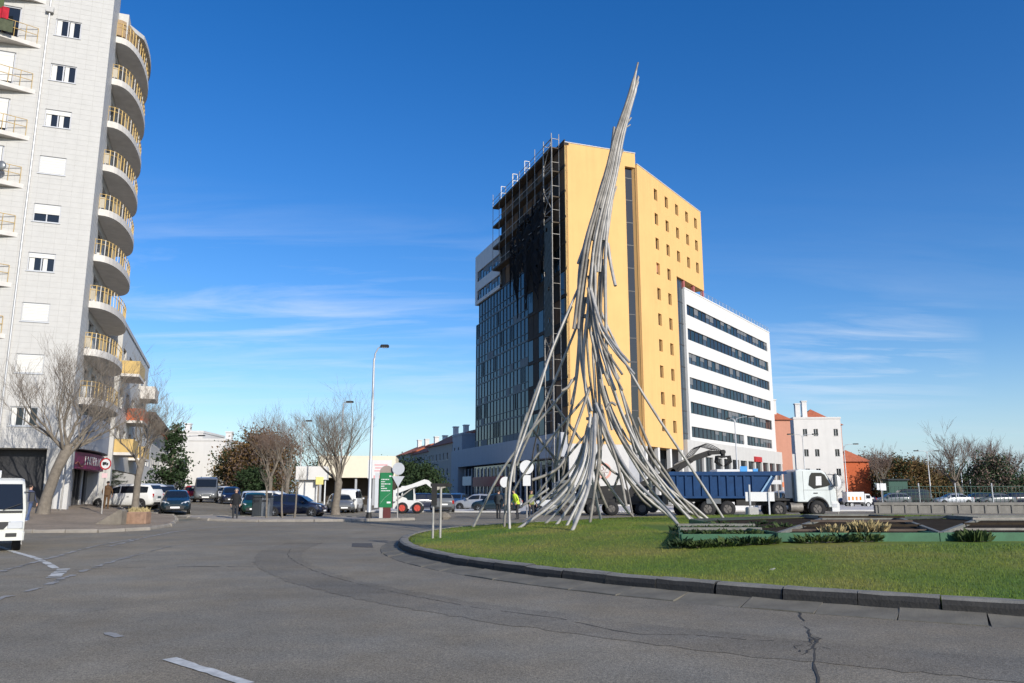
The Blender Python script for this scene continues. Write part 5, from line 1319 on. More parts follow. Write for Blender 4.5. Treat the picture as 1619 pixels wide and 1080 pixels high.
lamp('tall grey lamp post standing on the traffic island beside the green totem', 583, 47.0, 9.5, [(.42, .75, .45)], .115)
lamp('street lamp behind the pollarded bare tree', 536, 70, 9.3, [(.3, .15, .6)], .09)
lamp('street lamp rising above the reddish bare trees', 472, 92, 9.0, [(.4, .2, .7)], .1)
lamp('street lamp before the long white window bands of the offices', 1169, 78, 8.6, [(1.3, .3, .7), (-.5, .1, .3)], .09)
lamp('double-armed street lamp in front of the white apartment house', 1276, 110, 9.3, [(1.4, .15, .8), (-1.3, .15, .8)], .11)
lamp('single-armed street lamp just right of the double lamp by the white house', 1280, 160, 9.2, [(1.4, 0, 1.0)], .12)
lamp('street lamp in front of the bright red house', 1341, 130, 9.0, [(1.6, .3, .8)], .12)
lamp('double street lamp between the brown trees and the leaning bare tree', 1473, 140, 8.6, [(1.4, .1, .8), (-1.5, .1, .8)], .12)
lamp('far street lamp left of three near the round bush', 1512, 210, 8.4, [(-1.8, .1, 1.0)], .13)
lamp('far street lamp, middle of three near the round bush', 1524, 180, 8.2, [(-1.8, .1, 1.0)], .13)
lamp('far street lamp, right of three near the round bush', 1537, 165, 8.0, [(-1.8, .1, 1.0), (1.6, .1, 1.0)], .13)
lamp('street lamp with long arm by the conifer in the left street, nearest of three', 280, 112, 8.3, [(2.3, .4, .9)], .13)
lamp('street lamp in the left street, middle of three', 284, 140, 8.2, [(2.3, .4, .9)], .14)
lamp('street lamp in the left street, farthest of three', 288, 176, 8.2, [(2.4, .4, 1.0)], .16)

def sign_post(label, x, y, h, plates, m_=M_GALV, r=.04, name='traffic_sign', rot=0, cat='traffic sign', z=None, group=None):
    t = thing(name, label, cat, fr(x, y, gz(x, y) if z is None else z, rot), group)
    mb = MB(); mb.tube([(0, 0, -.1), (0, 0, h)], r, 8); part('post', mb, m_, t)
    for nm, fn, mats in plates:
        mb = MB(); fn(mb); part(nm, mb, mats, t)
    return t
def round_plate(z, R_, y=-.05):
    def f(mb): mb.cyl((0, y, z), (0, y + .03, z), R_, 24, 0, smooth=False)
    return f
def ring_face(z, R_, y=-.055):
    def f(mb):
        mb.disc((0, y, z), (0, -1, 0), R_, 24, 1, R_ * .78); mb.disc((0, y, z), (0, -1, 0), R_ * .78, 24, 0)
    return f
# no-lorries sign
p = (xat(160, 43.5, .3), 43.5)
t = sign_post('round red-ringed no lorries sign on a pole before the corner shop', *p, 3.15, [('plate', round_plate(2.75, .32), M_SIGNB), ('face', ring_face(2.75, .32), [M_SIGNW, M_RED])], rot=-4)
mb = MB(); mb.box(-.17, .05, -.064, -.058, 2.70, 2.85); mb.box(.065, .15, -.064, -.058, 2.70, 2.80); mb.disc((-.09, -.064, 2.69), (0, -1, 0), .035, 10); mb.disc((.09, -.064, 2.69), (0, -1, 0), .035, 10); part('lorry_symbol', mb, M_BLKPL, t)
mb = MB(); mb.box(-.15, .15, -.07, -.04, 2.0, 2.25); part('small_plate', mb, [mat('pink_plate', (0.72, 0.5, 0.5), 0.5)], t)
# plain pole beside the shop
t = thing('pole', 'plain thin grey pole in front of the corner shop windows', 'pole', fr(xat(95, 44, .5), 44, gz(xat(95, 44), 44)))
mb = MB(); mb.tube([(0, 0, 0), (.05, 0, 3.6)], .05, 8); part('tube', mb, M_GALV, t); mb = MB(); mb.cyl((0, 0, 0), (0, 0, .15), .1, 8); part('base', mb, M_GALV2, t)
# signs seen from behind
tri = lambda z, w: (lambda mb: mb.xprism([(-w, z + w * .85), (w, z + w * .85), (0, z - w * .85)], -.045, -.02))
sign_post('grey back of a round sign above a triangular give-way sign by the totem', xat(628, 47.2), 47.2, 3.3, [('round_plate', round_plate(2.95, .36), M_SIGNB), ('triangle_plate', tri(2.2, .37), M_SIGNB)])
sign_post('pale back of a large round sign seen through the left sculpture legs', xat(833, 46), 46, 3.4, [('round_plate', round_plate(3.0, .40), M_SIGNW), ('lower_plate', lambda mb: mb.box(-.22, .22, -.05, -.02, 1.95, 2.55), M_SIGNW)])
sign_post('pale back of a small round sign at the left edge of the sculpture legs', xat(799, 50), 50, 2.6, [('round_plate', round_plate(2.2, .34), M_SIGNW)])
# two bollard poles at the lawn tip, with a chevron board seen edge-on
pl = onlawn(690, 851)
t = thing('sign_posts', 'pair of thin steel posts carrying a dark board at the left tip of the lawn', 'sign', fr(pl.x, pl.y, pl.z))
for dx in (-.11, .11):
    mb = MB(); mb.tube([(dx, 0, -.1), (dx, 0, 1.55)], .035, 8); part('post', mb, M_GALV, t)
mb = MB(); mb.box(-.16, .0, -.10, -.045, .95, 1.5); mb.box(-.2, .42, -.04, .035, 1.50, 1.6); part('board', mb, M_STEELD, t)
# white board on two posts before the truck
pb = (xat(1205, 44.6), 44.6)
t = thing('notice_board', 'blank white rectangular board on two posts in front of the blue tipper trailer', 'sign', fr(pb[0], pb[1], 0.1, 0))
mb = MB(); mb.box(-.85, .75, -.03, .0, 1.0, 1.5); part('panel', mb, M_SIGNW, t)
for dx in (-.62, .42):
    mb = MB(); mb.box(dx - .04, dx + .04, -.10, -.03, -.2, 1.9 if dx < 0 else 1.5); part('post', mb, M_POLE, t)
# green totem
tx = xat(608, 47.3)
t = thing('totem_sign', 'green information totem with white lettering on a pale and dark red foot', 'sign', fr(tx, 47.3, .1, 8))
mb = MB(); mb.cbox(-.36, .40, -.12, .12, .62, 2.62, .05); part('panel', mb, M_GREEN, t)
mb = MB(); mb.box(-.62, -.40, -.09, .14, .6, 2.62); part('side_panel', mb, M_SIGNB, t)
mb = MB(); mb.box(-.32, -.12, -.10, .10, 0, .62); part('foot', mb, M_PALE, t); mb = MB(); mb.box(-.1, .34, -.10, .10, 0, .62); part('foot', mb, mat('dark_red_foot', (0.09, 0.015, 0.015), 0.5), t)
mb = MB(); mb.cyl((.05, -.04, 2.62), (.05, .04, 2.62), .42, 24, 0, smooth=False); part('round_top', mb, mat('brown_grey_disc', (0.27, 0.22, 0.19), 0.6), t)
mb = MB()
for i, (a, b) in enumerate(((-.25, .22), (-.25, -.02), (-.25, .3), (-.25, -.05), (-.25, .08), (-.25, .3))):
    z = 2.2 - i * .13; x = a
    while x < b: w = RN.uniform(.04, .09); mb.box(x, min(b, x + w), -.126, -.121, z, z + .055); x += w + .025
mb.bar((-.28, -.124, .85), (0, -.124, 1.2), .05, .006); mb.bar((0, -.124, 1.2), (.3, -.124, 1.45), .05, .006); mb.box(.1, .32, -.126, -.121, .85, .95); mb.box(.2, .32, -.126, -.121, 2.38, 2.46)
part('print', mb, M_SIGNW, t)
# recycling bins
for k, (px, lab) in enumerate(((407, 'dark waste container, left of the two by the hatchback'), (421, 'grey waste container, right of the two by the hatchback'))):
    t = thing('waste_container', lab, 'bin', fr(xat(px, 50.2) + .0, 50.2, .0, 0), 'waste containers on the island')
    mb = MB(); mb.cbox(-.27, .27, -.40, .40, .06, 1.28, .05); part('body', mb, M_BINS if k == 0 else M_GREYCAR, t)
    mb = MB(); mb.cbox(-.29, .29, -.43, .43, 1.29, 1.40, .05); part('lid', mb, M_BINS, t)
    mb = MB(); mb.box(-.18, .18, -.42, -.40, 1.0, 1.12); part('slot', mb, M_BLKPL, t)
    for dx in (-.2, .2):
        mb = MB(); mb.cyl((dx, -.3, .06), (dx, -.24, .06), .06, 8); part('wheel', mb, M_BLACK, t)
# concrete blocks at the pavement tip
M_WEDGE = mat('stained_concrete', (0.20, 0.175, 0.14), 0.9, var=0.3, scale=4, grime=.4)
bx = gp(182, 833)
t = solo('concrete_wedge', MB(), M_WEDGE, 'grey wedge-shaped concrete block at the pavement tip', 'concrete block', fr(bx[0], bx[1] + .3, gz(*bx) + .1, 8)); mb = MB(); mb.xprism([(-.95, 0), (.22, 0), (.22, .6), (.12, .68)], -.35, .35); t.data = mb.mesh('concrete_wedge', M_WEDGE)
bx = gp(206, 832)
t = thing('planter_block', 'rusty brown concrete planter with dry plants right of the wedge block', 'planter', fr(bx[0], bx[1] + .4, gz(*bx) + .1, 4))
mb = MB(); mb.cbox(-.30, .62, -.35, .35, 0, .55, .05); part('body', mb, mat('rusty_concrete', (0.27, 0.17, 0.115), 0.9, var=0.35, scale=4, bump=.4), t)
mb = MB()
for k in range(240):
    p = Vector((RN.uniform(-.25, .56), RN.uniform(-.3, .3), .53)); d = Vector((RN.gauss(0, .35), RN.gauss(0, .35), 1)).normalized() * RN.uniform(.1, .3); s_ = Vector((.02, .015, 0)); mb.add([p - s_, p + s_, p + d], [(0, 1, 2)])
part('dry_plants', mb, M_STRAW, t)
# concrete block and loose wheel by the white board
t = thing('concrete_weight', 'small grey concrete weight block on the lawn edge below the white board', 'concrete block', fr(xat(1190, 42.6), 42.6, .2, 5)); mb = MB(); mb.cbox(-.28, .28, -.25, .25, 0, .62, .05); part('block', mb, M_CONC, t); mb = MB(); mb.tube([(-.1, 0, .6), (-.1, 0, .72), (.1, 0, .72), (.1, 0, .6)], .02, 5); part('lifting_loop', mb, M_STEELD, t)
t = solo('stone_block', MB(), M_WEDGE, 'rough pale stone lying on the road behind the sign posts', 'stone', fr(xat(703, 48), 48, 0)); mb = MB(); mb.ball((0, 0, .16), (.36, .3, .28), 7, 4); mb.v = [(x * RN.uniform(.8, 1.15), y * RN.uniform(.8, 1.15), max(-.02, z * RN.uniform(.85, 1.1))) for x, y, z in mb.v]; mb.s = [False] * len(mb.s); t.data = mb.mesh('stone_block', M_WEDGE)
# ---------------------------------------------------------------- vehicles
def wheel_meshes(R_, w, rim=.62):
    ty = MB(); n = 22
    prof = [(R_ * rim, -w / 2), (R_ * .94, -w / 2), (R_, -w * .36), (R_, w * .36), (R_ * .94, w / 2), (R_ * rim, w / 2)]
    vs = [(r * math.cos(2 * math.pi * k / n), y, r * math.sin(2 * math.pi * k / n)) for r, y in prof for k in range(n)]
    ty.add(vs, [(i * n + k, i * n + (k + 1) % n, (i + 1) * n + (k + 1) % n, (i + 1) * n + k) for i in range(5) for k in range(n)], 0, True)
    ri = MB(); ri.disc((0, -w * .38, 0), (0, -1, 0), R_ * rim, 18); ri.disc((0, w * .38, 0), (0, 1, 0), R_ * rim, 18)
    for k in range(5):
        a = 2 * math.pi * k / 5
        for s_ in (-1, 1): ri.bar((R_ * .12 * math.cos(a), s_ * w * .40, R_ * .12 * math.sin(a)), (R_ * rim * .95 * math.cos(a), s_ * w * .43, R_ * rim * .95 * math.sin(a)), R_ * .14, .02, 0)
    ri.cyl((0, -w * .45, 0), (0, w * .45, 0), R_ * .17, 10)
    return ty.mesh('tyre', M_BLACK), ri
WH = {}
M_RIMD = mat('dirty_steel_rim', (0.13, 0.12, 0.11), 0.7, 0.2, var=.35, scale=5)
def add_wheel(t, x, y, R_, w, rim_m=None, rim=.62, z=None):
    key = (R_, w, rim, rim_m.name if rim_m else '')
    if key not in WH:
        ty, ri = wheel_meshes(R_, w, rim); WH[key] = (ty, ri.mesh('rim', rim_m or M_RIM))
    o = part('wheel', WH[key][1], None, t, wm(t) @ Matrix.Translation((x, y, R_ if z is None else z)))
    part('tyre', WH[key][0], None, o, wm(o)); return o
STY = {
 # x, zbot, zbelt, zroof, half width bottom, belt, roof
 'hatch': [(-2.0, .42, .80, .82, .62, .70, .60), (-1.93, .28, .95, 1.06, .76, .78, .62), (-1.55, .22, .98, 1.40, .82, .82, .60), (-.8, .20, .96, 1.48, .84, .84, .61), (.1, .20, .93, 1.47, .84, .84, .60), (.5, .20, .92, 1.37, .84, .84, .58), (1.15, .20, .90, .94, .83, .82, .70), (1.75, .22, .80, .83, .80, .76, .62), (1.98, .30, .66, .70, .70, .64, .52), (2.05, .40, .56, .58, .60, .55, .45)],
 'sedan': [(-2.25, .42, .82, .84, .66, .70, .60), (-2.18, .30, .95, .97, .76, .77, .66), (-1.55, .22, .98, 1.02, .83, .82, .66), (-.95, .20, .96, 1.38, .85, .83, .58), (-.2, .20, .94, 1.43, .86, .84, .59), (.4, .20, .92, 1.38, .86, .84, .58), (1.15, .20, .91, .94, .85, .82, .70), (1.85, .22, .82, .85, .82, .76, .62), (2.15, .30, .68, .71, .72, .66, .54), (2.25, .42, .56, .58, .62, .55, .45)],
 'mpv': [(-2.2, .42, .90, .92, .68, .72, .62), (-2.12, .30, 1.02, 1.25, .80, .82, .66), (-1.85, .24, 1.05, 1.62, .86, .86, .66), (-.8, .22, 1.02, 1.70, .88, .88, .68), (.3, .22, 1.0, 1.67, .88, .88, .67), (.75, .22, .98, 1.52, .88, .87, .65), (1.45, .22, .96, 1.0, .87, .85, .72), (1.95, .24, .84, .87, .83, .78, .64), (2.18, .34, .68, .71, .72, .66, .55), (2.24, .44, .58, .60, .62, .56, .46)],
 'van': [(-2.4, .42, 1.0, 1.05, .80, .82, .74), (-2.38, .34, 1.15, 1.85, .86, .87, .76), (-1.8, .26, 1.15, 1.98, .92, .92, .80), (.2, .26, 1.13, 1.98, .92, .92, .80), (.85, .26, 1.12, 1.86, .92, .91, .77), (1.6, .26, 1.08, 1.12, .90, .88, .76), (2.15, .28, .95, .98, .86, .80, .66), (2.38, .36, .76, .8, .76, .70, .58), (2.42, .46, .62, .64, .66, .6, .5)],
}
def car(name, label, cat, style, paint, px, Y, rot, x=None, windows='all', group=None, roof_m=None, lights_on=False, z=None, sc_=1.0):
    S = STY[style]; x = xat(px, Y) if x is None else x
    t = thing(name, label, cat, fr(x, Y, gz(x, Y) if z is None else z, rot) @ Matrix.Scale(sc_, 4), group)
    def at(xx):
        for i in range(len(S) - 1):
            if S[i][0] <= xx <= S[i + 1][0]:
                f = (xx - S[i][0]) / (S[i + 1][0] - S[i][0]); f = f if True else f
                return [S[i][k] + (S[i + 1][k] - S[i][k]) * f for k in range(7)]
        return list(S[0] if xx < S[0][0] else S[-1])
    def ring(s_):
        _, zb, zl, zr, wb, wl_, wr = s_
        h = [(wb * .88, zb), (wb, zb + .10), (max(wb, wl_) + .02, zb + (zl - zb) * .55), (wl_ + .005, zl - .06), (wl_ - .02, zl), (wr + .03, zr - .05), (wr - .06, zr), (wr * .4, zr + .025)]
        return [(s_[0], -y, z_) for y, z_ in h] + [(s_[0], y, z_) for y, z_ in h[::-1]]
    mb = MB(); rs = [ring(s_) for s_ in S]; n = len(rs[0])
    mb.add([v for r_ in rs for v in r_], [(i * n + k, (i + 1) * n + k, (i + 1) * n + (k + 1) % n, i * n + (k + 1) % n) for i in range(len(S) - 1) for k in range(n)], 0, True)
    mb.add(rs[0], [tuple(range(n))]); mb.add(rs[-1], [tuple(range(n - 1, -1, -1))])
    body = part('body', mb, paint, t)
    xr, xf = [s_[0] for s_ in S if s_[3] - s_[2] > .25][0], [s_[0] for s_ in S if s_[3] - s_[2] > .25][-1]
    cowl = S[[s_[0] for s_ in S].index(xf) + 1]
    tail = S[[s_[0] for s_ in S].index(xr) - 1]
    def side(xx, f, sg):
        s_ = at(xx); y = (s_[5] - .02) + (s_[6] + .03 - s_[5] + .02) * f; z_ = s_[2] + (s_[3] - .05 - s_[2]) * f
        return Vector((xx, sg * (y + .014), z_ + .004))
    spans = [(-.28, cowl[0] - .12)] if windows == 'front' else [(tail[0] + (xr - tail[0]) * .55, -.92 if style in ('mpv', 'van') else -.38), (-.82 if style in ('mpv', 'van') else -.28, cowl[0] - .12)]
    if style in ('mpv', 'van') and windows != 'front': spans = [(xr + .05, -.95), (-.86, .12), (.2, cowl[0] - .12)]
    for sg in (-1, 1):
        for a, b in spans:
            mb = MB(); xs_ = [a + (b - a) * k / 6 for k in range(7)]
            for k in range(6):
                q = [side(xs_[k], .10, sg), side(xs_[k + 1], .10, sg), side(xs_[k + 1], .86, sg), side(xs_[k], .86, sg)]
                mb.add(q if sg < 0 else q[::-1], [(0, 1, 2, 3)])
            part('side_window', mb, M_GLASSD, t)
        mb = MB(); mb.cbox(cowl[0] - .45, cowl[0] - .27, sg * (cowl[5] + .02) - (.2 if sg < 0 else 0), sg * (cowl[5] + .02) + (.2 if sg > 0 else 0), cowl[2] + .03, cowl[2] + .17, .02); part('wing_mirror', mb, paint, t)
    def screen(x0, x1, nm):
        mb = MB(); k = 5
        for i in range(k):
            a, b = x0 + (x1 - x0) * i / k, x0 + (x1 - x0) * (i + 1) / k; sa, sb = at(a), at(b); dx = .02 if x1 > 0 else -.02
            wa, wb_ = sa[6] - .03, sb[6] - .03
            mb.quad((a + dx, -wa, sa[3] + .012), (b + dx, -wb_, sb[3] + .012), (b + dx, wb_, sb[3] + .012), (a + dx, wa, sa[3] + .012))
            # bulge: the roof surface is a little higher in the middle
        for v in range(len(mb.v)): x_, y_, z_ = mb.v[v]; mb.v[v] = (x_, y_, z_ + .022)
        part(nm, mb, M_GLASSD, t)
    screen(xf + (cowl[0] - xf) * .10, cowl[0] - .06, 'windscreen')
    if windows == 'all': screen(tail[0] + .05, xr - .03, 'rear_window') if style not in ('van',) else None
    L = S[-1][0]; B_ = S[0][0]
    em = M_LAMP
    if lights_on:
        em = bpy.data.materials.get('lit_headlamp')
        if em is None:
            em = bpy.data.materials.new('lit_headlamp'); em.use_nodes = True; b = em.node_tree.nodes['Principled BSDF']; b.inputs['Emission Color'].default_value = (1, .93, .8, 1); b.inputs['Emission Strength'].default_value = 4
    for sg in (-1, 1):
        s2 = at(L - .17)
        mb = MB(); mb.add([(L - .36, sg * (at(L - .36)[5] + .012), .60), (L - .05, sg * (at(L - .05)[5] * .86), .50), (L - .09, sg * (at(L - .08)[5] * .55), .66), (L - .2, sg * (at(L - .2)[5] * .86), .755), (L - .36, sg * (at(L - .36)[5] - .0), .78), (L - .03, sg * (at(L - .03)[5] * .5), .52)], [(0, 1, 3, 4), (1, 5, 2, 3)])
        for v in range(len(mb.v)): x_, y_, z_ = mb.v[v]; mb.v[v] = (x_ + .035, y_, z_ + .02)
        part('headlight', mb, em, t)
        mb = MB(); mb.cbox(B_ + .0, B_ + .14, sg * .68 - .09, sg * .68 + .09, S[0][2] - .12, S[0][2] + .14, .03); part('tail_light', mb, M_TAIL, t)
        for xx in (S[-3][0] - .35 if style != 'van' else 1.45, B_ + .82):
            R_ = .31 if style in ('hatch', 'sedan') else .34
            yw = at(xx)[4]
            mb = MB(); mb.disc((xx, sg * (yw + .030), R_), (0, sg, 0), R_ * 1.17, 20); part('wheel_arch', mb, M_BLKPL, t)
            add_wheel(t, xx, sg * (yw - .055), R_, .20)
    mb = MB(); mb.box(L - .10, L + .008, -.50, .50, .30, .48); part('grille', mb, M_BLKPL, t)
    mb = MB(); mb.box(L + .009, L + .02, -.26, .26, .36, .46); part('number_plate', mb, M_PLATE, t)
    mb = MB(); mb.box(B_ - .012, B_, -.26, .26, .58, .69); part('number_plate', mb, M_PLATE, t)
    mb = MB(); mb.box(B_ - .01, B_ + .1, -.58, .58, .34, .46); part('bumper_strip', mb, M_BLKPL, t)
    for sg in (-1, 1):
        mb = MB(); yy = sg * (at(-.6)[4] + .023); mb.box(-.55, -.40, min(yy, yy + sg * .02), max(yy, yy + sg * .02), .80, .84); part('door_handle', mb, M_BLKPL, t)
    return t
gp2 = 'cars parked along the left street'
car('minivan', 'white minivan parked side-on beside the bare tree by the corner shop', 'car', 'mpv', M_WPAINT, 200, 52.0, 176, group=gp2, sc_=.92)
car('parked_car', 'white hatchback nosing out behind the white minivan', 'car', 'mpv', M_WPAINT, 238, 55.5, -30, group=gp2, sc_=.95)
car('parked_car', 'dark blue sedan facing the viewer in the left street', 'car', 'sedan', M_TEAL, 276, 50.5, -68, group=gp2)
car('parked_car', 'small red car behind the dark blue sedan', 'car', 'hatch', M_RED, 303, 76, -70, group=gp2)
car('moving_van', 'dark van with lit headlights coming down the left street', 'van', 'van', M_GREYCAR, 324, 74, -70, lights_on=True, sc_=1.12)
car('parked_car', 'dark car half hidden behind the trunk of the conifer', 'car', 'hatch', M_GREYCAR, 258, 66, -60, group=gp2)
car('parked_car', 'white car parked left of the standing man in black', 'car', 'hatch', M_WPAINT, 352, 82, -70, group=gp2)
car('parked_car', 'dark car just behind the standing man in black', 'car', 'hatch', M_BLKPL if False else M_DKBLUE, 364, 72, -70, group=gp2)
car('parked_car', 'white hatchback right of the standing man in black', 'car', 'hatch', M_WPAINT, 396, 61, -72, group=gp2)
car('parked_car', 'dark green hatchback partly hidden behind the waste containers', 'car', 'hatch', mat('dark_green_paint', (0.01, 0.05, 0.035), 0.25, var=0.1, coat=.8), 402, 56, -74, group=gp2)
car('parked_car', 'white minivan behind the dark navy hatchback', 'car', 'mpv', M_WPAINT, 432, 60, -5, group=gp2, sc_=.95)
car('parked_car', 'dark navy hatchback parked side-on behind the young trees', 'car', 'hatch', M_DKBLUE, 466, 53.6, -4, group=gp2, sc_=.98)
car('parked_van', 'white minibus parked behind the pollarded tree, facing away', 'van', 'van', M_WPAINT, 553, 66, 92, sc_=.92)
car('parked_car', 'dark car half hidden by the pollarded tree trunk', 'car', 'hatch', M_GREYCAR, 538, 64, -70)
gq = 'cars parked by the office block'
car('parked_car', 'dark blue car behind the bucket of the skid loader', 'car', 'hatch', M_DKBLUE, 676, 74, 20, group=gq)
car('parked_car', 'bluish dark car right of the skid loader', 'car', 'hatch', mat('blue_paint', (0.03, 0.07, 0.16), 0.25, var=.1, coat=.8), 722, 80, -100, group=gq)
car('parked_car', 'silver car parked before the striped shopfront', 'car', 'sedan', M_SILVER, 757, 72, 165, group=gq)
car('parked_car', 'dark car parked left of the sculpture legs', 'car', 'hatch', M_GREYCAR, 699, 66, 100, group=gq)
car('parked_car', 'white car seen through the tubes of the sculpture', 'car', 'mpv', M_WPAINT, 884, 62, 175, group=gq)
car('parked_car', 'dark car seen low through the left sculpture legs', 'car', 'hatch', M_TEAL, 786, 66, 170, group=gq)
car('parked_car', 'white pickup-like car between the trailer and the tractor cab', 'car', 'mpv', M_WPAINT, 1249, 66, -75, group=gq)
gr2 = 'vehicles on the right-hand road'
car('parked_car', 'dark blue car on the road right of the white tractor cab', 'car', 'sedan', M_DKBLUE, 1353, 98, 170, group=gr2)
for k, (px, Y, r_, st, pm2, lab) in enumerate(((1412, 100, 175, 'hatch', M_GREYCAR, 'dark grey car behind the fence near the green shelter'), (1436, 104, 170, 'van', M_BINS, 'dark van behind the green fence'), (1508, 100, 178, 'sedan', M_SILVER, 'silver car behind the fence below the far lamps'),
        (1545, 102, 178, 'hatch', M_TEAL, 'dark car behind the fence below the round bush'), (1575, 101, 178, 'sedan', M_GREYCAR, 'grey sedan behind the fence near the right edge'), (1602, 103, 178, 'hatch', M_DKBLUE, 'navy car behind the fence at the right edge'))):
    car('parked_car', lab, 'car', st, pm2, px, Y, r_, group=gr2)

# white light truck at the left edge
lt = thing('light_truck', 'white light truck with a roof lamp box entering at the left edge', 'truck', fr(xat(-37, 22.4), 22.8, 0, -58.5))
mb = MB(); w = .84
prof = [(.98, .42), (1.02, .62), (1.0, 1.02), (.93, 1.12), (.62, 1.78), (.50, 1.93), (.2, 1.99), (-.55, 2.0), (-.62, 1.1), (-.62, .55)]
n = len(prof)
ys = [(-w, .0), (-w + .08, .05), (w - .08, .05), (w, .0)]
def pp(x, z, k): return (x if k in (1, 2) else x - (.06 if x > 0 else 0), (-w, -w + .09, w - .09, w)[k] * (1 if z < 1.2 else 1 - (z - 1.2) * .16), z if k in (1, 2) else z - (.04 if z > 1.9 else 0))
mb.add([pp(x, z, k) for k in range(4) for x, z in prof], [(k * n + i, (k + 1) * n + i, (k + 1) * n + (i + 1) % n, k * n + (i + 1) % n) for k in range(3) for i in range(n)], 0, False)
mb.add([pp(x, z, 0) for x, z in prof], [tuple(range(n))]); mb.add([pp(x, z, 3) for x, z in prof], [tuple(range(n - 1, -1, -1))])
cab_ = part('cab', mb, M_CREAM, lt); bv = cab_.modifiers.new('bevel', 'BEVEL'); bv.width = .05; bv.segments = 3; bv.limit_method = 'ANGLE'
mb = MB(); mb.quad((.945, -.77, 1.13), (.945, .77, 1.13), (.60, .69, 1.82), (.60, -.69, 1.82)); part('windscreen', mb, M_GLASSD, lt)
mb = MB(); mb.box(.955, 1.005, -.76, .76, 1.04, 1.10); part('wiper_panel', mb, M_BLKPL, lt)
for y in (-.3, .3):
    mb = MB(); mb.bar((.98, y, 1.12), (.90, y + .4, 1.28), .02, .015); part('wiper', mb, M_BLKPL, lt)
mb = MB(); mb.add([(1.034, -.52, .80), (1.034, .52, .80), (1.034, .36, .60), (1.034, -.36, .60), (1.0, -.52, .80), (1.0, .52, .80), (1.0, .36, .60), (1.0, -.36, .60)], [(3, 2, 1, 0), (0, 1, 5, 4), (2, 3, 7, 6), (1, 2, 6, 5), (3, 0, 4, 7)]); part('grille', mb, M_BLKPL, lt)
for sg in (-1, 1):
    mb = MB(); mb.cbox(.90, 1.035, sg * .62 - .19, sg * .62 + .19, .62, .82, .03); part('headlight', mb, M_LAMP, lt)
    mb = MB(); mb.box(1.062, 1.075, sg * .55 - .13, sg * .55 + .13, .40, .50); part('fog_lamp_recess', mb, M_BLKPL, lt)
    mb = MB(); q = [(.60, sg * .838, 1.14), (-.45, sg * .838, 1.14), (-.45, sg * .752, 1.74), (.30, sg * .752, 1.74)]; mb.add(q, [(0, 1, 2, 3)]); part('side_window', mb, M_GLASSD, lt)
    mb = MB(); mb.tube([(.72, sg * .76, 1.6), (.85, sg * .93, 1.58)], .015, 5); mb.cbox(.82, .89, sg * .95 - .07, sg * .95 + .07, 1.34, 1.60, .02); part('wing_mirror', mb, M_BLKPL, lt)
    mb = MB(); mb.box(.05, .25, sg * .846 - .01, sg * .846 + .01, 1.0, 1.04); part('door_handle', mb, M_BLKPL, lt)
    for x in (.35, -2.7): add_wheel(lt, x, sg * .70, .34, .22)
mb = MB(); mb.cbox(.86, 1.06, -.86, .86, .30, .56, .04); part('bumper', mb, M_CREAM, lt)
mb = MB(); mb.box(1.061, 1.075, -.26, .26, .38, .50); part('number_plate', mb, mat('yellowish_plate', (0.75, 0.72, 0.45), 0.5), lt)
mb = MB(); mb.box(1.034, 1.045, -.3, -.05, .90, .95); part('badge', mb, M_RIM, lt)
mb = MB(); mb.xprism([(-.1, 2.0), (.22, 2.0), (.17, 2.14), (.07, 2.20), (-.03, 2.14)], -.15, .15); part('roof_lamp_box', mb, M_WPAINT, lt); mb = MB(); mb.disc((.206, 0, 2.07), (1, 0, .35), .045, 12); part('roof_lamp_mark', mb, M_GREYCAR, lt)
mb = MB(); mb.box(-3.9, -.7, -.38, -.3, .5, .64); mb.box(-3.9, -.7, .3, .38, .5, .64); part('chassis', mb, M_STEELD, lt)
mb = MB(); mb.box(-4.0, -.72, -.88, .88, .86, .96); mb.box(-4.0, -.72, -.90, -.86, .96, 1.3); mb.box(-4.0, -.72, .86, .90, .96, 1.3); mb.box(-.76, -.70, -.86, .86, .96, 1.7); part('flatbed', mb, M_GREYCAR, lt)

# skid loader
sk = thing('skid_loader', 'white skid steer loader with red wheel rims and raised bucket arm', 'loader', fr(xat(650, 62), 62, 0, 3))
M_RIMR = mat('red_wheel_rim', (0.50, 0.07, 0.045), 0.5, var=.1)
mb = MB(); mb.xprism([(-1.35, .35), (.75, .35), (.95, .6), (.6, .95), (-.25, 1.0), (-.35, 1.15), (-1.0, 1.35), (-1.35, 1.1)], -.62, .62); part('body', mb, M_WPAINT, sk)
mb = MB()
for x, y in ((-.75, -.5), (-.75, .5), (.25, -.5), (.25, .5)): mb.bar((x, y, .95), (x * .8, y, 1.95), .08)
mb.box(-.75, .35, -.55, .55, 1.95, 2.05); part('cab_frame', mb, M_WPAINT, sk)
mb = MB(); mb.box(-.6, .18, -.46, .46, 1.0, 1.94); part('cab_glass', mb, M_GLASSG, sk)
for y in (-.80, .80):
    mb = MB(); mb.xprism([(-1.3, 1.55), (-1.1, 1.85), (.1, 2.2), (1.0, 2.55), (1.25, 2.5), (1.75, 2.05), (1.62, 1.85), (1.1, 2.25), (.1, 1.92), (-1.0, 1.5)], y - .08, y + .08); part('lift_arm', mb, M_WPAINT, sk)
    mb = MB(); mb.tube([(-1.0, y, 1.05), (.2, y, 1.95)], .05, 6); part('hydraulic_ram', mb, M_GALV, sk)
    mb = MB(); mb.box(-1.32, -1.1, y - .1, y + .1, .9, 1.75); part('arm_post', mb, M_WPAINT, sk)
    for x in (-.62, .52): add_wheel(sk, x, y * .98, .42, .3, M_RIMR, .60)
mb = MB(); mb.xprism([(1.55, 1.75), (1.75, 2.15), (2.5, 2.1), (2.62, 1.95), (1.9, 1.72)], -.95, .95); part('bucket', mb, mat('worn_bucket_steel', (.42, .39, .33), .6, .3, var=.3), sk)
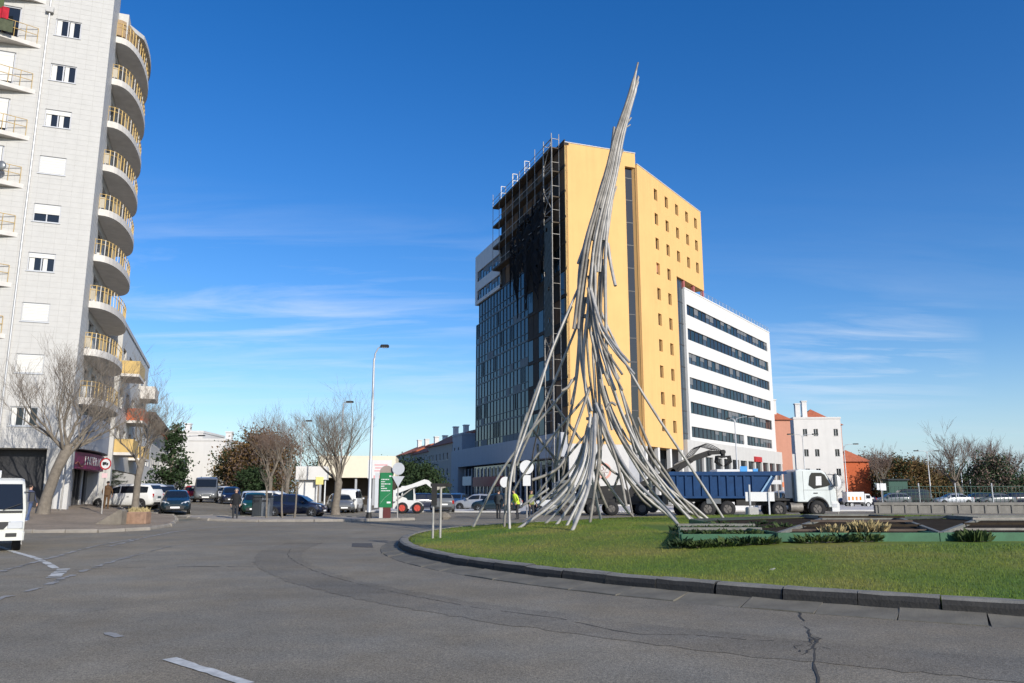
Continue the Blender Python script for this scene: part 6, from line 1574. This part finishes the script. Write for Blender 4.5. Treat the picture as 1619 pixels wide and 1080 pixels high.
mb = MB(); mb.box(-1.40, -1.36, -.5, .5, .45, 1.0); part('rear_grille', mb, M_RED, sk)

# tipper lorry: white tractor cab and blue tub trailer
TY = 54.0
tr = thing('tipper_trailer', 'long blue ribbed tipper trailer standing behind the sculpture', 'trailer', fr(xat(1065, TY), TY, 0, 0))
TL = xat(1226, TY, 2) - xat(1065, TY, 2)
mb = MB(); y0, y1 = -1.15, 1.15
poly = [(-.4, 1.32), (TL - 1.5, 1.32), (TL - .9, 1.55), (TL - .2, 2.72), (TL + .5, 2.78), (TL + .5, 2.95), (-.4, 2.9)]
mb.xprism(poly, y0, y0 + .08); mb.xprism(poly, y1 - .08, y1)
mb.quad((-.4, y0 + .08, 1.32), (TL - 1.5, y0 + .08, 1.32), (TL - 1.5, y1 - .08, 1.32), (-.4, y1 - .08, 1.32)); mb.quad((TL - 1.5, y0 + .08, 1.32), (TL - .2, y0 + .08, 2.72), (TL - .2, y1 - .08, 2.72), (TL - 1.5, y1 - .08, 1.32)); mb.quad((-.38, y0 + .08, 1.32), (-.38, y1 - .08, 1.32), (-.38, y1 - .08, 2.9), (-.38, y0 + .08, 2.9))
part('tub', mb, M_BLUE, tr)
rbm_ = MB(); rbm_.xprism([(-.07, 1.35), (.07, 1.35), (.07, 2.66), (-.07, 2.66)], y0 - .09, y0 - .001); rbm_ = rbm_.mesh('rib', M_BLUE)
k = 0
while .1 + k * .55 < TL - 1.7: part('rib', rbm_, None, tr, wm(tr) @ Matrix.Translation((.1 + k * .55, 0, 0))); k += 1
mb = MB(); mb.box(-.45, TL + .1, y0 - .12, y0 - .002, 2.67, 2.92); mb.box(-.45, TL - 1.5, y0 - .10, y0 - .002, 1.2, 1.34); part('top_rail', mb, M_BLUE, tr)
mb = MB(); mb.bar((TL - 1.42, y0 - .06, 1.4), (TL - .55, y0 - .06, 2.64), .22, .1); part('front_brace', mb, mat('worn_light_blue', (.22, .36, .5), .5, var=.3), tr)
mb = MB(); mb.box(-.2, TL + 1.5, -.5, -.35, .95, 1.2); mb.box(-.2, TL + 1.5, .35, .5, .95, 1.2)
for x in (.3, 2.2, 4.0): mb.box(x, x + .2, -.35, .35, .98, 1.18)
part('chassis', mb, M_STEELD, tr)
for x in (.75, 2.05, 3.35):
    for sg in (-1, 1): add_wheel(tr, x, sg * .98, .52, .34, M_RIMD, .55)
mb = MB(); mb.box(2.75 + 1.2, 4.9 + .3, -1.05, -.6, .72, 1.12); part('side_box', mb, M_STEELD, tr)
mb = MB(); mb.box(1.95, 2.9, y0 - .06, y0 + .1, .85, 1.18); part('rear_mudguard', mb, M_GREYCAR, tr)
tc = thing('tractor_unit', 'white lorry cab with dark mud-stained wheels facing right', 'lorry', fr(xat(1251, TY), TY, 0, 0))
M_LORRY = mat('dusty_white_cab', (0.62, 0.66, 0.64), 0.4, var=0.06, grime=.3, coat=.3)
mb = MB(); yw = 1.2
cabp = [(.05, .95), (.05, 2.98), (.25, 3.08), (1.75, 3.02), (2.0, 2.86), (2.62, 1.75), (2.66, .78), (2.3, .62), (1.98, .62), (1.94, .95), (1.72, 1.2), (1.38, 1.3), (1.02, 1.22), (.78, .98), (.72, .95)]
n = len(cabp); a = cabp[::-1]
mb.xprism(cabp, -yw, yw); cab_ = part('cab', mb, M_LORRY, tc)
bev = cab_.modifiers.new('bevel', 'BEVEL'); bev.width = .06; bev.segments = 2
mb = MB(); mb.xprism([(.85, 2.05), (.95, 2.62), (1.1, 2.85), (1.72, 2.85), (1.95, 2.72), (2.28, 2.08), (2.1, 1.98), (1.2, 1.80)], -yw - .02, -yw - .001); w_ = part('side_window', mb, M_GLASSD, tc)
mb = MB(); mb.xprism([(1.32, 2.02), (1.36, 2.62), (1.72, 2.62), (1.70, 2.04)], -yw - .03, -yw - .021); part('driver_shirt', mb, M_SIGNW, w_)
mb = MB(); mb.quad((2.03, -1.08, 2.88), (2.635, -1.12, 1.78), (2.635, 1.12, 1.78), (2.03, 1.08, 2.88))
for v in range(4): mb.v[v] = (mb.v[v][0] + .012, mb.v[v][1], mb.v[v][2] + .012)
part('windscreen', mb, M_GLASSD, tc)
mb = MB(); mb.box(.5, .52, -yw - .006, -yw, 1.1, 2.95); mb.box(2.22, 2.24, -yw - .006, -yw, .75, 1.95); mb.box(.5, 2.24, -yw - .006, -yw, 1.72, 1.74); part('door_seam', mb, M_GREYCAR, tc)
mb = MB(); mb.box(1.15, 1.42, -yw - .03, -yw, 1.5, 1.56); part('door_handle', mb, M_BLKPL, tc)
mb = MB(); mb.xprism([(2.3, .35), (2.78, .35), (2.8, .85), (2.66, 1.02), (2.3, 1.0)], -yw - .02, yw + .02); part('bumper', mb, M_WPAINT, tc)
mb = MB(); mb.box(2.35, 2.62, -yw - .035, -yw - .021, .62, .85); mb.box(2.70, 2.81, -1.1, -.75, .62, .86); part('headlight', mb, M_LAMP, tc)
mb = MB(); mb.tube([(2.15, -yw, 2.75), (2.5, -yw - .25, 2.7)], .025, 6); mb.tube([(2.3, -yw, 1.95), (2.5, -yw - .25, 2.0)], .025, 6); mb.cbox(2.42, 2.62, -yw - .42, -yw - .1, 1.95, 2.78, .05); part('wing_mirror', mb, M_GREYCAR, tc)
mb = MB(); mb.tube([(1.38 + .68 * math.cos(rad(a)), -yw - .02, .56 + .68 * math.sin(rad(a))) for a in range(0, 181, 15)], .07, 6); part('wheel_arch', mb, M_BLKPL, tc)
for sg in (-1, 1):
    add_wheel(tc, 1.38, sg * 1.0, .53, .34, M_RIMD, .55); add_wheel(tc, -1.15, sg * .98, .50, .5, M_RIMD, .55)
mb = MB(); mb.box(-2.6, 2.2, -.5, -.36, .72, .98); mb.box(-2.6, 2.2, .36, .5, .72, .98); part('chassis', mb, M_STEELD, tc)
mb = MB(); mb.cyl((-.35, -.85, .62), (.45, -.85, .62), .30, 16); part('fuel_tank', mb, M_GALV2, tc)
mb = MB(); mb.cyl((.0, -.7, 1.0), (.0, -.7, 2.9), .07, 8); part('exhaust_stack', mb, M_GALV2, tc)
mb = MB(); mb.xprism([(-2.6, .95), (-2.2, 1.12), (-.4, 1.12), (-.4, 1.06), (-2.2, 1.05)], -1.1, -.55); part('mudguard', mb, M_BLKPL, tc)

# dark loader truck with jointed crane arm and grab
cr = thing('crane_truck', 'dark greasy truck with a jointed crane arm and grab above the blue trailer', 'crane', fr(xat(985, 57), 57.0, 0, 0))
mb = MB(); mb.cbox(-3.4, 1.9, -1.1, 1.1, .75, 1.15, .05); mb.xprism([(-1.6, 1.15), (-1.6, 2.0), (-.2, 2.1), (.3, 1.6), (.3, 1.15)], -.9, .9); part('chassis', mb, M_STEELD, cr)
mb = MB(); mb.xprism([(-4.9, .7), (-4.9, 2.1), (-4.5, 2.4), (-3.5, 2.45), (-3.4, .7)], -1.1, 1.1); part('cab', mb, M_GREYCAR, cr)
mb = MB(); mb.box(-4.75, -3.7, -1.12, -1.101, 1.5, 2.2); part('side_window', mb, M_GLASSD, cr)
mb = MB(); mb.box(-3.2, -1.7, -1.15, 1.15, 1.16, 2.1); part('load_box', mb, M_BINS, cr)
for x in (-4.1, -2.2, -.9, 1.2):
    for sg in (-1, 1): add_wheel(cr, x, sg * .95, .48, .34, M_RIMD, .55)
def arm(nm, pts, w, m_=M_STEELD):
    mb = MB()
    for i in range(len(pts) - 1): mb.bar(pts[i], pts[i + 1], w[i], w[i] * 1.3)
    for p_ in pts: mb.cyl((p_[0], p_[1] - .22, p_[2]), (p_[0], p_[1] + .22, p_[2]), .17, 10)
    return part(nm, mb, m_, cr)
cp = lambda px, py: (atY(px, py, 57).x - wm(cr).translation.x, -.1, atY(px, py, 57).z)
arm('crane_column', [(.4, -.1, 1.1), cp(1003, 772)], [.42])
arm('boom', [cp(1003, 776), cp(1030, 762), cp(1063, 745)], [.5, .42])
arm('jib', [cp(1063, 745), cp(1092, 726), cp(1122, 716), cp(1142, 715)], [.36, .30, .22])
mb = MB()
for a, b in ((cp(1010, 782), cp(1058, 752)), (cp(1064, 736), cp(1096, 720)), (cp(1030, 770), cp(1060, 756))): mb.tube([(a[0], -.32, a[2]), (b[0], -.32, b[2])], .07, 6)
part('hydraulic_ram', mb, M_GALV2, cr)
mb = MB()
for k in range(5):
    a = cp(1070 + k * 6, 742 - k * 5); b = cp(1125 + k * 4, 714); m = ((a[0] + b[0]) / 2, -.1 + .1 * k, max(a[2], b[2]) + .25 + .08 * k)
    mb.tube(spline([Vector((a[0], -.3 + .1 * k, a[2])), Vector(m), Vector((b[0], -.3 + .1 * k, b[2] + .1))], 6), .03, 5)
part('hydraulic_hoses', mb, M_BLACK, cr)
g = cp(1142, 716)
mb = MB(); mb.cyl((g[0], -.1, g[2]), (g[0], -.1, g[2] - .35), .16, 10)
for sg in (-1, 1):
    for y in (-.45, -.1, .25): mb.tube([(g[0], y, g[2] - .3), (g[0] + sg * .42, y, g[2] - .25), (g[0] + sg * .5, y, g[2] - .65), (g[0] + sg * .12, y, g[2] - .95)], [.07, .07, .06, .03], 6)
part('grab', mb, M_STEELD, cr)
mb = MB(); mb.box(-.6, 2.6, -1.2, -1.0, .95, 1.4); mb.cyl((1.9, -1.22, .62), (1.9, -1.0, .62), .42, 18); part('outrigger', mb, M_STEELD, cr)

# small works site behind the trailer
t = thing('site_hut', 'white site hut with a blue end panel behind the blue trailer', 'hut', fr(xat(1136, 68), 68, 0, 0))
mb = MB(); mb.cbox(0, 3.4, 0, 2.3, .1, 3.5, .05); part('body', mb, M_SIGNW, t); mb = MB(); mb.box(.7, 1.7, -.02, 0, 2.4, 3.2); part('window', mb, M_GLASSD, t); mb = MB(); mb.box(2.0, 2.6, -.03, 0, 2.0, 3.75); part('blue_panel', mb, M_SKYBLUE, t); mb = MB(); mb.box(3.1, 3.5, -.05, 0.02, 2.8, 3.55); part('blue_corner', mb, M_SKYBLUE, t)
t = sign_post('white street name board on a post between the trailer and the lorry cab', xat(1233, 58), 58, 2.9, [('board', lambda mb: mb.box(-.55, .25, -.06, -.03, 2.15, 2.45), M_SIGNW), ('orange_panel', lambda mb: mb.box(.3, .75, -.06, -.03, 1.95, 2.3), mat('orange_panel', (.8, .25, .1), .5))], name='street_name_sign', cat='sign')
# tanker-like white red lorry on the right road
t = thing('delivery_lorry', 'white lorry with orange markings on the right-hand road', 'lorry', fr(xat(1342, 86), 86, 0, 0) @ Matrix.Scale(.62, 4))
mb = MB(); mb.cbox(-.6, 2.4, -1, 1, .9, 2.6, .06); part('body', mb, M_SIGNW, t)
mb = MB(); mb.xprism([(2.5, .6), (2.5, 2.3), (3.3, 2.25), (3.7, 1.6), (3.75, .6)], -.95, .95); part('cab', mb, M_WPAINT, t); mb = MB(); mb.box(2.7, 3.4, -.97, -.951, 1.5, 2.05); part('side_window', mb, M_GLASSD, t)
for k in range(4):
    mb = MB(); mb.box(-.4 + k * .65, -.1 + k * .65, -1.015, -1.001, 1.2, 1.8); part('orange_marking', mb, M_AMBER, t)
for x in (.2, 3.0):
    for sg in (-1, 1): add_wheel(t, x, sg * .85, .45, .3)
t = thing('green_shelter', 'dark green shelter behind the fence left of the far lamp post', 'shelter', fr(xat(1408, 112), 112, 0, 0))
mb = MB(); mb.box(0, 2.6, 0, 1.8, 0, 3.2); part('body', mb, mat('shelter_green', (0.015, 0.07, 0.05), .5), t); mb = MB(); mb.box(-.2, 2.8, -.3, 2.0, 3.2, 3.4); part('roof', mb, M_BINS, t)
sign_post('white rectangular sign pair on a post at the end of the parapet', xat(1396, 76), 76, 2.6, [('board', lambda mb: mb.box(-.1, .45, -.06, -.03, 1.75, 2.4), M_SIGNW), ('board', lambda mb: mb.box(-.42, -.16, -.06, -.03, 1.8, 2.4), M_SIGNB)], name='road_sign')
sign_post('grey oval back of a road sign right of the lorry cab', xat(1326, 53), 53, 2.6, [('plate', lambda mb: mb.ball((0, 0, 2.2), (.34, .03, .52), 16, 8), M_SIGNB)])
# ---------------------------------------------------------------- people
M_SKIN = mat('skin', (0.52, 0.31, 0.22), 0.55, var=0.06)
M_HAIR = mat('dark_hair', (0.03, 0.022, 0.018), 0.7, var=0.2)
def person(label, x, y, rot, top, legs, H=1.75, stride=.12, arm=(.10, .16), bend=0.0, shoes=None, hair=M_HAIR, z=None, vest=None, lean=0.0, crouch=0.0, hat=None):
    z = gz(x, y) if z is None else z
    t = thing('person', label, 'person', fr(x, y, z, rot))
    k = H / 1.75; V, E, R_ = [], [], []
    def add(p, r, par=None):
        q = (p[0] * k, (p[1] - lean * max(0, p[2] - .9)) * k, (p[2] - crouch * min(1, max(0, p[2] - .1) / .8)) * k)
        V.append(q); R_.append(r * k)
        if par is not None: E.append((par, len(V) - 1))
        return len(V) - 1
    pelvis = add((0, 0, .95), .15); waist = add((0, 0, 1.12), .135, pelvis); chest = add((0, .01, 1.32), .165, waist); upper = add((0, .0, 1.43), .12, chest); neck = add((0, -.005, 1.52), .055, upper); skull0 = add((0, -.02, 1.58), .068, neck); skull = add((0, -.012, 1.66), .085, skull0); crown_ = add((0, -.005, 1.71), .06, skull)
    nose = add((0, -.105, 1.635), .016, skull)
    for s_ in (-1, 1):
        st = stride * s_
        hip = add((s_ * .095, 0, .88), .10, pelvis); knee = add((s_ * .105, -.02 - st * .55 - crouch * .6, .49), .068, hip); calf = add((s_ * .107, .0 - st * .8 - crouch * .2, .33), .060, knee); ank = add((s_ * .11, .02 - st, .085), .042, calf); add((s_ * .115, .05 - st, .045), .042, ank); toe = add((s_ * .125, -.14 - st, .035), .036, ank)
        sh = add((s_ * .185, 0, 1.40), .068, upper); elb = add((s_ * (.235 + arm[0] * .4), .02 - arm[1] * .1, 1.13), .048, sh); wr = add((s_ * (.235 + arm[0] * .2), -.04 - arm[1], .90 + bend), .032, elb)
        palm = add((s_ * (.235 + arm[0] * .15), -.065 - arm[1], .83 + bend), .034, wr)
        for f in range(4):
            a = add((s_ * (.215 + arm[0] * .15 + .0), -.095 - arm[1] + f * .019, .785 + bend), .0095, palm); add((s_ * (.205 + arm[0] * .12), -.097 - arm[1] + f * .019, .745 + bend + (.01 if f in (0, 3) else 0)), .008, a)
        th_ = add((s_ * (.205 + arm[0] * .15), -.112 - arm[1], .82 + bend), .011, palm); add((s_ * (.20 + arm[0] * .12), -.13 - arm[1], .785 + bend), .0095, th_)
    me = bpy.data.meshes.new('body_cage'); me.from_pydata(V, E, [])
    o = bpy.data.objects.new('body_cage', me); COL.objects.link(o)
    o.modifiers.new('skin', 'SKIN'); sb = o.modifiers.new('sub', 'SUBSURF'); sb.levels = 2; sb.render_levels = 2
    for i, v in enumerate(me.skin_vertices[0].data): v.radius = (R_[i], R_[i] * (.72 if i in (pelvis, waist, chest, upper) else 1)); v.use_root = (i == pelvis)
    dg = bpy.context.evaluated_depsgraph_get(); ev = o.evaluated_get(dg)
    m2 = bpy.data.meshes.new_from_object(ev, depsgraph=dg); bpy.data.objects.remove(o); bpy.data.meshes.remove(me)
    m2.name = 'body'; m2.materials.clear()
    for mm in (top, legs, M_SKIN, shoes or M_BLKPL): m2.materials.append(mm)
    for p in m2.polygons:
        c = p.center; zz_ = c.z / k + crouch * .9; ax_ = abs(c.x) / k
        zz0 = c.z / k
        p.material_index = 3 if zz0 < .10 else (2 if zz_ > 1.515 or (ax_ > .18 and zz_ < .90 + bend + crouch * .05) else (0 if zz_ > .93 or ax_ > .2 else 1))
        p.use_smooth = True
    part('body', m2, None, t)
    hb_ = MB(); hb_.ball((0, (.012 - lean * .75) * k, (1.69 - crouch) * k), (.092 * k, .10 * k, .075 * k), 12, 8); part('hair' if hat is None else 'cap', hb_, hat or hair, t)
    fb_ = MB()
    for s_ in (-1, 1): fb_.ball((s_ * .032 * k, (-.092 - lean * .75) * k, (1.66 - crouch) * k), .010 * k, 6, 4)
    fb_.box(-.025 * k, .025 * k, (-.094 - lean * .7) * k, (-.082 - lean * .7) * k, (1.598 - crouch) * k, (1.606 - crouch) * k); part('face_details', fb_, M_HAIR, t)
    eb = MB()
    for s_ in (-1, 1): eb.ball((s_ * .086 * k, (-.0 - lean * .73) * k, (1.645 - crouch) * k), (.014 * k, .022 * k, .034 * k), 8, 6)
    part('ear', eb, M_SKIN, t)
    if vest is not None:
        vb = MB(); n = 18; lv = [(.90, .21, .155), (1.12, .20, .15), (1.32, .225, .16), (1.44, .19, .13), (1.48, .10, .09)]
        vs = [(a * k * math.cos(2 * math.pi * i / n), (b * k * math.sin(2 * math.pi * i / n) - lean * max(0, h - .9) * k), (h - crouch * min(1, (h - .1) / .8)) * k) for h, a, b in lv for i in range(n)]
        vb.add(vs, [(j * n + i, j * n + (i + 1) % n, (j + 1) * n + (i + 1) % n, (j + 1) * n + i) for j in range(4) for i in range(n)], 0, True); part('jacket', vb, vest, t)
    return t
M_BLKCL = mat('black_jacket', (0.012, 0.012, 0.014), 0.85, var=.2)
M_DKTR = mat('dark_grey_trousers', (0.035, 0.035, 0.038), 0.85, var=.2)
M_HIVIS = mat('hi_vis_yellow', (0.55, 0.72, 0.05), 0.6, var=.1)
M_BRCOAT = mat('brown_coat', (0.10, 0.055, 0.025), 0.85, var=.2)
M_BLUEC = mat('blue_grey_coat', (0.05, 0.06, 0.10), 0.85, var=.2)
person('man in black jacket and dark trousers standing on the road by the waste containers', xat(371, 46.2), 46.2, 15, M_BLKCL, M_DKTR, 1.78, .10, vest=M_BLKCL, hair=mat('grey_hair', (.22, .20, .18), .7))
person('worker in yellow hi-vis jacket bending forward behind the left sculpture legs', xat(818, 48), 48, -60, M_HIVIS, M_DKTR, 1.74, .12, lean=.35, vest=M_HIVIS, bend=.1)
person('worker in dark overalls standing left of the one in yellow', xat(788, 49), 49, 160, M_DKTR, M_DKTR, 1.72, .08, vest=M_BINS)
person('worker in dark clothes with a yellowish vest right of the yellow one', xat(840, 47.5), 47.5, 30, M_BLKCL, M_DKTR, 1.72, .06, vest=mat('dull_yellow_vest', (.20, .22, .06), .8))
person('person in a brown coat crouching beside the front wheel of the white minivan', xat(167, 48.5, .5), 48.5, 200, M_BRCOAT, M_BRCOAT, 1.72, .05, vest=M_BRCOAT)
person('person in blue-grey coat and white shoes walking between light truck and big tree', xat(43, 37.5, .3), 37.5, 170, M_BLUEC, mat('blue_jeans', (.06, .09, .18), .8, var=.2), 1.72, .2, shoes=M_SIGNW, vest=M_BLUEC)
